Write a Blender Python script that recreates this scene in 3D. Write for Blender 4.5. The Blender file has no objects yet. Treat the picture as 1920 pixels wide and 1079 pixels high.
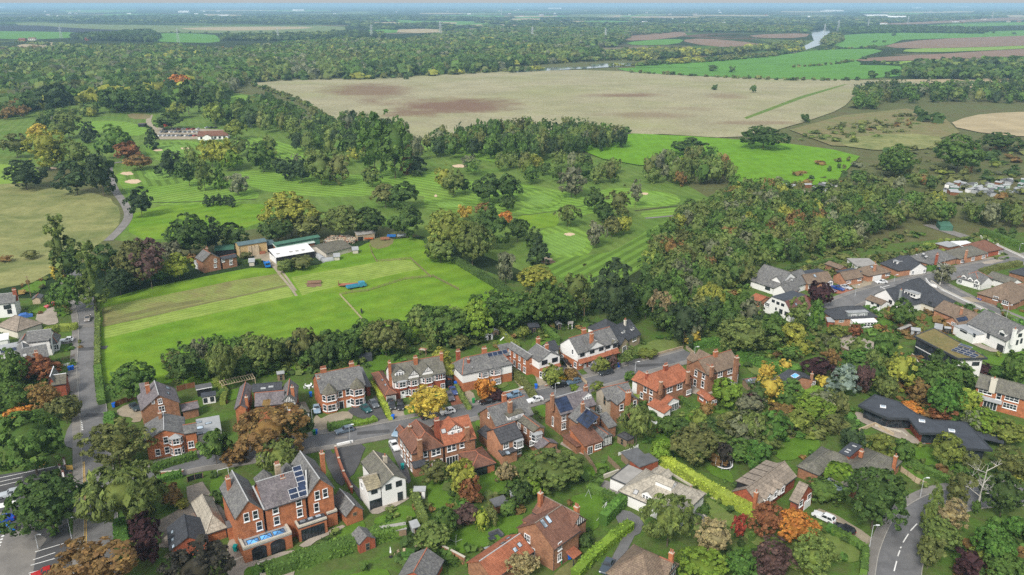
import bpy,bmesh,math,random
import numpy as np
from mathutils import Vector,Matrix
R=random.Random(7)
rng=np.random.default_rng(11)
sc=bpy.context.scene
COL=sc.collection
# ---------------------------------------------------------------- camera, sky, sun, exposure
CAM_H=102.0
FOC=1493.0
PITCH=math.atan(533/FOC)
cam_d=bpy.data.cameras.new('camera')
cam_d.sensor_width=36.0
cam_d.lens=36.0*FOC/1920
cam_d.clip_start=.5
cam_d.clip_end=60000
cam=bpy.data.objects.new('camera',cam_d)
COL.objects.link(cam)
cam.location=(0,0,CAM_H)
cam.rotation_euler=(math.pi/2-PITCH,0,0)
sc.camera=cam
SUN_EL,SUN_ROT=math.radians(42),math.radians(205)     # sun behind the camera to the left
world=bpy.data.worlds.new('World')
sc.world=world
world.use_nodes=True
wn=world.node_tree
bg=wn.nodes['Background']
skyt=wn.nodes.new('ShaderNodeTexSky')
skyt.sky_type='NISHITA'
skyt.sun_disc=False
skyt.sun_elevation=SUN_EL
skyt.sun_rotation=SUN_ROT
skyt.dust_density=3.0
skyt.altitude=100
hs=wn.nodes.new('ShaderNodeHueSaturation')
hs.inputs['Saturation'].default_value=.5
cloud=wn.nodes.new('ShaderNodeMix'); cloud.data_type='RGBA'      # an even, thin cloud sheet over the sky
cloud.inputs[0].default_value=.4
cloud.inputs[7].default_value=(6.0,6.3,6.6,1)
wn.links.new(skyt.outputs[0],hs.inputs['Color'])
wn.links.new(hs.outputs[0],cloud.inputs[6])
wn.links.new(cloud.outputs[2],bg.inputs['Color'])
bg.inputs['Strength'].default_value=.078
sun_d=bpy.data.lights.new('sun','SUN')
sun_d.energy=1.5
sun_d.angle=math.radians(12)
sun_d.color=(1.0,.96,.9)
sun=bpy.data.objects.new('sun',sun_d)
COL.objects.link(sun)
sd=Vector((math.sin(SUN_ROT)*math.cos(SUN_EL),math.cos(SUN_ROT)*math.cos(SUN_EL),math.sin(SUN_EL)))
sun.rotation_euler=sd.to_track_quat('Z','Y').to_euler()
sun.location=(-200,-200,400)
sc.view_settings.view_transform='Standard'
sc.view_settings.look='None'
sc.view_settings.gamma=1.0
sc.view_settings.use_curve_mapping=False
sc.view_settings.exposure=1.14
sc.render.engine='CYCLES'
cy=sc.cycles
cy.use_denoising=False
cy.max_bounces=5
cy.diffuse_bounces=2
cy.glossy_bounces=2
cy.transmission_bounces=2
cy.volume_bounces=1
cy.transparent_max_bounces=4
cy.caustics_reflective=cy.caustics_refractive=False
cy.use_adaptive_sampling=False
# ---------------------------------------------------------------- helpers
_c,_s=math.cos(PITCH),math.sin(PITCH)
def ray(px,py):
 x=(px-960)/FOC; y=(539.5-py)/FOC
 return Vector((x,_c+y*_s,-_s+y*_c))
def P(px,py,z=.0):
 d=ray(px,py)
 t=(z-CAM_H)/d.z
 return Vector((d.x*t,d.y*t,z))
def dist_px(v):                       # photo pixels per metre at a place
 return FOC/(v[1]*_c+(CAM_H-v[2])*_s)
def tag(o,label=None,cat=None,group=None,kind=None):
 if label:o['label']=label
 if cat:o['category']=cat
 if group:o['group']=group
 if kind:o['kind']=kind
 return o
def empty(name,loc=(0,0,0),rz=.0,parent=None):
 o=bpy.data.objects.new(name,None)
 o.empty_display_size=.3
 o.location=loc; o.rotation_euler=(0,0,rz)
 COL.objects.link(o)
 if parent:o.parent=parent
 return o
def obj(name,me,parent=None,loc=None,rot=None,scale=None,color=None):
 o=bpy.data.objects.new(name,me)
 COL.objects.link(o)
 if parent:o.parent=parent
 if loc is not None:o.location=loc
 if rot is not None:o.rotation_euler=rot
 if scale is not None:o.scale=scale
 if color is not None:o.color=(*color[:3],1)
 return o
class MB:
 def __init__(s):s.v=[]; s.f=[]; s.m=[]; s.uv=[]
 def poly(s,pts,mi=0,uv=None):
  n=len(s.v); s.v+=[tuple(p) for p in pts]
  s.f.append(tuple(range(n,n+len(pts)))); s.m.append(mi)
  s.uv+=uv if uv else [(0,0)]*len(pts)
 def box(s,x0,x1,y0,y1,z0,z1,mi=0,M=None,cap=(1,1)):
  c=[(x0,y0,z0),(x1,y0,z0),(x1,y1,z0),(x0,y1,z0),(x0,y0,z1),(x1,y0,z1),(x1,y1,z1),(x0,y1,z1)]
  if M is not None:c=[tuple(M @ Vector(p)) for p in c]
  fs=[(0,1,5,4),(1,2,6,5),(2,3,7,6),(3,0,4,7)]
  if cap[1]:fs.append((4,5,6,7))
  if cap[0]:fs.append((3,2,1,0))
  for f in fs:
   q=[c[i] for i in f]
   a=(Vector(q[1])-Vector(q[0])).length; b=(Vector(q[3])-Vector(q[0])).length
   s.poly(q,mi,[(0,0),(a,0),(a,b),(0,b)])
 def bar(s,a,b,w,h=None,mi=0):
  a=Vector(a); b=Vector(b); d=b-a; L=d.length
  if L<1e-6:return
  M=Matrix.Translation(a) @ d.to_track_quat('X','Z').to_matrix().to_4x4()
  h=h or w
  s.box(0,L,-w/2,w/2,-h/2,h/2,mi,M)
 def tube(s,a,b,r0,r1=None,n=6,mi=0,caps=True):
  a=Vector(a); b=Vector(b); d=b-a
  if d.length<1e-6:return
  r1=r0 if r1 is None else r1
  q=d.to_track_quat('Z','Y').to_matrix()
  A=[]; B=[]
  for i in range(n):
   t=2*math.pi*i/n
   e=q @ Vector((math.cos(t),math.sin(t),0))
   A.append(a+e*r0); B.append(b+e*r1)
  for i in range(n):
   j=(i+1) % n
   s.poly([A[i],A[j],B[j],B[i]],mi)
  if caps:
   s.poly(A[::-1],mi); s.poly(B,mi)
 def prism(s,outline,z0,z1,mi=0,mtop=None,mbot=True):
  n=len(outline)
  for i in range(n):
   a=outline[i]; b=outline[(i+1) % n]
   L=math.hypot(b[0]-a[0],b[1]-a[1])
   s.poly([(a[0],a[1],z0),(b[0],b[1],z0),(b[0],b[1],z1),(a[0],a[1],z1)],mi,[(0,z0),(L,z0),(L,z1),(0,z1)])
  s.poly([(p[0],p[1],z1) for p in outline],mi if mtop is None else mtop,[(p[0],p[1]) for p in outline])
  if mbot:s.poly([(p[0],p[1],z0) for p in outline[::-1]],mi)
 def slab(s,pts,th,mi=0,mside=None):
  pts=[Vector(p) for p in pts]
  e=(pts[1]-pts[0]); e.z=0
  e=e.normalized() if e.length>1e-6 else Vector((1,0,0))
  n=Vector((0,0,0))
  for i in range(1,len(pts)-1):n+=(pts[i]-pts[0]).cross(pts[i+1]-pts[0])
  n.normalize()
  up=n.cross(e)
  uv=[((p-pts[0]).dot(e),(p-pts[0]).dot(up)) for p in pts]
  s.poly(pts,mi,uv)
  lo=[p-Vector((0,0,th)) for p in pts]
  s.poly(lo[::-1],mi if mside is None else mside)
  for i in range(len(pts)):
   j=(i+1) % len(pts)
   s.poly([lo[i],lo[j],pts[j],pts[i]],mi if mside is None else mside)
 def mesh(s,name,mats,smooth=False):
  me=bpy.data.meshes.new(name)
  me.from_pydata(s.v,[],s.f)
  for m in (mats if isinstance(mats,(list,tuple)) else [mats]):me.materials.append(m)
  if s.f:
   me.polygons.foreach_set('material_index',s.m)
   ul=me.uv_layers.new(name='UVMap')
   ul.data.foreach_set('uv',[c for t in s.uv for c in t])
   if smooth:me.polygons.foreach_set('use_smooth',[True]*len(s.f))
  me.update()
  return me
 def build(s,name,mats,parent=None,smooth=False,**k):
  return obj(name,s.mesh(name,mats,smooth),parent,**k)
# ---------------------------------------------------------------- materials
class NT:
 def __init__(s,name):
  s.m=bpy.data.materials.new(name); s.m.use_nodes=True
  s.t=s.m.node_tree; s.b=s.t.nodes['Principled BSDF']
  s.b.inputs['Roughness'].default_value=.8
  s.b.inputs['Specular IOR Level'].default_value=.25
 def n(s,typ,**k):
  n=s.t.nodes.new('ShaderNode'+typ)
  for a,b in k.items():setattr(n,a,b)
  return n
 def l(s,a,b):s.t.links.new(a,b)
 def pos(s):
  return s.n('NewGeometry').outputs['Position']
 def noise(s,vec,scale,detail=4,rough=.6,dist=.0):
  n=s.n('TexNoise'); n.inputs['Scale'].default_value=scale
  n.inputs['Detail'].default_value=detail; n.inputs['Roughness'].default_value=rough
  n.inputs['Distortion'].default_value=dist
  if vec is not None:s.l(vec,n.inputs['Vector'])
  return n.outputs['Fac']
 def ramp(s,fac,stops,interp='LINEAR'):
  r=s.n('ValToRGB'); cr=r.color_ramp; cr.interpolation=interp
  while len(cr.elements)<len(stops):cr.elements.new(.5)
  for e,(p,c) in zip(cr.elements,stops):
   e.position=p; e.color=(*c,1) if len(c)==3 else c
  s.l(fac,r.inputs[0])
  return r.outputs[0]
 def mix(s,fac,a,b,mode='MIX'):
  x=s.n('Mix',data_type='RGBA',blend_type=mode)
  for sock,val in ((x.inputs[0],fac),(x.inputs[6],a),(x.inputs[7],b)):
   if isinstance(val,(int,float)):sock.default_value=val
   elif isinstance(val,tuple):sock.default_value=(*val[:3],1)
   else:s.l(val,sock)
  return x.outputs[2]
 def math(s,op,a,b=None,clamp=False):
  x=s.n('Math',operation=op,use_clamp=clamp)
  for sock,val in ((x.inputs[0],a),(x.inputs[1],b)):
   if val is None:continue
   if isinstance(val,(int,float)):sock.default_value=val
   else:s.l(val,sock)
  return x.outputs[0]
 def bump(s,h,strength=.4,dist=.1):
  b=s.n('Bump'); b.inputs['Strength'].default_value=strength; b.inputs['Distance'].default_value=dist
  s.l(h,b.inputs['Height']); s.l(b.outputs[0],s.b.inputs['Normal'])
 def col(s,c):
  if isinstance(c,tuple):s.b.inputs['Base Color'].default_value=(*c[:3],1)
  else:s.l(c,s.b.inputs['Base Color'])
  return s
 def rough(s,r):s.b.inputs['Roughness'].default_value=r; return s
def sc_(c,k):return tuple(x*k for x in c)
def M_plain(name,c,rough=.7,var=.12,scale=.8,metal=.0,spec=.25):
 t=NT(name)
 f=t.noise(t.pos(),scale,5)
 t.col(t.ramp(f,[(.25,sc_(c,1-var)),(.75,sc_(c,1+var))])).rough(rough)
 t.b.inputs['Metallic'].default_value=metal
 t.b.inputs['Specular IOR Level'].default_value=spec
 return t.m
def M_brick(name,c1,c2,mortar):
 t=NT(name)
 uv=t.n('UVMap').outputs[0]
 b=t.n('TexBrick'); t.l(uv,b.inputs['Vector'])
 b.inputs['Scale'].default_value=1.0
 b.inputs['Brick Width'].default_value=.46; b.inputs['Row Height'].default_value=.15
 b.inputs['Mortar Size'].default_value=.012
 b.inputs['Color1'].default_value=(*c1,1); b.inputs['Color2'].default_value=(*c2,1)
 b.inputs['Mortar'].default_value=(*mortar,1)
 f=t.noise(t.pos(),.7,6,.7)
 w=t.ramp(f,[(.3,(.62,.6,.6)),(.5,(1,1,1)),(.72,(1.25,1.2,1.12))])
 f2=t.noise(t.pos(),5.0,3,.6)
 w2=t.ramp(f2,[(.3,(.72,.7,.7)),(.7,(1.25,1.22,1.2))])
 t.col(t.mix(1.0,t.mix(1.0,b.outputs[0],w,'MULTIPLY'),w2,'MULTIPLY')).rough(.9)
 t.bump(b.outputs[1],.3,-.01)
 return t.m
def M_roof(name,c1,c2,row=.3,wid=.3,moss=None,mossamt=.5,joint=.55,big=.3):
 t=NT(name)
 uv=t.n('UVMap').outputs[0]
 b=t.n('TexBrick'); t.l(uv,b.inputs['Vector'])
 b.inputs['Scale'].default_value=1.0; b.inputs['Brick Width'].default_value=wid
 b.inputs['Row Height'].default_value=row; b.inputs['Mortar Size'].default_value=.03
 b.inputs['Color1'].default_value=(*c1,1); b.inputs['Color2'].default_value=(*c2,1)
 b.inputs['Mortar'].default_value=(*sc_(c1,joint),1)
 f=t.noise(t.pos(),.45,7,.72,.6)
 w=t.ramp(f,[(.28,(1-big,)*3),(.5,(1,1,1)),(.75,(1+big,)*3)])
 mp=t.n('Mapping'); t.l(uv,mp.inputs[0]); mp.inputs['Scale'].default_value=(1.6,.14,1)
 f3=t.noise(mp.outputs[0],1.4,5,.7)                  # weather streaks run down the slope
 w3=t.ramp(f3,[(.3,(.78,.78,.78)),(.7,(1.18,1.17,1.15))])
 f4=t.noise(t.pos(),2.6,4,.7)
 w4=t.ramp(f4,[(.3,(.7,)*3),(.7,(1.3,)*3)])
 c=t.mix(1.0,t.mix(1.0,t.mix(1.0,b.outputs[0],w,'MULTIPLY'),w3,'MULTIPLY'),w4,'MULTIPLY')
 if moss:
  mf=t.ramp(t.noise(t.pos(),1.3,6,.75),[(.5,(0,0,0)),(.68,(1,1,1))])
  c=t.mix(t.math('MULTIPLY',mf,mossamt),c,moss)
 t.col(c).rough(.75)
 t.bump(t.math('ADD',b.outputs[1],t.math('MULTIPLY',f4,-.6)),.5,-.03)
 return t.m
def M_grass(name,c1,c2,c3=None,scale=.25,stripe=None,amount=.35,fine=1.0,bump=.5):
 t=NT(name)
 p=t.pos()
 f=t.noise(p,1.7*fine,6,.75)
 c=t.ramp(f,[(.3,c1),(.7,c2)])
 if c3:
  g=t.ramp(t.noise(p,scale*.1,6,.65,.8),[(.4,(0,0,0)),(.65,(1,1,1))])
  c=t.mix(t.math('MULTIPLY',g,amount),c,c3)
 big=t.ramp(t.noise(p,scale*.35,5,.65),[(.3,(.82,)*3),(.7,(1.16,)*3)])
 c=t.mix(1.0,c,big,'MULTIPLY')
 if stripe:
  uv=t.n('UVMap').outputs[0]
  wv=t.n('TexWave',wave_type='BANDS',bands_direction='X',wave_profile='SIN')
  wv.inputs['Scale'].default_value=.314/stripe[0]      # one light and one dark band per 2 * width
  wv.inputs['Distortion'].default_value=.6
  wv.inputs['Detail'].default_value=1.0
  wv.inputs['Detail Scale'].default_value=.2
  t.l(uv,wv.inputs['Vector'])
  k=stripe[1]
  c=t.mix(1.0,c,t.ramp(wv.outputs['Fac'],[(.35,(1-k,)*3),(.65,(1+k,)*3)]),'MULTIPLY')
 t.col(c).rough(.95)
 t.b.inputs['Specular IOR Level'].default_value=.1
 if bump:t.bump(f,bump,.25)
 return t.m
def M_asph(name,c,var=.2,patch=True):
 t=NT(name); p=t.pos()
 f=t.noise(p,6.0,4,.7); g=t.noise(p,.22,5,.65,.4)
 a=t.ramp(f,[(.3,sc_(c,1-var)),(.7,sc_(c,1+var))])
 b=t.ramp(g,[(.35,(.78,)*3),(.55,(1.02,)*3),(.72,(1.22,1.2,1.17))])
 t.col(t.mix(1.0,a,b,'MULTIPLY')).rough(.85)
 t.bump(f,.2,.02)
 return t.m
def M_leaf(name,attr=None,trans=.42):
 soft=attr is not None
 t=NT(name)
 if attr:
  a=t.n('Attribute',attribute_name=attr).outputs['Color']
 else:
  a=t.n('ObjectInfo').outputs['Color']
 g=t.n('NewGeometry')
 rnd=g.outputs['Random Per Island']
 lum=t.ramp(rnd,[(.0,(.72,.74,.72)),(.5,(.97,.97,.95)),(1.0,(1.3,1.26,1.1))] if soft else [(.0,(.62,.64,.62)),(.5,(.94,.94,.93)),(.85,(1.2,1.18,1.08)),(1.0,(1.6,1.5,1.15))])
 tc=t.n('TexCoord').outputs['Object'] if not attr else t.pos()
 f=t.noise(tc,3.2 if not attr else .15,4,.65)
 hue=t.n('HueSaturation')
 t.l(t.math('ADD',t.math('MULTIPLY',f,.07),.465),hue.inputs['Hue'])
 hue.inputs['Saturation'].default_value=.98
 t.l(t.math('ADD',t.math('MULTIPLY',f,1.3),1.22),hue.inputs['Value'])
 t.l(t.mix(1.0,a,lum,'MULTIPLY'),hue.inputs['Color'])
 c=hue.outputs[0]
 t.col(c).rough(.7)
 t.b.inputs['Specular IOR Level'].default_value=.22
 tr=t.n('BsdfTranslucent'); t.l(c,tr.inputs['Color'])
 mx=t.n('MixShader'); mx.inputs[0].default_value=trans
 t.l(t.b.outputs[0],mx.inputs[1]); t.l(tr.outputs[0],mx.inputs[2])
 t.l(mx.outputs[0],t.t.nodes['Material Output'].inputs['Surface'])
 return t.m
def M_paint(name):
 t=NT(name)
 t.l(t.n('ObjectInfo').outputs['Color'],t.b.inputs['Base Color'])
 t.b.inputs['Roughness'].default_value=.28
 t.b.inputs['Specular IOR Level'].default_value=.5
 t.b.inputs['Coat Weight'].default_value=.4
 return t.m
def M_objcol(name,rough=.7,var=.15,scale=2.0):
 t=NT(name)
 f=t.noise(t.pos(),scale,4)
 t.col(t.mix(1.0,t.n('ObjectInfo').outputs['Color'],t.ramp(f,[(.3,(1-var,)*3),(.7,(1+var,)*3)]),'MULTIPLY')).rough(rough)
 return t.m
def M_glass(name,c=(.02,.025,.03),rough=.08):
 t=NT(name)
 f=t.noise(t.pos(),.6,2)
 t.col(t.ramp(f,[(.35,sc_(c,.6)),(.7,sc_(c,2.2))])).rough(rough)
 t.b.inputs['Specular IOR Level'].default_value=.6
 return t.m
MAT={}
MAT['brick_orange']=M_brick('orange_brick',(.43,.155,.066),(.35,.115,.048),(.4,.21,.12))
MAT['brick_red']=M_brick('red_brick',(.34,.085,.04),(.27,.06,.03),(.3,.15,.1))
MAT['brick_brown']=M_brick('brown_brick',(.34,.165,.088),(.22,.1,.055),(.32,.22,.15))
MAT['brick_buff']=M_brick('buff_brick',(.45,.22,.125),(.36,.165,.09),(.4,.27,.18))
MAT['stone']=M_brick('pale_stone',(.42,.34,.22),(.33,.27,.18),(.3,.26,.2))
MAT['white']=M_plain('white_render',(.78,.77,.74),.85,.05,.5)
MAT['cream']=M_plain('cream_render',(.6,.56,.47),.85,.07,.5)
MAT['pale']=M_plain('weathered_render',(.42,.37,.29),.9,.15,.8)
MAT['upvc']=M_plain('white_frame',(.8,.8,.79),.5,.03)
MAT['dark']=M_plain('dark_grey_metal',(.045,.05,.056),.5,.2)
MAT['black']=M_plain('black_timber',(.018,.018,.02),.7,.3)
MAT['greyclad']=M_plain('grey_cladding',(.26,.28,.27),.7,.1)
MAT['wood']=M_plain('weathered_wood',(.24,.17,.11),.9,.25,1.5)
MAT['woodred']=M_plain('brown_stained_wood',(.2,.085,.04),.9,.25,1.5)
MAT['woodpale']=M_plain('pale_wood',(.5,.4,.27),.9,.2,1.5)
MAT['terr']=M_plain('terracotta',(.34,.13,.075),.85,.2,3)
MAT['lead']=M_plain('lead_flashing',(.42,.42,.41),.6,.15,2)
MAT['concrete']=M_plain('concrete_coping',(.5,.46,.38),.9,.15,1.2)
MAT['glass']=M_glass('window_glass')
MAT['skyglass']=M_glass('roof_glass',(.25,.3,.34),.15)
MAT['blueglass']=M_glass('blue_roof_glass',(.10,.3,.6),.1)
MAT['solar']=M_glass('solar_cell',(.012,.02,.045),.12)
MAT['green_door']=M_plain('grey_garage_door',(.3,.32,.3),.6,.05)
MAT['blue_door']=M_plain('blue_door_paint',(.02,.04,.3),.5,.1)
MAT['slate']=M_roof('grey_slate',(.2,.195,.19),(.13,.13,.13),.25,.3,(.3,.3,.24),.45)
MAT['slate_p']=M_roof('purple_slate',(.2,.175,.18),(.14,.125,.135),.3,.36,(.3,.28,.25),.35)
MAT['slate_d']=M_roof('dark_slate',(.075,.08,.09),(.055,.058,.066),.25,.3,None,0,.6,.2)
MAT['slate_moss']=M_roof('mossy_slate',(.18,.165,.13),(.11,.105,.085),.25,.3,(.2,.2,.11),.6)
MAT['tile_brown']=M_roof('brown_clay_tile',(.235,.115,.075),(.175,.085,.06),.3,.3,(.12,.07,.05),.5)
MAT['tile_red']=M_roof('orange_clay_tile',(.43,.155,.08),(.34,.115,.06),.3,.3,(.28,.13,.08),.4)
MAT['tile_dull']=M_roof('dull_brown_tile',(.24,.175,.125),(.18,.13,.095),.36,.5,(.2,.16,.09),.5,.5)
MAT['tile_conc']=M_roof('grey_brown_concrete_tile',(.29,.24,.19),(.23,.19,.15),.8,1.6,(.2,.17,.13),.3,.42)
MAT['tile_grey']=M_roof('mossy_grey_tile',(.185,.175,.145),(.13,.125,.105),.35,.4,(.17,.17,.1),.6)
MAT['tile_yel']=M_roof('lichen_yellow_tile',(.3,.26,.17),(.2,.175,.12),.5,.7,(.35,.3,.17),.5,.5)
MAT['tile_pale']=M_roof('pale_concrete_tile',(.42,.38,.31),(.35,.32,.26),.8,1.2,(.3,.27,.21),.3,.5)
MAT['tile_black']=M_roof('black_concrete_tile',(.075,.075,.08),(.06,.06,.065),.8,1.2,None,0,.4,.12)
MAT['maroon']=M_roof('maroon_tile',(.2,.09,.075),(.15,.07,.06),.35,.35,None,0,.6)
MAT['felt']=M_plain('grey_roof_felt',(.12,.122,.125),.85,.25,.6)
MAT['felt_d']=M_plain('dark_roof_membrane',(.058,.064,.075),.7,.25,.4)
MAT['felt_l']=M_plain('pale_roof_felt',(.33,.34,.34),.8,.2,.5)
MAT['felt_b']=M_plain('weathered_flat_roof',(.31,.295,.27),.85,.25,.5)
MAT['sedum']=M_grass('sedum_roof',(.16,.125,.05),(.27,.21,.09),(.13,.14,.05),2.5,None,.7)
MAT['sheet_green']=M_plain('green_metal_sheet',(.06,.15,.1),.6,.2,.5)
MAT['sheet_teal']=M_plain('blue_grey_metal_sheet',(.1,.15,.16),.6,.2,.5)
MAT['sheet_pale']=M_plain('pale_corrugated_sheet',(.45,.52,.47),.7,.15,.6)
MAT['sheet_white']=M_plain('white_corrugated_sheet',(.72,.72,.7),.7,.08,.6)
MAT['hay']=M_plain('straw_bale',(.5,.36,.17),.95,.25,2.0)
MAT['bark']=M_plain('bark',(.12,.095,.07),.95,.3,2.0)
MAT['bark_w']=M_plain('white_birch_bark',(.45,.43,.38),.8,.25,2.0)
MAT['leaf']=M_leaf('foliage')
MAT['leaf_far']=M_leaf('wood_foliage','tint',.4)
MAT['paint']=M_paint('car_paint')
MAT['carglass']=M_glass('car_glass',(.02,.024,.028),.06)
MAT['tyre']=M_plain('tyre_rubber',(.02,.02,.02),.9,.1)
MAT['rim']=M_plain('wheel_rim',(.4,.4,.41),.35,.05,1,.8)
MAT['lamp_red']=M_plain('red_lens',(.4,.015,.01),.3,.1)
MAT['lamp_white']=M_plain('clear_lens',(.75,.77,.78),.2,.05)
MAT['objcol']=M_objcol('coloured_surface')
MAT['steel']=M_plain('galvanised_steel',(.45,.47,.48),.5,.1)
MAT['asph']=M_asph('worn_asphalt',(.17,.165,.16))
MAT['asph2']=M_asph('grey_asphalt',(.15,.148,.148))
MAT['asph_d']=M_asph('dark_asphalt',(.085,.083,.083))
MAT['pave']=M_asph('footway_asphalt',(.21,.195,.175))
MAT['gravel']=M_asph('drive_gravel',(.33,.28,.2),.25)
MAT['patio']=M_asph('patio_stone',(.36,.31,.25),.25)
MAT['setts']=M_brick('driveway_setts',(.34,.3,.25),(.26,.23,.19),(.17,.15,.12))
MAT['kerb']=M_plain('kerb_stone',(.34,.32,.28),.9,.2,1.5)
MAT['mark']=M_plain('white_road_paint',(.75,.74,.7),.8,.15,2.5)
MAT['mark_y']=M_plain('yellow_road_paint',(.62,.4,.1),.8,.2,2.5)
MAT['sand']=M_plain('bunker_sand',(.6,.45,.3),.95,.1,.8)
MAT['soil']=M_plain('bare_soil',(.2,.125,.08),.95,.3,.4)
# ---------------------------------------------------------------- ground: one base sheet to the horizon, thin sheets laid on it
LAYER=[.0]; LSTEP=[.002]
def chaikin(pts,it=2,closed=True):
 for _ in range(it):
  q=[]; n=len(pts)
  for i in range(n if closed else n-1):
   a=pts[i]; b=pts[(i+1) % n]
   q+=[a*.75+b*.25,a*.25+b*.75]
  if not closed:q=[pts[0]]+q+[pts[-1]]
  pts=q
 return pts
def densify(pts,jit,step=None):
 out=[]; n=len(pts)
 for i in range(n):
  a=pts[i]; b=pts[(i+1) % n]; L=(b-a).length
  k=max(1,min(24,int(L/(step or 12))))
  for j in range(k):
   p=a.lerp(b,j/k)
   if jit:p=p+Vector((R.uniform(-jit,jit),R.uniform(-jit,jit),0))
   out.append(p)
 return out
def sheet(name,px,mat,z=None,smooth=0,jit=.0,ang=.0,kind='structure',step=None,world_pts=None):
 pts=[Vector((p[0],p[1],0)) for p in world_pts] if world_pts else [P(*p) for p in px]
 if smooth:pts=chaikin(pts,smooth)
 if jit:pts=densify(pts,jit,step)
 if z is None:
  LAYER[0]+=LSTEP[0]; z=LAYER[0]
 a=sum(pts[i].x*pts[(i+1) % len(pts)].y-pts[(i+1) % len(pts)].x*pts[i].y for i in range(len(pts)))
 if a<0:pts=pts[::-1]
 ca,sa=math.cos(ang),math.sin(ang)
 me=bpy.data.meshes.new(name)
 o=Vector((pts[0].x,pts[0].y,z))
 me.from_pydata([(p.x-o.x,p.y-o.y,0) for p in pts],[],[tuple(range(len(pts)))])
 me.materials.append(MAT[mat] if isinstance(mat,str) else mat)
 ul=me.uv_layers.new(name='UVMap')
 ul.data.foreach_set('uv',[c for p in pts for c in (p.x*ca+p.y*sa,-p.x*sa+p.y*ca)])
 return tag(obj(name,me,loc=o),kind=kind)
def px_ang(a,b):
 d=P(*b)-P(*a)
 return math.atan2(d.y,d.x)
def cat_rom(pts,n=8):
 if len(pts)<3:return [pts[0].lerp(pts[-1],i/n) for i in range(n+1)]
 e=[pts[0]*2-pts[1]]+pts+[pts[-1]*2-pts[-2]]
 out=[]
 for i in range(1,len(e)-2):
  for j in range(n):
   t=j/n; a,b,c,d=e[i-1],e[i],e[i+1],e[i+2]
   out.append(.5*((2*b)+(c-a)*t+(2*a-5*b+4*c-d)*t*t+(3*b-a-3*c+d)*t ** 3))
 out.append(pts[-1])
 return out
def line_pts(px,n=8,straight=False,z=0):
 pts=[P(p[0],p[1],z) for p in px]
 return pts if straight else cat_rom(pts,n)
def offset(pts,d):
 out=[]
 for i,p in enumerate(pts):
  a=pts[max(0,i-1)]; b=pts[min(len(pts)-1,i+1)]
  t=(b-a); t.z=0
  t=t.normalized() if t.length>1e-6 else Vector((1,0,0))
  out.append(p+Vector((-t.y,t.x,0))*d)
 return out
def ribbon(name,pts,d0,d1,z,mat,th=.0,kind='structure',label=None,cat=None,parent=None,group=None):
 A=offset(pts,d0); B=offset(pts,d1)
 m=MB(); L=0
 for i in range(len(pts)-1):
  l=(pts[i+1]-pts[i]).length
  q=[A[i],A[i+1],B[i+1],B[i]]
  m.poly([(p.x,p.y,z) for p in q],0,[(L,d0),(L+l,d0),(L+l,d1),(L,d1)])
  if th:
   for a,b in ((A[i],A[i+1]),(B[i+1],B[i])):
    m.poly([(a.x,a.y,z-th),(b.x,b.y,z-th),(b.x,b.y,z),(a.x,a.y,z)],0,[(0,0),(l,0),(l,th),(0,th)])
  L+=l
 if th:
  for a,b in ((B[0],A[0]),(A[-1],B[-1])):
   m.poly([(a.x,a.y,z-th),(b.x,b.y,z-th),(b.x,b.y,z),(a.x,a.y,z)],0)
 o=m.build(name,MAT[mat],parent)
 if not parent:tag(o,label,cat,group,kind)
 return o
# materials of the land
def mat_country():
 t=NT('far_countryside'); p=t.pos()
 v=t.n('TexVoronoi'); v.inputs['Scale'].default_value=.0028; v.inputs['Randomness'].default_value=1.0
 t.l(p,v.inputs['Vector'])
 sep=t.n('SeparateColor'); t.l(v.outputs['Color'],sep.inputs[0])
 fields=t.ramp(sep.outputs[0],[(0,(.03,.05,.02)),(.3,(.045,.065,.025)),(.45,(.08,.14,.03)),(.6,(.1,.13,.04)),
          (.72,(.19,.16,.1)),(.85,(.05,.07,.03)),(.95,(.12,.08,.055))],'CONSTANT')
 w=t.ramp(t.noise(p,.0012,6,.65,.5),[(.46,(0,0,0)),(.52,(1,1,1))])
 wood=t.ramp(t.noise(p,.02,6,.75),[(.35,(.018,.03,.014)),(.7,(.06,.075,.03))])
 t.col(t.mix(w,fields,wood)).rough(1.0)
 t.b.inputs['Specular IOR Level'].default_value=.0
 return t.m
MAT['country']=mat_country()
MAT['garden']=M_grass('garden_ground',(.055,.115,.018),(.105,.18,.03),(.1,.1,.04),2.2,None,.7)
MAT['lawn']=M_grass('lawn_grass',(.07,.15,.014),(.115,.215,.024),(.13,.2,.04),1.2,None,.35,2.0)
MAT['lawn_dry']=M_grass('pale_lawn_grass',(.11,.17,.035),(.16,.22,.05),(.2,.2,.08),1.2,None,.5,2.0)
MAT['scrub']=M_grass('scrub_land',(.07,.085,.03),(.14,.16,.055),(.13,.1,.05),.35,None,.55,.4)
MAT['woodfloor']=M_grass('woodland_floor',(.035,.05,.018),(.07,.085,.03),(.09,.07,.04),.5,None,.5,.5)
MAT['pasture']=M_grass('pasture_grass',(.085,.185,.012),(.145,.265,.02),(.2,.29,.028),.4,(9,.05),.6)
MAT['mown']=M_grass('mown_hay_field',(.19,.27,.04),(.29,.36,.085),(.15,.24,.03),.6,(2.2,.1),.6)
MAT['mown_brown']=M_grass('mown_dry_field',(.15,.2,.045),(.27,.3,.085),(.2,.16,.075),.5,(1.8,.13),.85)
MAT['mown_line']=M_grass('trodden_grass',(.13,.14,.045),(.2,.19,.075),None,.6)
MAT['straw']=M_grass('straw_meadow',(.19,.2,.065),(.31,.3,.125),(.13,.16,.05),.5,None,.9,.5)
MAT['rushes']=M_grass('rough_brown_grass',(.16,.135,.06),(.25,.21,.1),(.15,.18,.06),.4,None,.7,.5)
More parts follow.
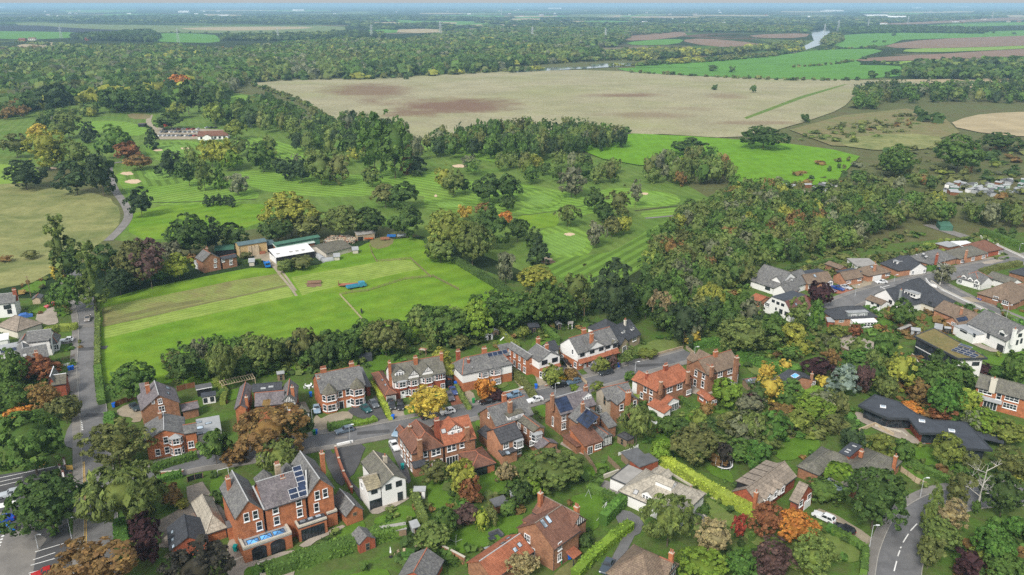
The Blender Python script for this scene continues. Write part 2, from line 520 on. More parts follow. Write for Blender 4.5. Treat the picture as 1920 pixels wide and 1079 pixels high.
MAT['golf']=M_grass('golf_rough',(.078,.145,.022),(.12,.2,.034),(.17,.215,.055),.35,(6,.06),.6)
MAT['fair']=M_grass('golf_fairway',(.125,.235,.028),(.17,.3,.04),(.185,.27,.05),.3,(5.0,.16),.5)
MAT['fair_d']=M_grass('golf_fairway_dark',(.09,.175,.022),(.13,.225,.032),(.14,.21,.04),.3,(5.0,.2),.5)
MAT['green']=M_grass('putting_green',(.15,.265,.045),(.18,.305,.055),None,.3,(2.6,.08),.3)
MAT['vivid']=M_grass('vivid_crop_field',(.1,.235,.012),(.15,.31,.02),(.13,.25,.016),.3,(7,.025),.6,.6)
MAT['far_green']=M_grass('far_green_field',(.085,.22,.03),(.12,.27,.04),(.08,.19,.035),.1,None,.5,.2)
MAT['far_lime']=M_grass('far_lime_field',(.17,.27,.04),(.22,.33,.05),None,.1,None,.5,.2)
MAT['far_dull']=M_grass('far_dull_field',(.13,.19,.06),(.17,.22,.08),(.18,.18,.09),.1,None,.5,.2)
MAT['far_brown']=M_grass('far_ploughed_field',(.21,.135,.09),(.28,.18,.125),(.17,.12,.075),.1,None,.5,.2)
MAT['far_tan']=M_grass('far_stubble_field',(.33,.27,.16),(.42,.34,.2),None,.1,None,.5,.2)
MAT['far_dark']=M_plain('far_peat_field',(.022,.022,.028),1.0,.3,.01)
def mat_stubble():
 t=NT('stubble_field'); p=t.pos()
 f=t.noise(p,.35,7,.8)
 c=t.ramp(f,[(.3,(.22,.175,.1)),(.5,(.32,.295,.18)),(.72,(.41,.385,.25))])
 g=t.ramp(t.noise(p,.008,6,.65,.4),[(.45,(0,0,0)),(.65,(1,1,1))])
 c=t.mix(t.math('MULTIPLY',g,.85),c,(.27,.27,.13))
 c2=t.ramp(t.noise(p,.02,5,.7),[(.3,(.84,)*3),(.7,(1.15,)*3)])
 c=t.mix(1.0,c,c2,'MULTIPLY')
 nd=t.noise(p,.012,6,.7)
 # patches of bare brown soil, each at its own place in the field: (centre x, y, radius x, y, strength)
 for (px,py,rx,ry,k) in ((700,172,110,16,.8),(835,200,160,17,.95),(790,212,90,10,.75),(930,193,60,9,.6),
        (1165,180,110,5,.8),(1210,218,90,9,.5),(1370,182,50,7,.45),(1410,232,110,5,.5),(1300,205,60,5,.3)):
  c0=P(px,py); ex=abs(P(px+rx,py).x-c0.x); ey=abs(P(px,py-ry).y-c0.y)
  s=t.n('VectorMath',operation='SUBTRACT'); t.l(p,s.inputs[0]); s.inputs[1].default_value=(c0.x,c0.y,0)
  m=t.n('VectorMath',operation='MULTIPLY'); t.l(s.outputs[0],m.inputs[0]); m.inputs[1].default_value=(1/ex,1/ey,0)
  ln=t.n('VectorMath',operation='LENGTH'); t.l(m.outputs[0],ln.inputs[0])
  d=t.math('ADD',ln.outputs['Value'],t.math('MULTIPLY',t.math('SUBTRACT',nd,.5),2.6))
  k_=t.ramp(d,[(.35,(k,)*3),(1.0,(0,0,0))])
  c=t.mix(k_,c,t.mix(f,(.13,.075,.05),(.24,.15,.1)))
 t.col(c).rough(1.0); t.b.inputs['Specular IOR Level'].default_value=.05
 t.bump(f,.8,.6)
 return t.m
MAT['stubble']=mat_stubble()
def mat_water():
 t=NT('river_water'); p=t.pos()
 t.col((.16,.19,.2)).rough(.06)
 t.b.inputs['Specular IOR Level'].default_value=1.0
 t.bump(t.noise(p,.3,4),.06,.2)
 return t.m
MAT['water']=mat_water()
g=MB(); g.poly([(-32000,-300,0),(32000,-300,0),(32000,30000,0),(-32000,30000,0)])
tag(g.build('ground',MAT['country']),kind='structure')
# -- far land (a few cm apart: they lie kilometres away)
LAYER[0]=.05
def far(name,px,mat,smooth=1,dz=.02):
 LAYER[0]+=dz
 return sheet(name,px,mat,z=LAYER[0],smooth=smooth)
sheet('scrubland',[(-700,560),(-400,130),(200,96),(1100,100),(1700,150),(2600,150),(2600,560),(1900,560),(960,430)],'scrub',z=.04)
far('field',[(20,41),(200,47),(420,49),(645,48),(650,60),(480,63),(380,62),(180,60),(60,58)],'far_dull')
far('field',[(330,52),(560,50),(600,53),(470,58),(360,57)],'far_tan')
far('field',[(-40,50),(60,47),(150,54),(330,60),(150,63),(-40,60)],'far_dark')
far('field',[(-60,58),(110,60),(160,62),(150,71),(40,75),(-60,70)],'far_green')
far('field',[(285,62),(400,64),(412,72),(412,81),(330,80),(270,77)],'far_green')
far('field',[(520,76),(640,72),(720,72),(712,80),(600,84),(535,83)],'far_green')
far('field',[(30,83),(110,79),(135,86),(100,95),(40,94)],'far_tan')
far('field',[(400,95),(480,92),(490,99),(430,103)],'far_tan')
far('field',[(650,42),(740,41),(770,48),(660,50)],'far_tan')
far('solar_farm',[(700,41),(790,39),(800,47),(770,50),(725,48)],MAT['far_dark'])
far('field',[(905,32),(950,32),(950,34),(910,34.5)],'far_green')
far('field',[(1000,40),(1110,42),(1290,40),(1290,51),(1160,52),(1060,48)],'far_dull')
far('field',[(1140,73),(1215,62),(1282,60),(1290,68),(1200,78)],'far_brown')
far('field',[(1170,80),(1240,74),(1285,74),(1270,84),(1190,86)],'far_green')
far('field',[(1270,76),(1320,72),(1430,82),(1420,90),(1330,88)],'far_brown')
far('field',[(1400,66),(1520,62),(1510,72),(1420,72)],'far_brown')
far('field',[(1560,68),(1640,62),(1760,62),(1900,58),(1990,56),(1990,74),(1700,72),(1660,88),(1560,92)],'far_green')
far('field',[(1630,45),(1760,40),(1990,28),(1990,36),(1800,42),(1700,47)],'far_brown')
far('field',[(1655,52),(1800,45),(1990,40),(1990,45),(1790,52)],'far_green')
far('field',[(1150,126),(1300,117),(1450,106),(1540,93),(1670,92),(1600,112),(1620,122),(1580,127),(1480,127),(1320,128)],'far_green')
far('field',[(1150,127),(1330,128),(1480,127),(1580,122),(1690,124),(1745,131),(1700,142),(1600,151),(1470,149),(1280,142),(1180,136)],'far_green')
far('field',[(1590,115),(1640,108),(1760,102),(1900,93),(1990,90),(1990,103),(1840,109),(1700,115)],'far_brown')
far('field',[(1650,86),(1740,74),(1900,68),(1990,66),(1990,84),(1800,90),(1690,92)],'far_brown')
far('field',[(1640,119),(1740,113),(1830,111),(1840,117),(1760,124),(1690,122)],'far_lime')
far('field',[(1700,92),(1820,90),(1990,84),(1990,88),(1800,98),(1690,99)],'far_lime')
far('field',[(1850,118),(1990,105),(1990,130),(1870,130)],'far_green')
far('field',[(1620,152),(1700,150),(1900,148),(1990,152),(1990,168),(1760,165)],'far_tan')
far('stubble_field',[(455,156),(560,150),(700,149),(850,140),(960,134),(1130,132),(1280,143),(1470,150),(1620,151),(1760,155),(1660,168),
  (1600,182),(1580,205),(1510,230),(1480,238),(1400,263),(1190,250),(1000,275),(770,262),(640,240),(560,190)],'stubble',1)
far('footpath',[(1395,222),(1500,182),(1580,160),(1590,159),(1510,184),(1400,225)],'golf',0)
far('field',[(1772,236),(1820,218),(1880,212),(1990,210),(1990,260),(1860,255)],'far_tan')
far('scrub_meadow',[(1480,245),(1580,218),(1700,205),(1770,222),(1800,250),(1700,280),(1560,275)],'rushes',0)
far('scrub_meadow',[(1560,262),(1700,250),(1780,262),(1740,285),(1600,282)],'straw')
far('crop_field',[(1075,277),(1130,262),(1185,252),(1290,257),(1390,264),(1475,271),(1560,282),(1612,295),(1565,345),(1500,352),(1390,345),(1330,312),(1200,312),(1130,300)],'vivid',0)
far('river',[(955,138),(1020,128),(1110,126),(1105,121),(1200,118),(1280,114),(1370,106),(1430,99),(1480,97),(1512,85),(1526,77),(1521,64),(1518,51),(1552,50),
  (1556,62),(1554,76),(1540,84),(1524,90),(1490,101),(1440,104),(1370,111),(1290,118),(1190,124),(1110,129),(1020,134)],'water',0)
# -- near land
FARF=[]
for i in range(120):                                        # strips of pasture and stubble far out on the plain
 y=R.choice((R.uniform(19,30),R.uniform(26,44),R.uniform(40,60)))
 x=R.uniform(-60,1980); w=R.uniform(40,150); h_=R.uniform(.8,1.9)*(1+(y-18)*.05)
 if y>38 and (x<640 or x>1290):continue
 q=[(x,y),(x+w*.5,y-h_*.3),(x+w,y+.2),(x+w*.97,y+h_),(x+w*.4,y+h_*1.3),(x-4,y+h_*.9)]
 far('field',q,R.choice(('far_tan','far_green','far_dull','far_dull','far_green','far_tan')),0,.003); FARF.append([P(*p)[:2] for p in q])
LAYER[0]=.06
sheet('garden_ground',[(-900,1500),(-900,640),(-300,560),(200,560),(330,540),(800,470),(1000,540),(1250,560),(1400,480),(1700,455),(1990,430),(2500,470),(2700,1500)],'garden',z=.05)
sheet('straw_meadow',[(-400,350),(-40,340),(100,352),(200,365),(232,398),(215,430),(185,462),(120,500),(40,540),(-400,600)],'straw',smooth=1,jit=.8)
sheet('lime_field',[(-200,262),(10,262),(50,300),(80,330),(60,345),(-200,350)],'far_lime',smooth=1)
sheet('golf_course',[(-300,258),(-40,235),(90,200),(200,172),(330,160),(420,172),(480,180),(560,212),(660,238),(800,262),(1000,285),(1190,300),(1345,376),(1345,400),(1260,440),
  (1180,530),(1060,550),(940,490),(800,445),(640,405),(480,430),(200,470),(246,400),(205,320),(120,318),(-100,300)],'golf',smooth=1,ang=.4)
def fair(px,mat='fair',a=((0,0),(1,0)),sm=2,name='fairway'):
 return sheet(name,px,mat,smooth=sm,ang=px_ang(*a)+math.pi/2)
fair([(206,322),(300,312),(440,345),(490,362),(478,378),(320,386),(270,382),(240,366)],'fair',((300,380),(480,345)))
fair([(245,388),(480,380),(520,395),(480,425),(380,440),(240,455)],'pasture',((250,440),(500,400)),1,'meadow')
fair([(430,318),(560,322),(700,330),(830,345),(905,368),(870,385),(760,360),(640,372),(480,362)],'fair',((450,330),(880,375)))
fair([(470,255),(560,275),(600,300),(520,300),(430,265)],'fair',((470,255),(600,300)))
fair([(275,268),(360,262),(385,275),(370,300),(300,305),(272,290)],'fair',((270,285),(385,270)))
fair([(150,228),(230,226),(280,240),(265,258),(200,250),(140,240)],'fair',((150,230),(270,250)))
fair([(425,175),(480,182),(500,205),(470,215),(428,205)],'fair',((430,210),(490,185)))
fair([(0,178),(110,172),(180,178),(160,195),(40,195)],'fair',((0,180),(160,190)))
fair([(770,252),(850,270),(960,298),(940,306),(860,295),(770,275)],'fair',((780,260),(950,300)))
fair([(690,310),(820,320),(860,340),(960,342),(1080,362),(1150,395),(1050,410),(900,392),(790,388),(800,362),(700,345)],'fair',((800,350),(1050,395)))
fair([(960,350),(1040,356),(1060,380),(1020,396),(950,388)],'fair_d',((960,360),(1050,390)))
fair([(800,374),(880,374),(905,390),(850,402),(790,392)],'fair_d',((800,380),(900,390)))
fair([(965,405),(1040,398),(1050,415),(1040,428),(950,430)],'pasture',((960,410),(1040,420)),1,'mown_grass')
fair([(1130,350),(1230,358),(1280,372),(1270,386),(1180,392),(1110,380)],'fair',((1120,370),(1270,380)))
fair([(1040,475),(1130,480),(1180,455),(1240,415),(1345,382),(1340,395),(1275,430),(1205,505),(1140,530),(1070,535),(1020,500)],'fair_d',((1060,520),(1290,400)),1)
fair([(1205,396),(1290,388),(1340,384),(1300,398),(1240,408),(1200,408)],'fair',((1200,400),(1330,388)),1)
def ell(cx,cy,rx,ry,mat,name,n=22,wob=.08):
 pts=[]
 for i in range(n):
  a=2*math.pi*i/n; k=1+R.uniform(-wob,wob)
  pts.append((cx+rx*k*math.cos(a),cy-ry*k*math.sin(a)))
 return sheet(name,pts,mat,smooth=2,ang=.5)
for e in ((1058,455,58,30,'fair'),(330,281,45,15,'fair_d'),(1226,372,44,13,'fair'),(1012,374,40,15,'fair'),(290,333,60,16,'fair_d')):
 ell(*e,'green_surround')
for e in ((1058,457,42,21,'green'),(322,280,30,9,'green'),(1222,373,28,8,'green'),(1010,375,27,10,'green'),(845,384,26,6,'green'),(300,330,30,8,'green'),(460,193,16,6,'green')):
 ell(*e,'putting_green')
for e in ((238,326,12,3.2),(250,341,15,4.2),(296,282,8,2.2),(347,279,8,2),(862,312,13,3),(1068,440,10,3),(1209,364,7,2),(1022,488,14,5),(100,316,7,2),(817,368,3,2)):
 ell(*e,'sand','bunker',wob=.2)
ell(1028,492,12,3.5,'soil','bare_ground',wob=.25)
def path(name,px,w,mat,z=None,straight=False):
 LAYER[0]+=LSTEP[0]
 return ribbon(name,line_pts(px,6,straight),-w/2,w/2,z or LAYER[0],mat)
path('path',[(960,405),(1000,402),(1050,395),(1100,385)],1.6,'garden')
path('path',[(250,382),(400,378),(480,374)],1.5,'woodfloor')
path('path',[(1210,410),(1280,404),(1335,400)],2.0,'pave')
path('ditch',[(1190,396),(1260,388),(1340,378)],2.0,'woodfloor')
path('track',[(203,452),(226,430),(240,410),(239,394),(229,376),(216,358),(208,335),(206,310),(230,304)],4.2,'pave')
path('track',[(282,216),(279,230),(292,243),(310,250)],4.5,'gravel')
sheet('car_park',[(288,240),(330,240),(420,244),(428,258),(360,262),(292,262)],'gravel')
sheet('bare_ground',[(236,213),(285,214),(280,224),(245,224)],'rushes',smooth=1)
# farm field with its mown strips
sheet('pasture',[(186,720),(187,640),(189,566),(260,545),(330,530),(470,503),(540,505),(600,497),(690,456),(770,446),(808,456),(870,498),(955,548),(970,590),(800,640),(560,700),(400,720)],
  'pasture',ang=px_ang((200,640),(545,560))+math.pi/2)
FA=px_ang((195,640),(545,565))+math.pi/2
sheet('mown_strip',[(193,578),(300,556),(440,527),(528,512),(541,534),(400,566),(300,588),(193,611)],'mown_brown',ang=FA,jit=.5,step=6)
sheet('mown_strip',[(194,616),(300,591),(400,568),(543,537),(551,557),(420,585),(300,610),(196,637)],'mown',ang=FA,jit=.35,step=6)
sheet('trodden_strip',[(192,611),(300,588),(400,566),(541,534),(543,537),(400,568.5),(300,591),(193,615)],'mown_line',ang=FA,jit=.3,step=6)
sheet('mown_strip',[(546,521),(640,504),(745,486),(772,491),(787,506),(700,524),(590,548),(566,555)],'mown',ang=FA,jit=.35,step=6)
sheet('trodden_strip',[(200,598),(300,574),(380,562),(380,567),(300,580),(200,606)],'mown_line',ang=FA,jit=.6,step=4)
path('farm_track',[(494,483),(505,490),(524,515),(545,540),(556,556)],1.0,'gravel')
path('farm_track',[(502,483),(515,493),(535,518),(555,546)],.9,'gravel')
sheet('farmyard',[(470,470),(515,470),(522,480),(520,500),(530,512),(522,514),(500,492),(478,486)],'gravel',jit=.4,step=3)
sheet('bare_ground',[(690,448),(740,446),(735,462),(700,470)],'rushes',smooth=1)
# roads, footways and kerbs
ROADZ=[.19]
def road(name,px,w,mat='asph',foot=(1.6,1.6),n=8,kerb=True):
 pts=line_pts(px,n)
 ROADZ[0]+=.002
 r=ribbon(name,pts,-w/2,w/2,ROADZ[0],mat)
 for s,f in zip((-1,1),foot):
  if f:
   a,b=sorted((s*(w/2+.15),s*(w/2+.15+f)))
   ribbon('pavement',pts,a,b,ROADZ[0]+.1,'pave',.2)
  if kerb:
   a,b=sorted((s*w/2,s*(w/2+.15)))
   ribbon('kerb',pts,a,b,ROADZ[0]+.112,'kerb',.25)
 return pts
LANE=[(192,1160),(191,1079),(190,1000),(187,930),(183,870),(178,800),(172,740),(167,690),(168,640),(167,603),(161,575),(150,545),(130,510)]
lane=road('lane_road',LANE,6.2,'asph',(0,1.9))
STREET=[(196,912),(250,900),(300,884),(372,866),(440,856),(520,842),(600,828),(700,810),(780,795),(862,778),(930,763),(1010,743),(1060,732),(1110,718),(1160,704),(1200,690),(1250,677),(1296,664)]
street=road('street_road',STREET,6.0,'asph2',(1.9,1.9))
bend=road('bend_road',[(1676,1180),(1684,1079),(1690,1045),(1703,1008),(1720,980),(1748,958),(1790,940),(1850,932),(1935,930),(2040,940)],7.6,'asph2',(0,2.0))
AVE=[(1558,582),(1600,562),(1660,543),(1715,528),(1760,519),(1834,502),(1909,488),(1990,474),(2200,440)]
ave=road('avenue_road',AVE,7.6,'asph',(1.8,1.8))
road('side_road',[(1740,524),(1775,544),(1820,566),(1880,592),(1930,612),(2060,660)],6.6,'asph',(1.6,1.6))
road('back_lane',[(1740,422),(1775,434),(1830,452),(1880,470),(1925,486)],6.4,'pave',(0,0),kerb=False)
sheet('junction_asphalt',[(118,836),(128,800),(150,780),(200,780),(204,820),(190,850),(160,850),(135,842)],'asph',z=.212,smooth=1)
sheet('track',[(1480,350),(1520,360),(1553,377),(1540,384),(1500,370),(1460,358)],'gravel',smooth=1)
# car park by the lane
sheet('car_park',[(-260,905),(0,892),(100,876),(132,872),(136,890),(128,1000),(150,1010),(142,1200),(-260,1250)],'asph_d')
sheet('car_park',[(-260,980),(12,962),(20,985),(70,1000),(88,1012),(68,1040),(60,1090),(-260,1200)],'pave')
sheet('white_paving',[(1219,770),(1226,768),(1243,784),(1234,800),(1222,796)],'sheet_white',z=.1995)
def marks(px_pairs,w,mat='mark',name='road_marking',z=.222):
 for a,b in px_pairs:
  A,B=P(*a),P(*b)
  ribbon(name,[A,B],-w/2,w/2,z,mat)
marks([((1676,1073),(1681,1054)),((1683,1045),(1687,1034)),((1693,1019),(1703,1003)),((1707,997),(1719,984)),((1727,978),(1739,970)),((1791,949),(1805,946)),((1688,1030),(1689.5,1027))],.22)
marks([((-40,914),(43,896)),((-40,922),(42,903)),((-60,950),(30,932)),((-40,960),(34,944)),((-30,990),(22,976)),((-40,1008),(20,998)),((62,1052),(104,1038)),((58,1062),(104,1049)),
  ((54,1077),(96,1066)),((66,1037),(120,1021)),((0,898),(104,876))],.2,'mark','bay_marking')
sheet('walkway_marking',[(-60,958),(30,940),(32,948),(-60,968)],'mark',z=.2235)
for i in range(6):
 marks([((8-i*2.2,1006+i*6),(3-i*2.2,1008.5+i*6))],.5,'mark','arrow_marking')
for d in (-3.0,-2.72):
 ribbon('yellow_line',[p for p in offset(lane[0:34],-d)],-.07,.07,.223,'mark_y')
marks([((150+i*.5,792+i*3.2),(154+i*.5,791+i*3.2)) for i in range(6)],.5,'mark','give_way_marking')
marks([((1650,541),(1668,536)),((1650,538),(1662,545)),((1700,527),(1715,525)),((1719,536),(1736,541))],.3)
for c,L_,w in (((172,655),9,2.6),((163,612),5,3),((185,780),7,2),((700,812),8,1.6),((930,765),5,2),((1220,686),9,1.8),((1700,534),10,2.4),((640,822),3,1.2)):
 p=P(*c); a=R.uniform(0,.4); q=Vector((math.cos(a),math.sin(a),0))*L_/2
 ribbon('tarmac_patch',[p-q,p+q],-w/2,w/2,.2195,'asph_d' if L_>6 else 'pave')
LSTEP[0]=.0006; LAYER[0]=max(LAYER[0],.1)
for nm,px,m in (
 ('driveway',[(588,830),(588,775),(606,790),(660,776),(668,755),(640,788),(604,812),(606,826)],'gravel'),
 ('driveway',[(604,782),(655,770),(664,786),(640,795),(616,806),(612,822),(596,826),(594,800)],'gravel'),
 ('driveway',[(650,768),(696,752),(704,740),(712,760),(728,795),(695,790),(662,782)],'asph_d'),
 ('driveway',[(726,768),(768,758),(772,765),(758,786),(735,795)],'patio'),
 ('driveway',[(836,735),(858,733),(876,766),(856,775),(845,758)],'terr'),
 ('driveway',[(868,738),(884,732),(895,756),(880,764)],'gravel'),
 ('driveway',[(960,708),(972,702),(1000,735),(985,742)],'gravel'),
 ('driveway',[(1000,700),(1010,700),(1030,725),(1012,732)],'gravel'),
 ('driveway',[(1040,690),(1072,684),(1100,712),(1078,716),(1062,706)],'asph2'),
 ('driveway',[(1090,690),(1125,686),(1140,696),(1106,706)],'pave'),
 ('driveway',[(1160,690),(1172,678),(1190,678),(1200,682),(1178,694)],'pave'),
 ('driveway',[(622,840),(690,827),(668,888),(650,900),(690,930),(684,950),(655,905),(630,900)],'asph_d'),
 ('driveway',[(606,845),(622,842),(650,905),(636,915),(615,880)],'asph_d'),
 ('driveway',[(724,826),(745,815),(752,850),(772,900),(765,912),(745,870)],'asph2'),
 ('driveway',[(292,985),(302,975),(330,960),(352,945),(350,915),(380,905),(400,935),(428,968),(430,1000),(395,1010),(340,1030),(300,1028)],'setts'),
 ('patio',[(430,1000),(450,1010),(460,1060),(549,1030),(560,1045),(545,1100),(420,1100)],'patio'),
 ('patio',[(556,1022),(640,985),(650,990),(600,1012),(575,1030)],'patio'),
 ('patio',[(690,958),(764,930),(768,938),(735,955),(700,968)],'patio'),
 ('driveway',[(1118,900),(1148,905),(1172,925),(1150,932),(1122,915)],'pave'),
 ('driveway',[(1150,965),(1172,955),(1212,978),(1195,1010),(1170,1000)],'asph2'),
 ('driveway',[(1130,1090),(1160,1020),(1182,985),(1195,1000),(1172,1040),(1155,1095)],'asph2'),
 ('driveway',[(1030,1085),(1060,1060),(1110,1030),(1160,985),(1172,990),(1130,1030),(1080,1085)],'mown_line'),
 ('driveway',[(1286,950),(1306,948),(1340,985),(1320,1000),(1290,980)],'asph2'),
 ('driveway',[(1520,965),(1540,952),(1640,1010),(1636,1030),(1600,1012)],'gravel'),
 ('driveway',[(252,785),(222,782),(218,768),(262,752),(270,790),(245,795)],'gravel'),
 ('driveway',[(62,596),(90,572),(104,570),(108,598),(110,608),(84,612)],'patio'),
 ('driveway',[(115,640),(150,632),(150,640),(118,648)],'pave'),
 ('driveway',[(120,700),(150,690),(150,740),(130,745)],'pave'),
 ('forecourt',[(1545,542),(1590,535),(1606,548),(1575,553),(1552,548)],'terr'),
 ('forecourt',[(1590,530),(1630,526),(1640,534),(1605,545)],'gravel'),
 ('forecourt',[(1630,530),(1660,524),(1668,530),(1640,538)],'pave'),
 ('forecourt',[(1835,490),(1860,482),(1890,488),(1850,498)],'patio'),
 ('driveway',[(1800,556),(1850,562),(1856,570),(1812,566)],'gravel'),
 ('terrace',[(1550,640),(1580,625),(1650,645),(1660,668),(1610,672),(1570,655)],'patio'),
 ('terrace',[(1790,630),(1812,622),(1850,655),(1888,650),(1880,662),(1850,660)],'patio'),
 ('terrace',[(1606,770),(1640,790),(1690,800),(1710,820),(1740,830),(1730,838),(1690,826),(1640,806),(1600,785)],'patio'),
 ('patio',[(1285,735),(1300,720),(1330,712),(1345,735),(1320,745)],'patio'),
 ('terrace',[(1720,668),(1745,665),(1770,680),(1765,700),(1735,690)],'patio'),
 ('patio',[(778,1030),(800,1020),(826,1040),(810,1066),(770,1070),(765,1048)],'woodfloor'),
 ('patio',[(892,1022),(924,998),(940,1010),(910,1036)],'felt_l'),
 ('patio',[(1040,830),(1090,830),(1110,860),(1080,850)],'patio'),
 ('bare_ground',[(1440,755),(1470,760),(1490,800),(1475,800)],'rushes'),
 ('bare_ground',[(1450,820),(1500,808),(1520,818),(1480,830),(1455,840)],'rushes'),
 ):
 sheet(nm,px,m,smooth=1 if m != 'setts' else 0,jit=.12,step=2)
LAWNS=[
 ([(690,668),(740,662),(760,690),(700,700),(680,685)],'lawn'),([(420,735),(462,725),(460,745),(425,755)],'lawn'),
 ([(925,640),(955,628),(970,655),(940,665)],'lawn'),([(990,645),(1035,632),(1050,650),(1010,662)],'lawn'),
 ([(1195,650),(1240,636),(1290,645),(1262,656),(1215,668),(1195,664)],'lawn_dry'),
 ([(800,900),(840,888),(850,940),(835,965),(805,960)],'lawn'),([(855,890),(930,880),(955,915),(900,940),(860,925)],'lawn'),
 ([(845,1000),(900,975),(975,962),(985,985),(960,1010),(900,1030),(850,1045),(840,1020)],'lawn'),
 ([(1060,935),(1110,925),(1140,935),(1130,980),(1095,1015),(1085,1000)],'lawn'),
 ([(1090,880),(1130,868),(1150,880),(1110,900)],'lawn'),([(1165,850),(1190,838),(1200,850),(1175,862)],'lawn'),
 ([(1215,830),(1240,810),(1260,830),(1300,850),(1240,860)],'lawn'),
 ([(1305,925),(1330,935),(1400,985),(1440,1010),(1430,1030),(1380,1000),(1320,960)],'lawn_dry'),
 ([(1320,875),(1370,880),(1380,912),(1340,895)],'lawn'),([(1455,832),(1500,820),(1546,830),(1520,855),(1470,868),(1450,852)],'lawn'),
 ([(1530,1005),(1560,1000),(1612,1030),(1606,1060),(1560,1050)],'lawn_dry'),([(1690,870),(1740,900),(1735,915),(1690,890)],'lawn'),
 ([(1700,840),(1750,840),(1800,880),(1760,890),(1720,862)],'lawn'),([(1790,640),(1820,665),(1890,672),(1925,655),(1930,690),(1870,690),(1800,660)],'lawn'),
 ([(630,1000),(675,978),(690,990),(670,1022),(645,1030)],'lawn'),([(700,975),(728,962),(735,985),(712,995)],'lawn'),([(735,958),(765,945),(785,975),(745,985)],'lawn'),
 ([(385,905),(425,890),(430,960),(410,945)],'lawn'),([(458,1068),(485,1062),(490,1090),(455,1090)],'lawn'),([(660,1075),(720,1065),(740,1090),(650,1095)],'lawn'),
 ([(50,580),(62,574),(84,574),(90,580),(78,588),(58,590)],'lawn'),([(107,575),(126,575),(128,590),(112,598)],'lawn'),([(30,548),(60,530),(90,525),(80,545),(45,552)],'lawn'),
 ([(-20,605),(20,610),(15,630),(-20,635)],'lawn'),([(112,684),(138,678),(140,685),(112,690)],'lawn'),([(118,655),(148,645),(148,652),(120,662)],'lawn'),
 ([(1325,768),(1380,770),(1400,790),(1350,780)],'lawn'),([(1280,780),(1300,775),(1320,800),(1290,800)],'lawn'),([(1345,583),(1420,560),(1440,580),(1400,600)],'lawn'),
 ([(1640,605),(1670,600),(1680,612),(1650,620)],'lawn'),([(1870,570),(1930,590),(1930,605),(1880,590)],'lawn'),([(1860,478),(1885,478),(1890,486),(1868,488)],'lawn_dry'),
 ([(895,725),(945,712),(955,725),(915,735)],'lawn_dry'),([(755,770),(762,760),(800,770),(790,785),(760,788)],'lawn'),([(890,790),(905,783),(910,800),(895,805)],'lawn'),
 ([(1000,765),(1020,760),(1030,780),(1015,785)],'lawn'),([(1600,800),(1640,820),(1620,835),(1590,815)],'lawn'),([(1700,695),(1725,690),(1750,715),(1720,720)],'lawn'),
 ([(1300,690),(1420,640),(1450,660),(1400,690)],'lawn'),([(1390,690),(1420,680),(1470,715),(1440,720)],'lawn_dry')]
for px,m in LAWNS:
 sheet('lawn',px,m,smooth=1,jit=.35,step=2)
# ---------------------------------------------------------------- house kit
CACHE={}
def win_mesh(w,h,style):
 k=('win',round(w,2),round(h,2),style)
 if k in CACHE:return CACHE[k]
 fm={'d':'dark','b':'black','x':'wood'}.get(style[0],'upvc')
 m=MB(); b=.12 if fm=='upvc' else .09
 d0,d1=-.09,.02
 m.box(-w/2-b,-w/2,d0,d1,-h/2-b,h/2+b); m.box(w/2,w/2+b,d0,d1,-h/2-b,h/2+b)
 m.box(-w/2,w/2,d0,d1,h/2,h/2+b); m.box(-w/2,w/2,d0,d1,-h/2-b,-h/2)
 nv=int(style[1]) if len(style)>1 else 1
 nh=int(style[2]) if len(style)>2 else 1
 for i in range(1,nv+1):
  x=-w/2+w*i/(nv+1)
  m.box(x-.045,x+.045,d0+.012,d1,-h/2,h/2)
 for i in range(1,nh+1):
  z=-h/2+h*i/(nh+1)
  m.box(-w/2,w/2,d0+.02,d1,z-.04,z+.04)
 if fm=='upvc' and h>.9:m.box(-w/2-b-.08,w/2+b+.08,-.2,.02,-h/2-b-.12,-h/2-b)
 f=m.mesh('window_frame',MAT[fm])
 p=MB(); p.box(-w/2,w/2,-.045,.01,-h/2,h/2)
 CACHE[k]=(f,p.mesh('pane',MAT['glass']))
 return CACHE[k]
def chim_mesh(w,d,h,pots,mat):
 k=('chim',w,d,round(h,1),pots,mat)
 if k in CACHE:return CACHE[k]
 m=MB()
 m.box(-w/2,w/2,-d/2,d/2,0,h-.35,0)
 m.box(-w/2-.08,w/2+.08,-d/2-.08,d/2+.08,h-.35,h-.12,0)
 m.box(-w/2-.02,w/2+.02,-d/2-.02,d/2+.02,h-.12,h,1)
 p=MB()
 p.tube((0,0,0),(0,0,.55),.16,.12,8); p.tube((0,0,.5),(0,0,.6),.16,.16,8)
 CACHE[k]=(m.mesh('chimney',[MAT[mat],MAT['concrete']]),p.mesh('chimney_pot',MAT['terr']))
 return CACHE[k]
ROT={'f':.0,'r':math.pi/2,'b':math.pi,'l':-math.pi/2}
class Z:
 def __init__(s,x0,y0,k=7.99):s.a=(x0,y0,k)
 def __call__(s,p):return (s.a[0]+p[0]/s.a[2],s.a[1]+p[1]/s.a[2])
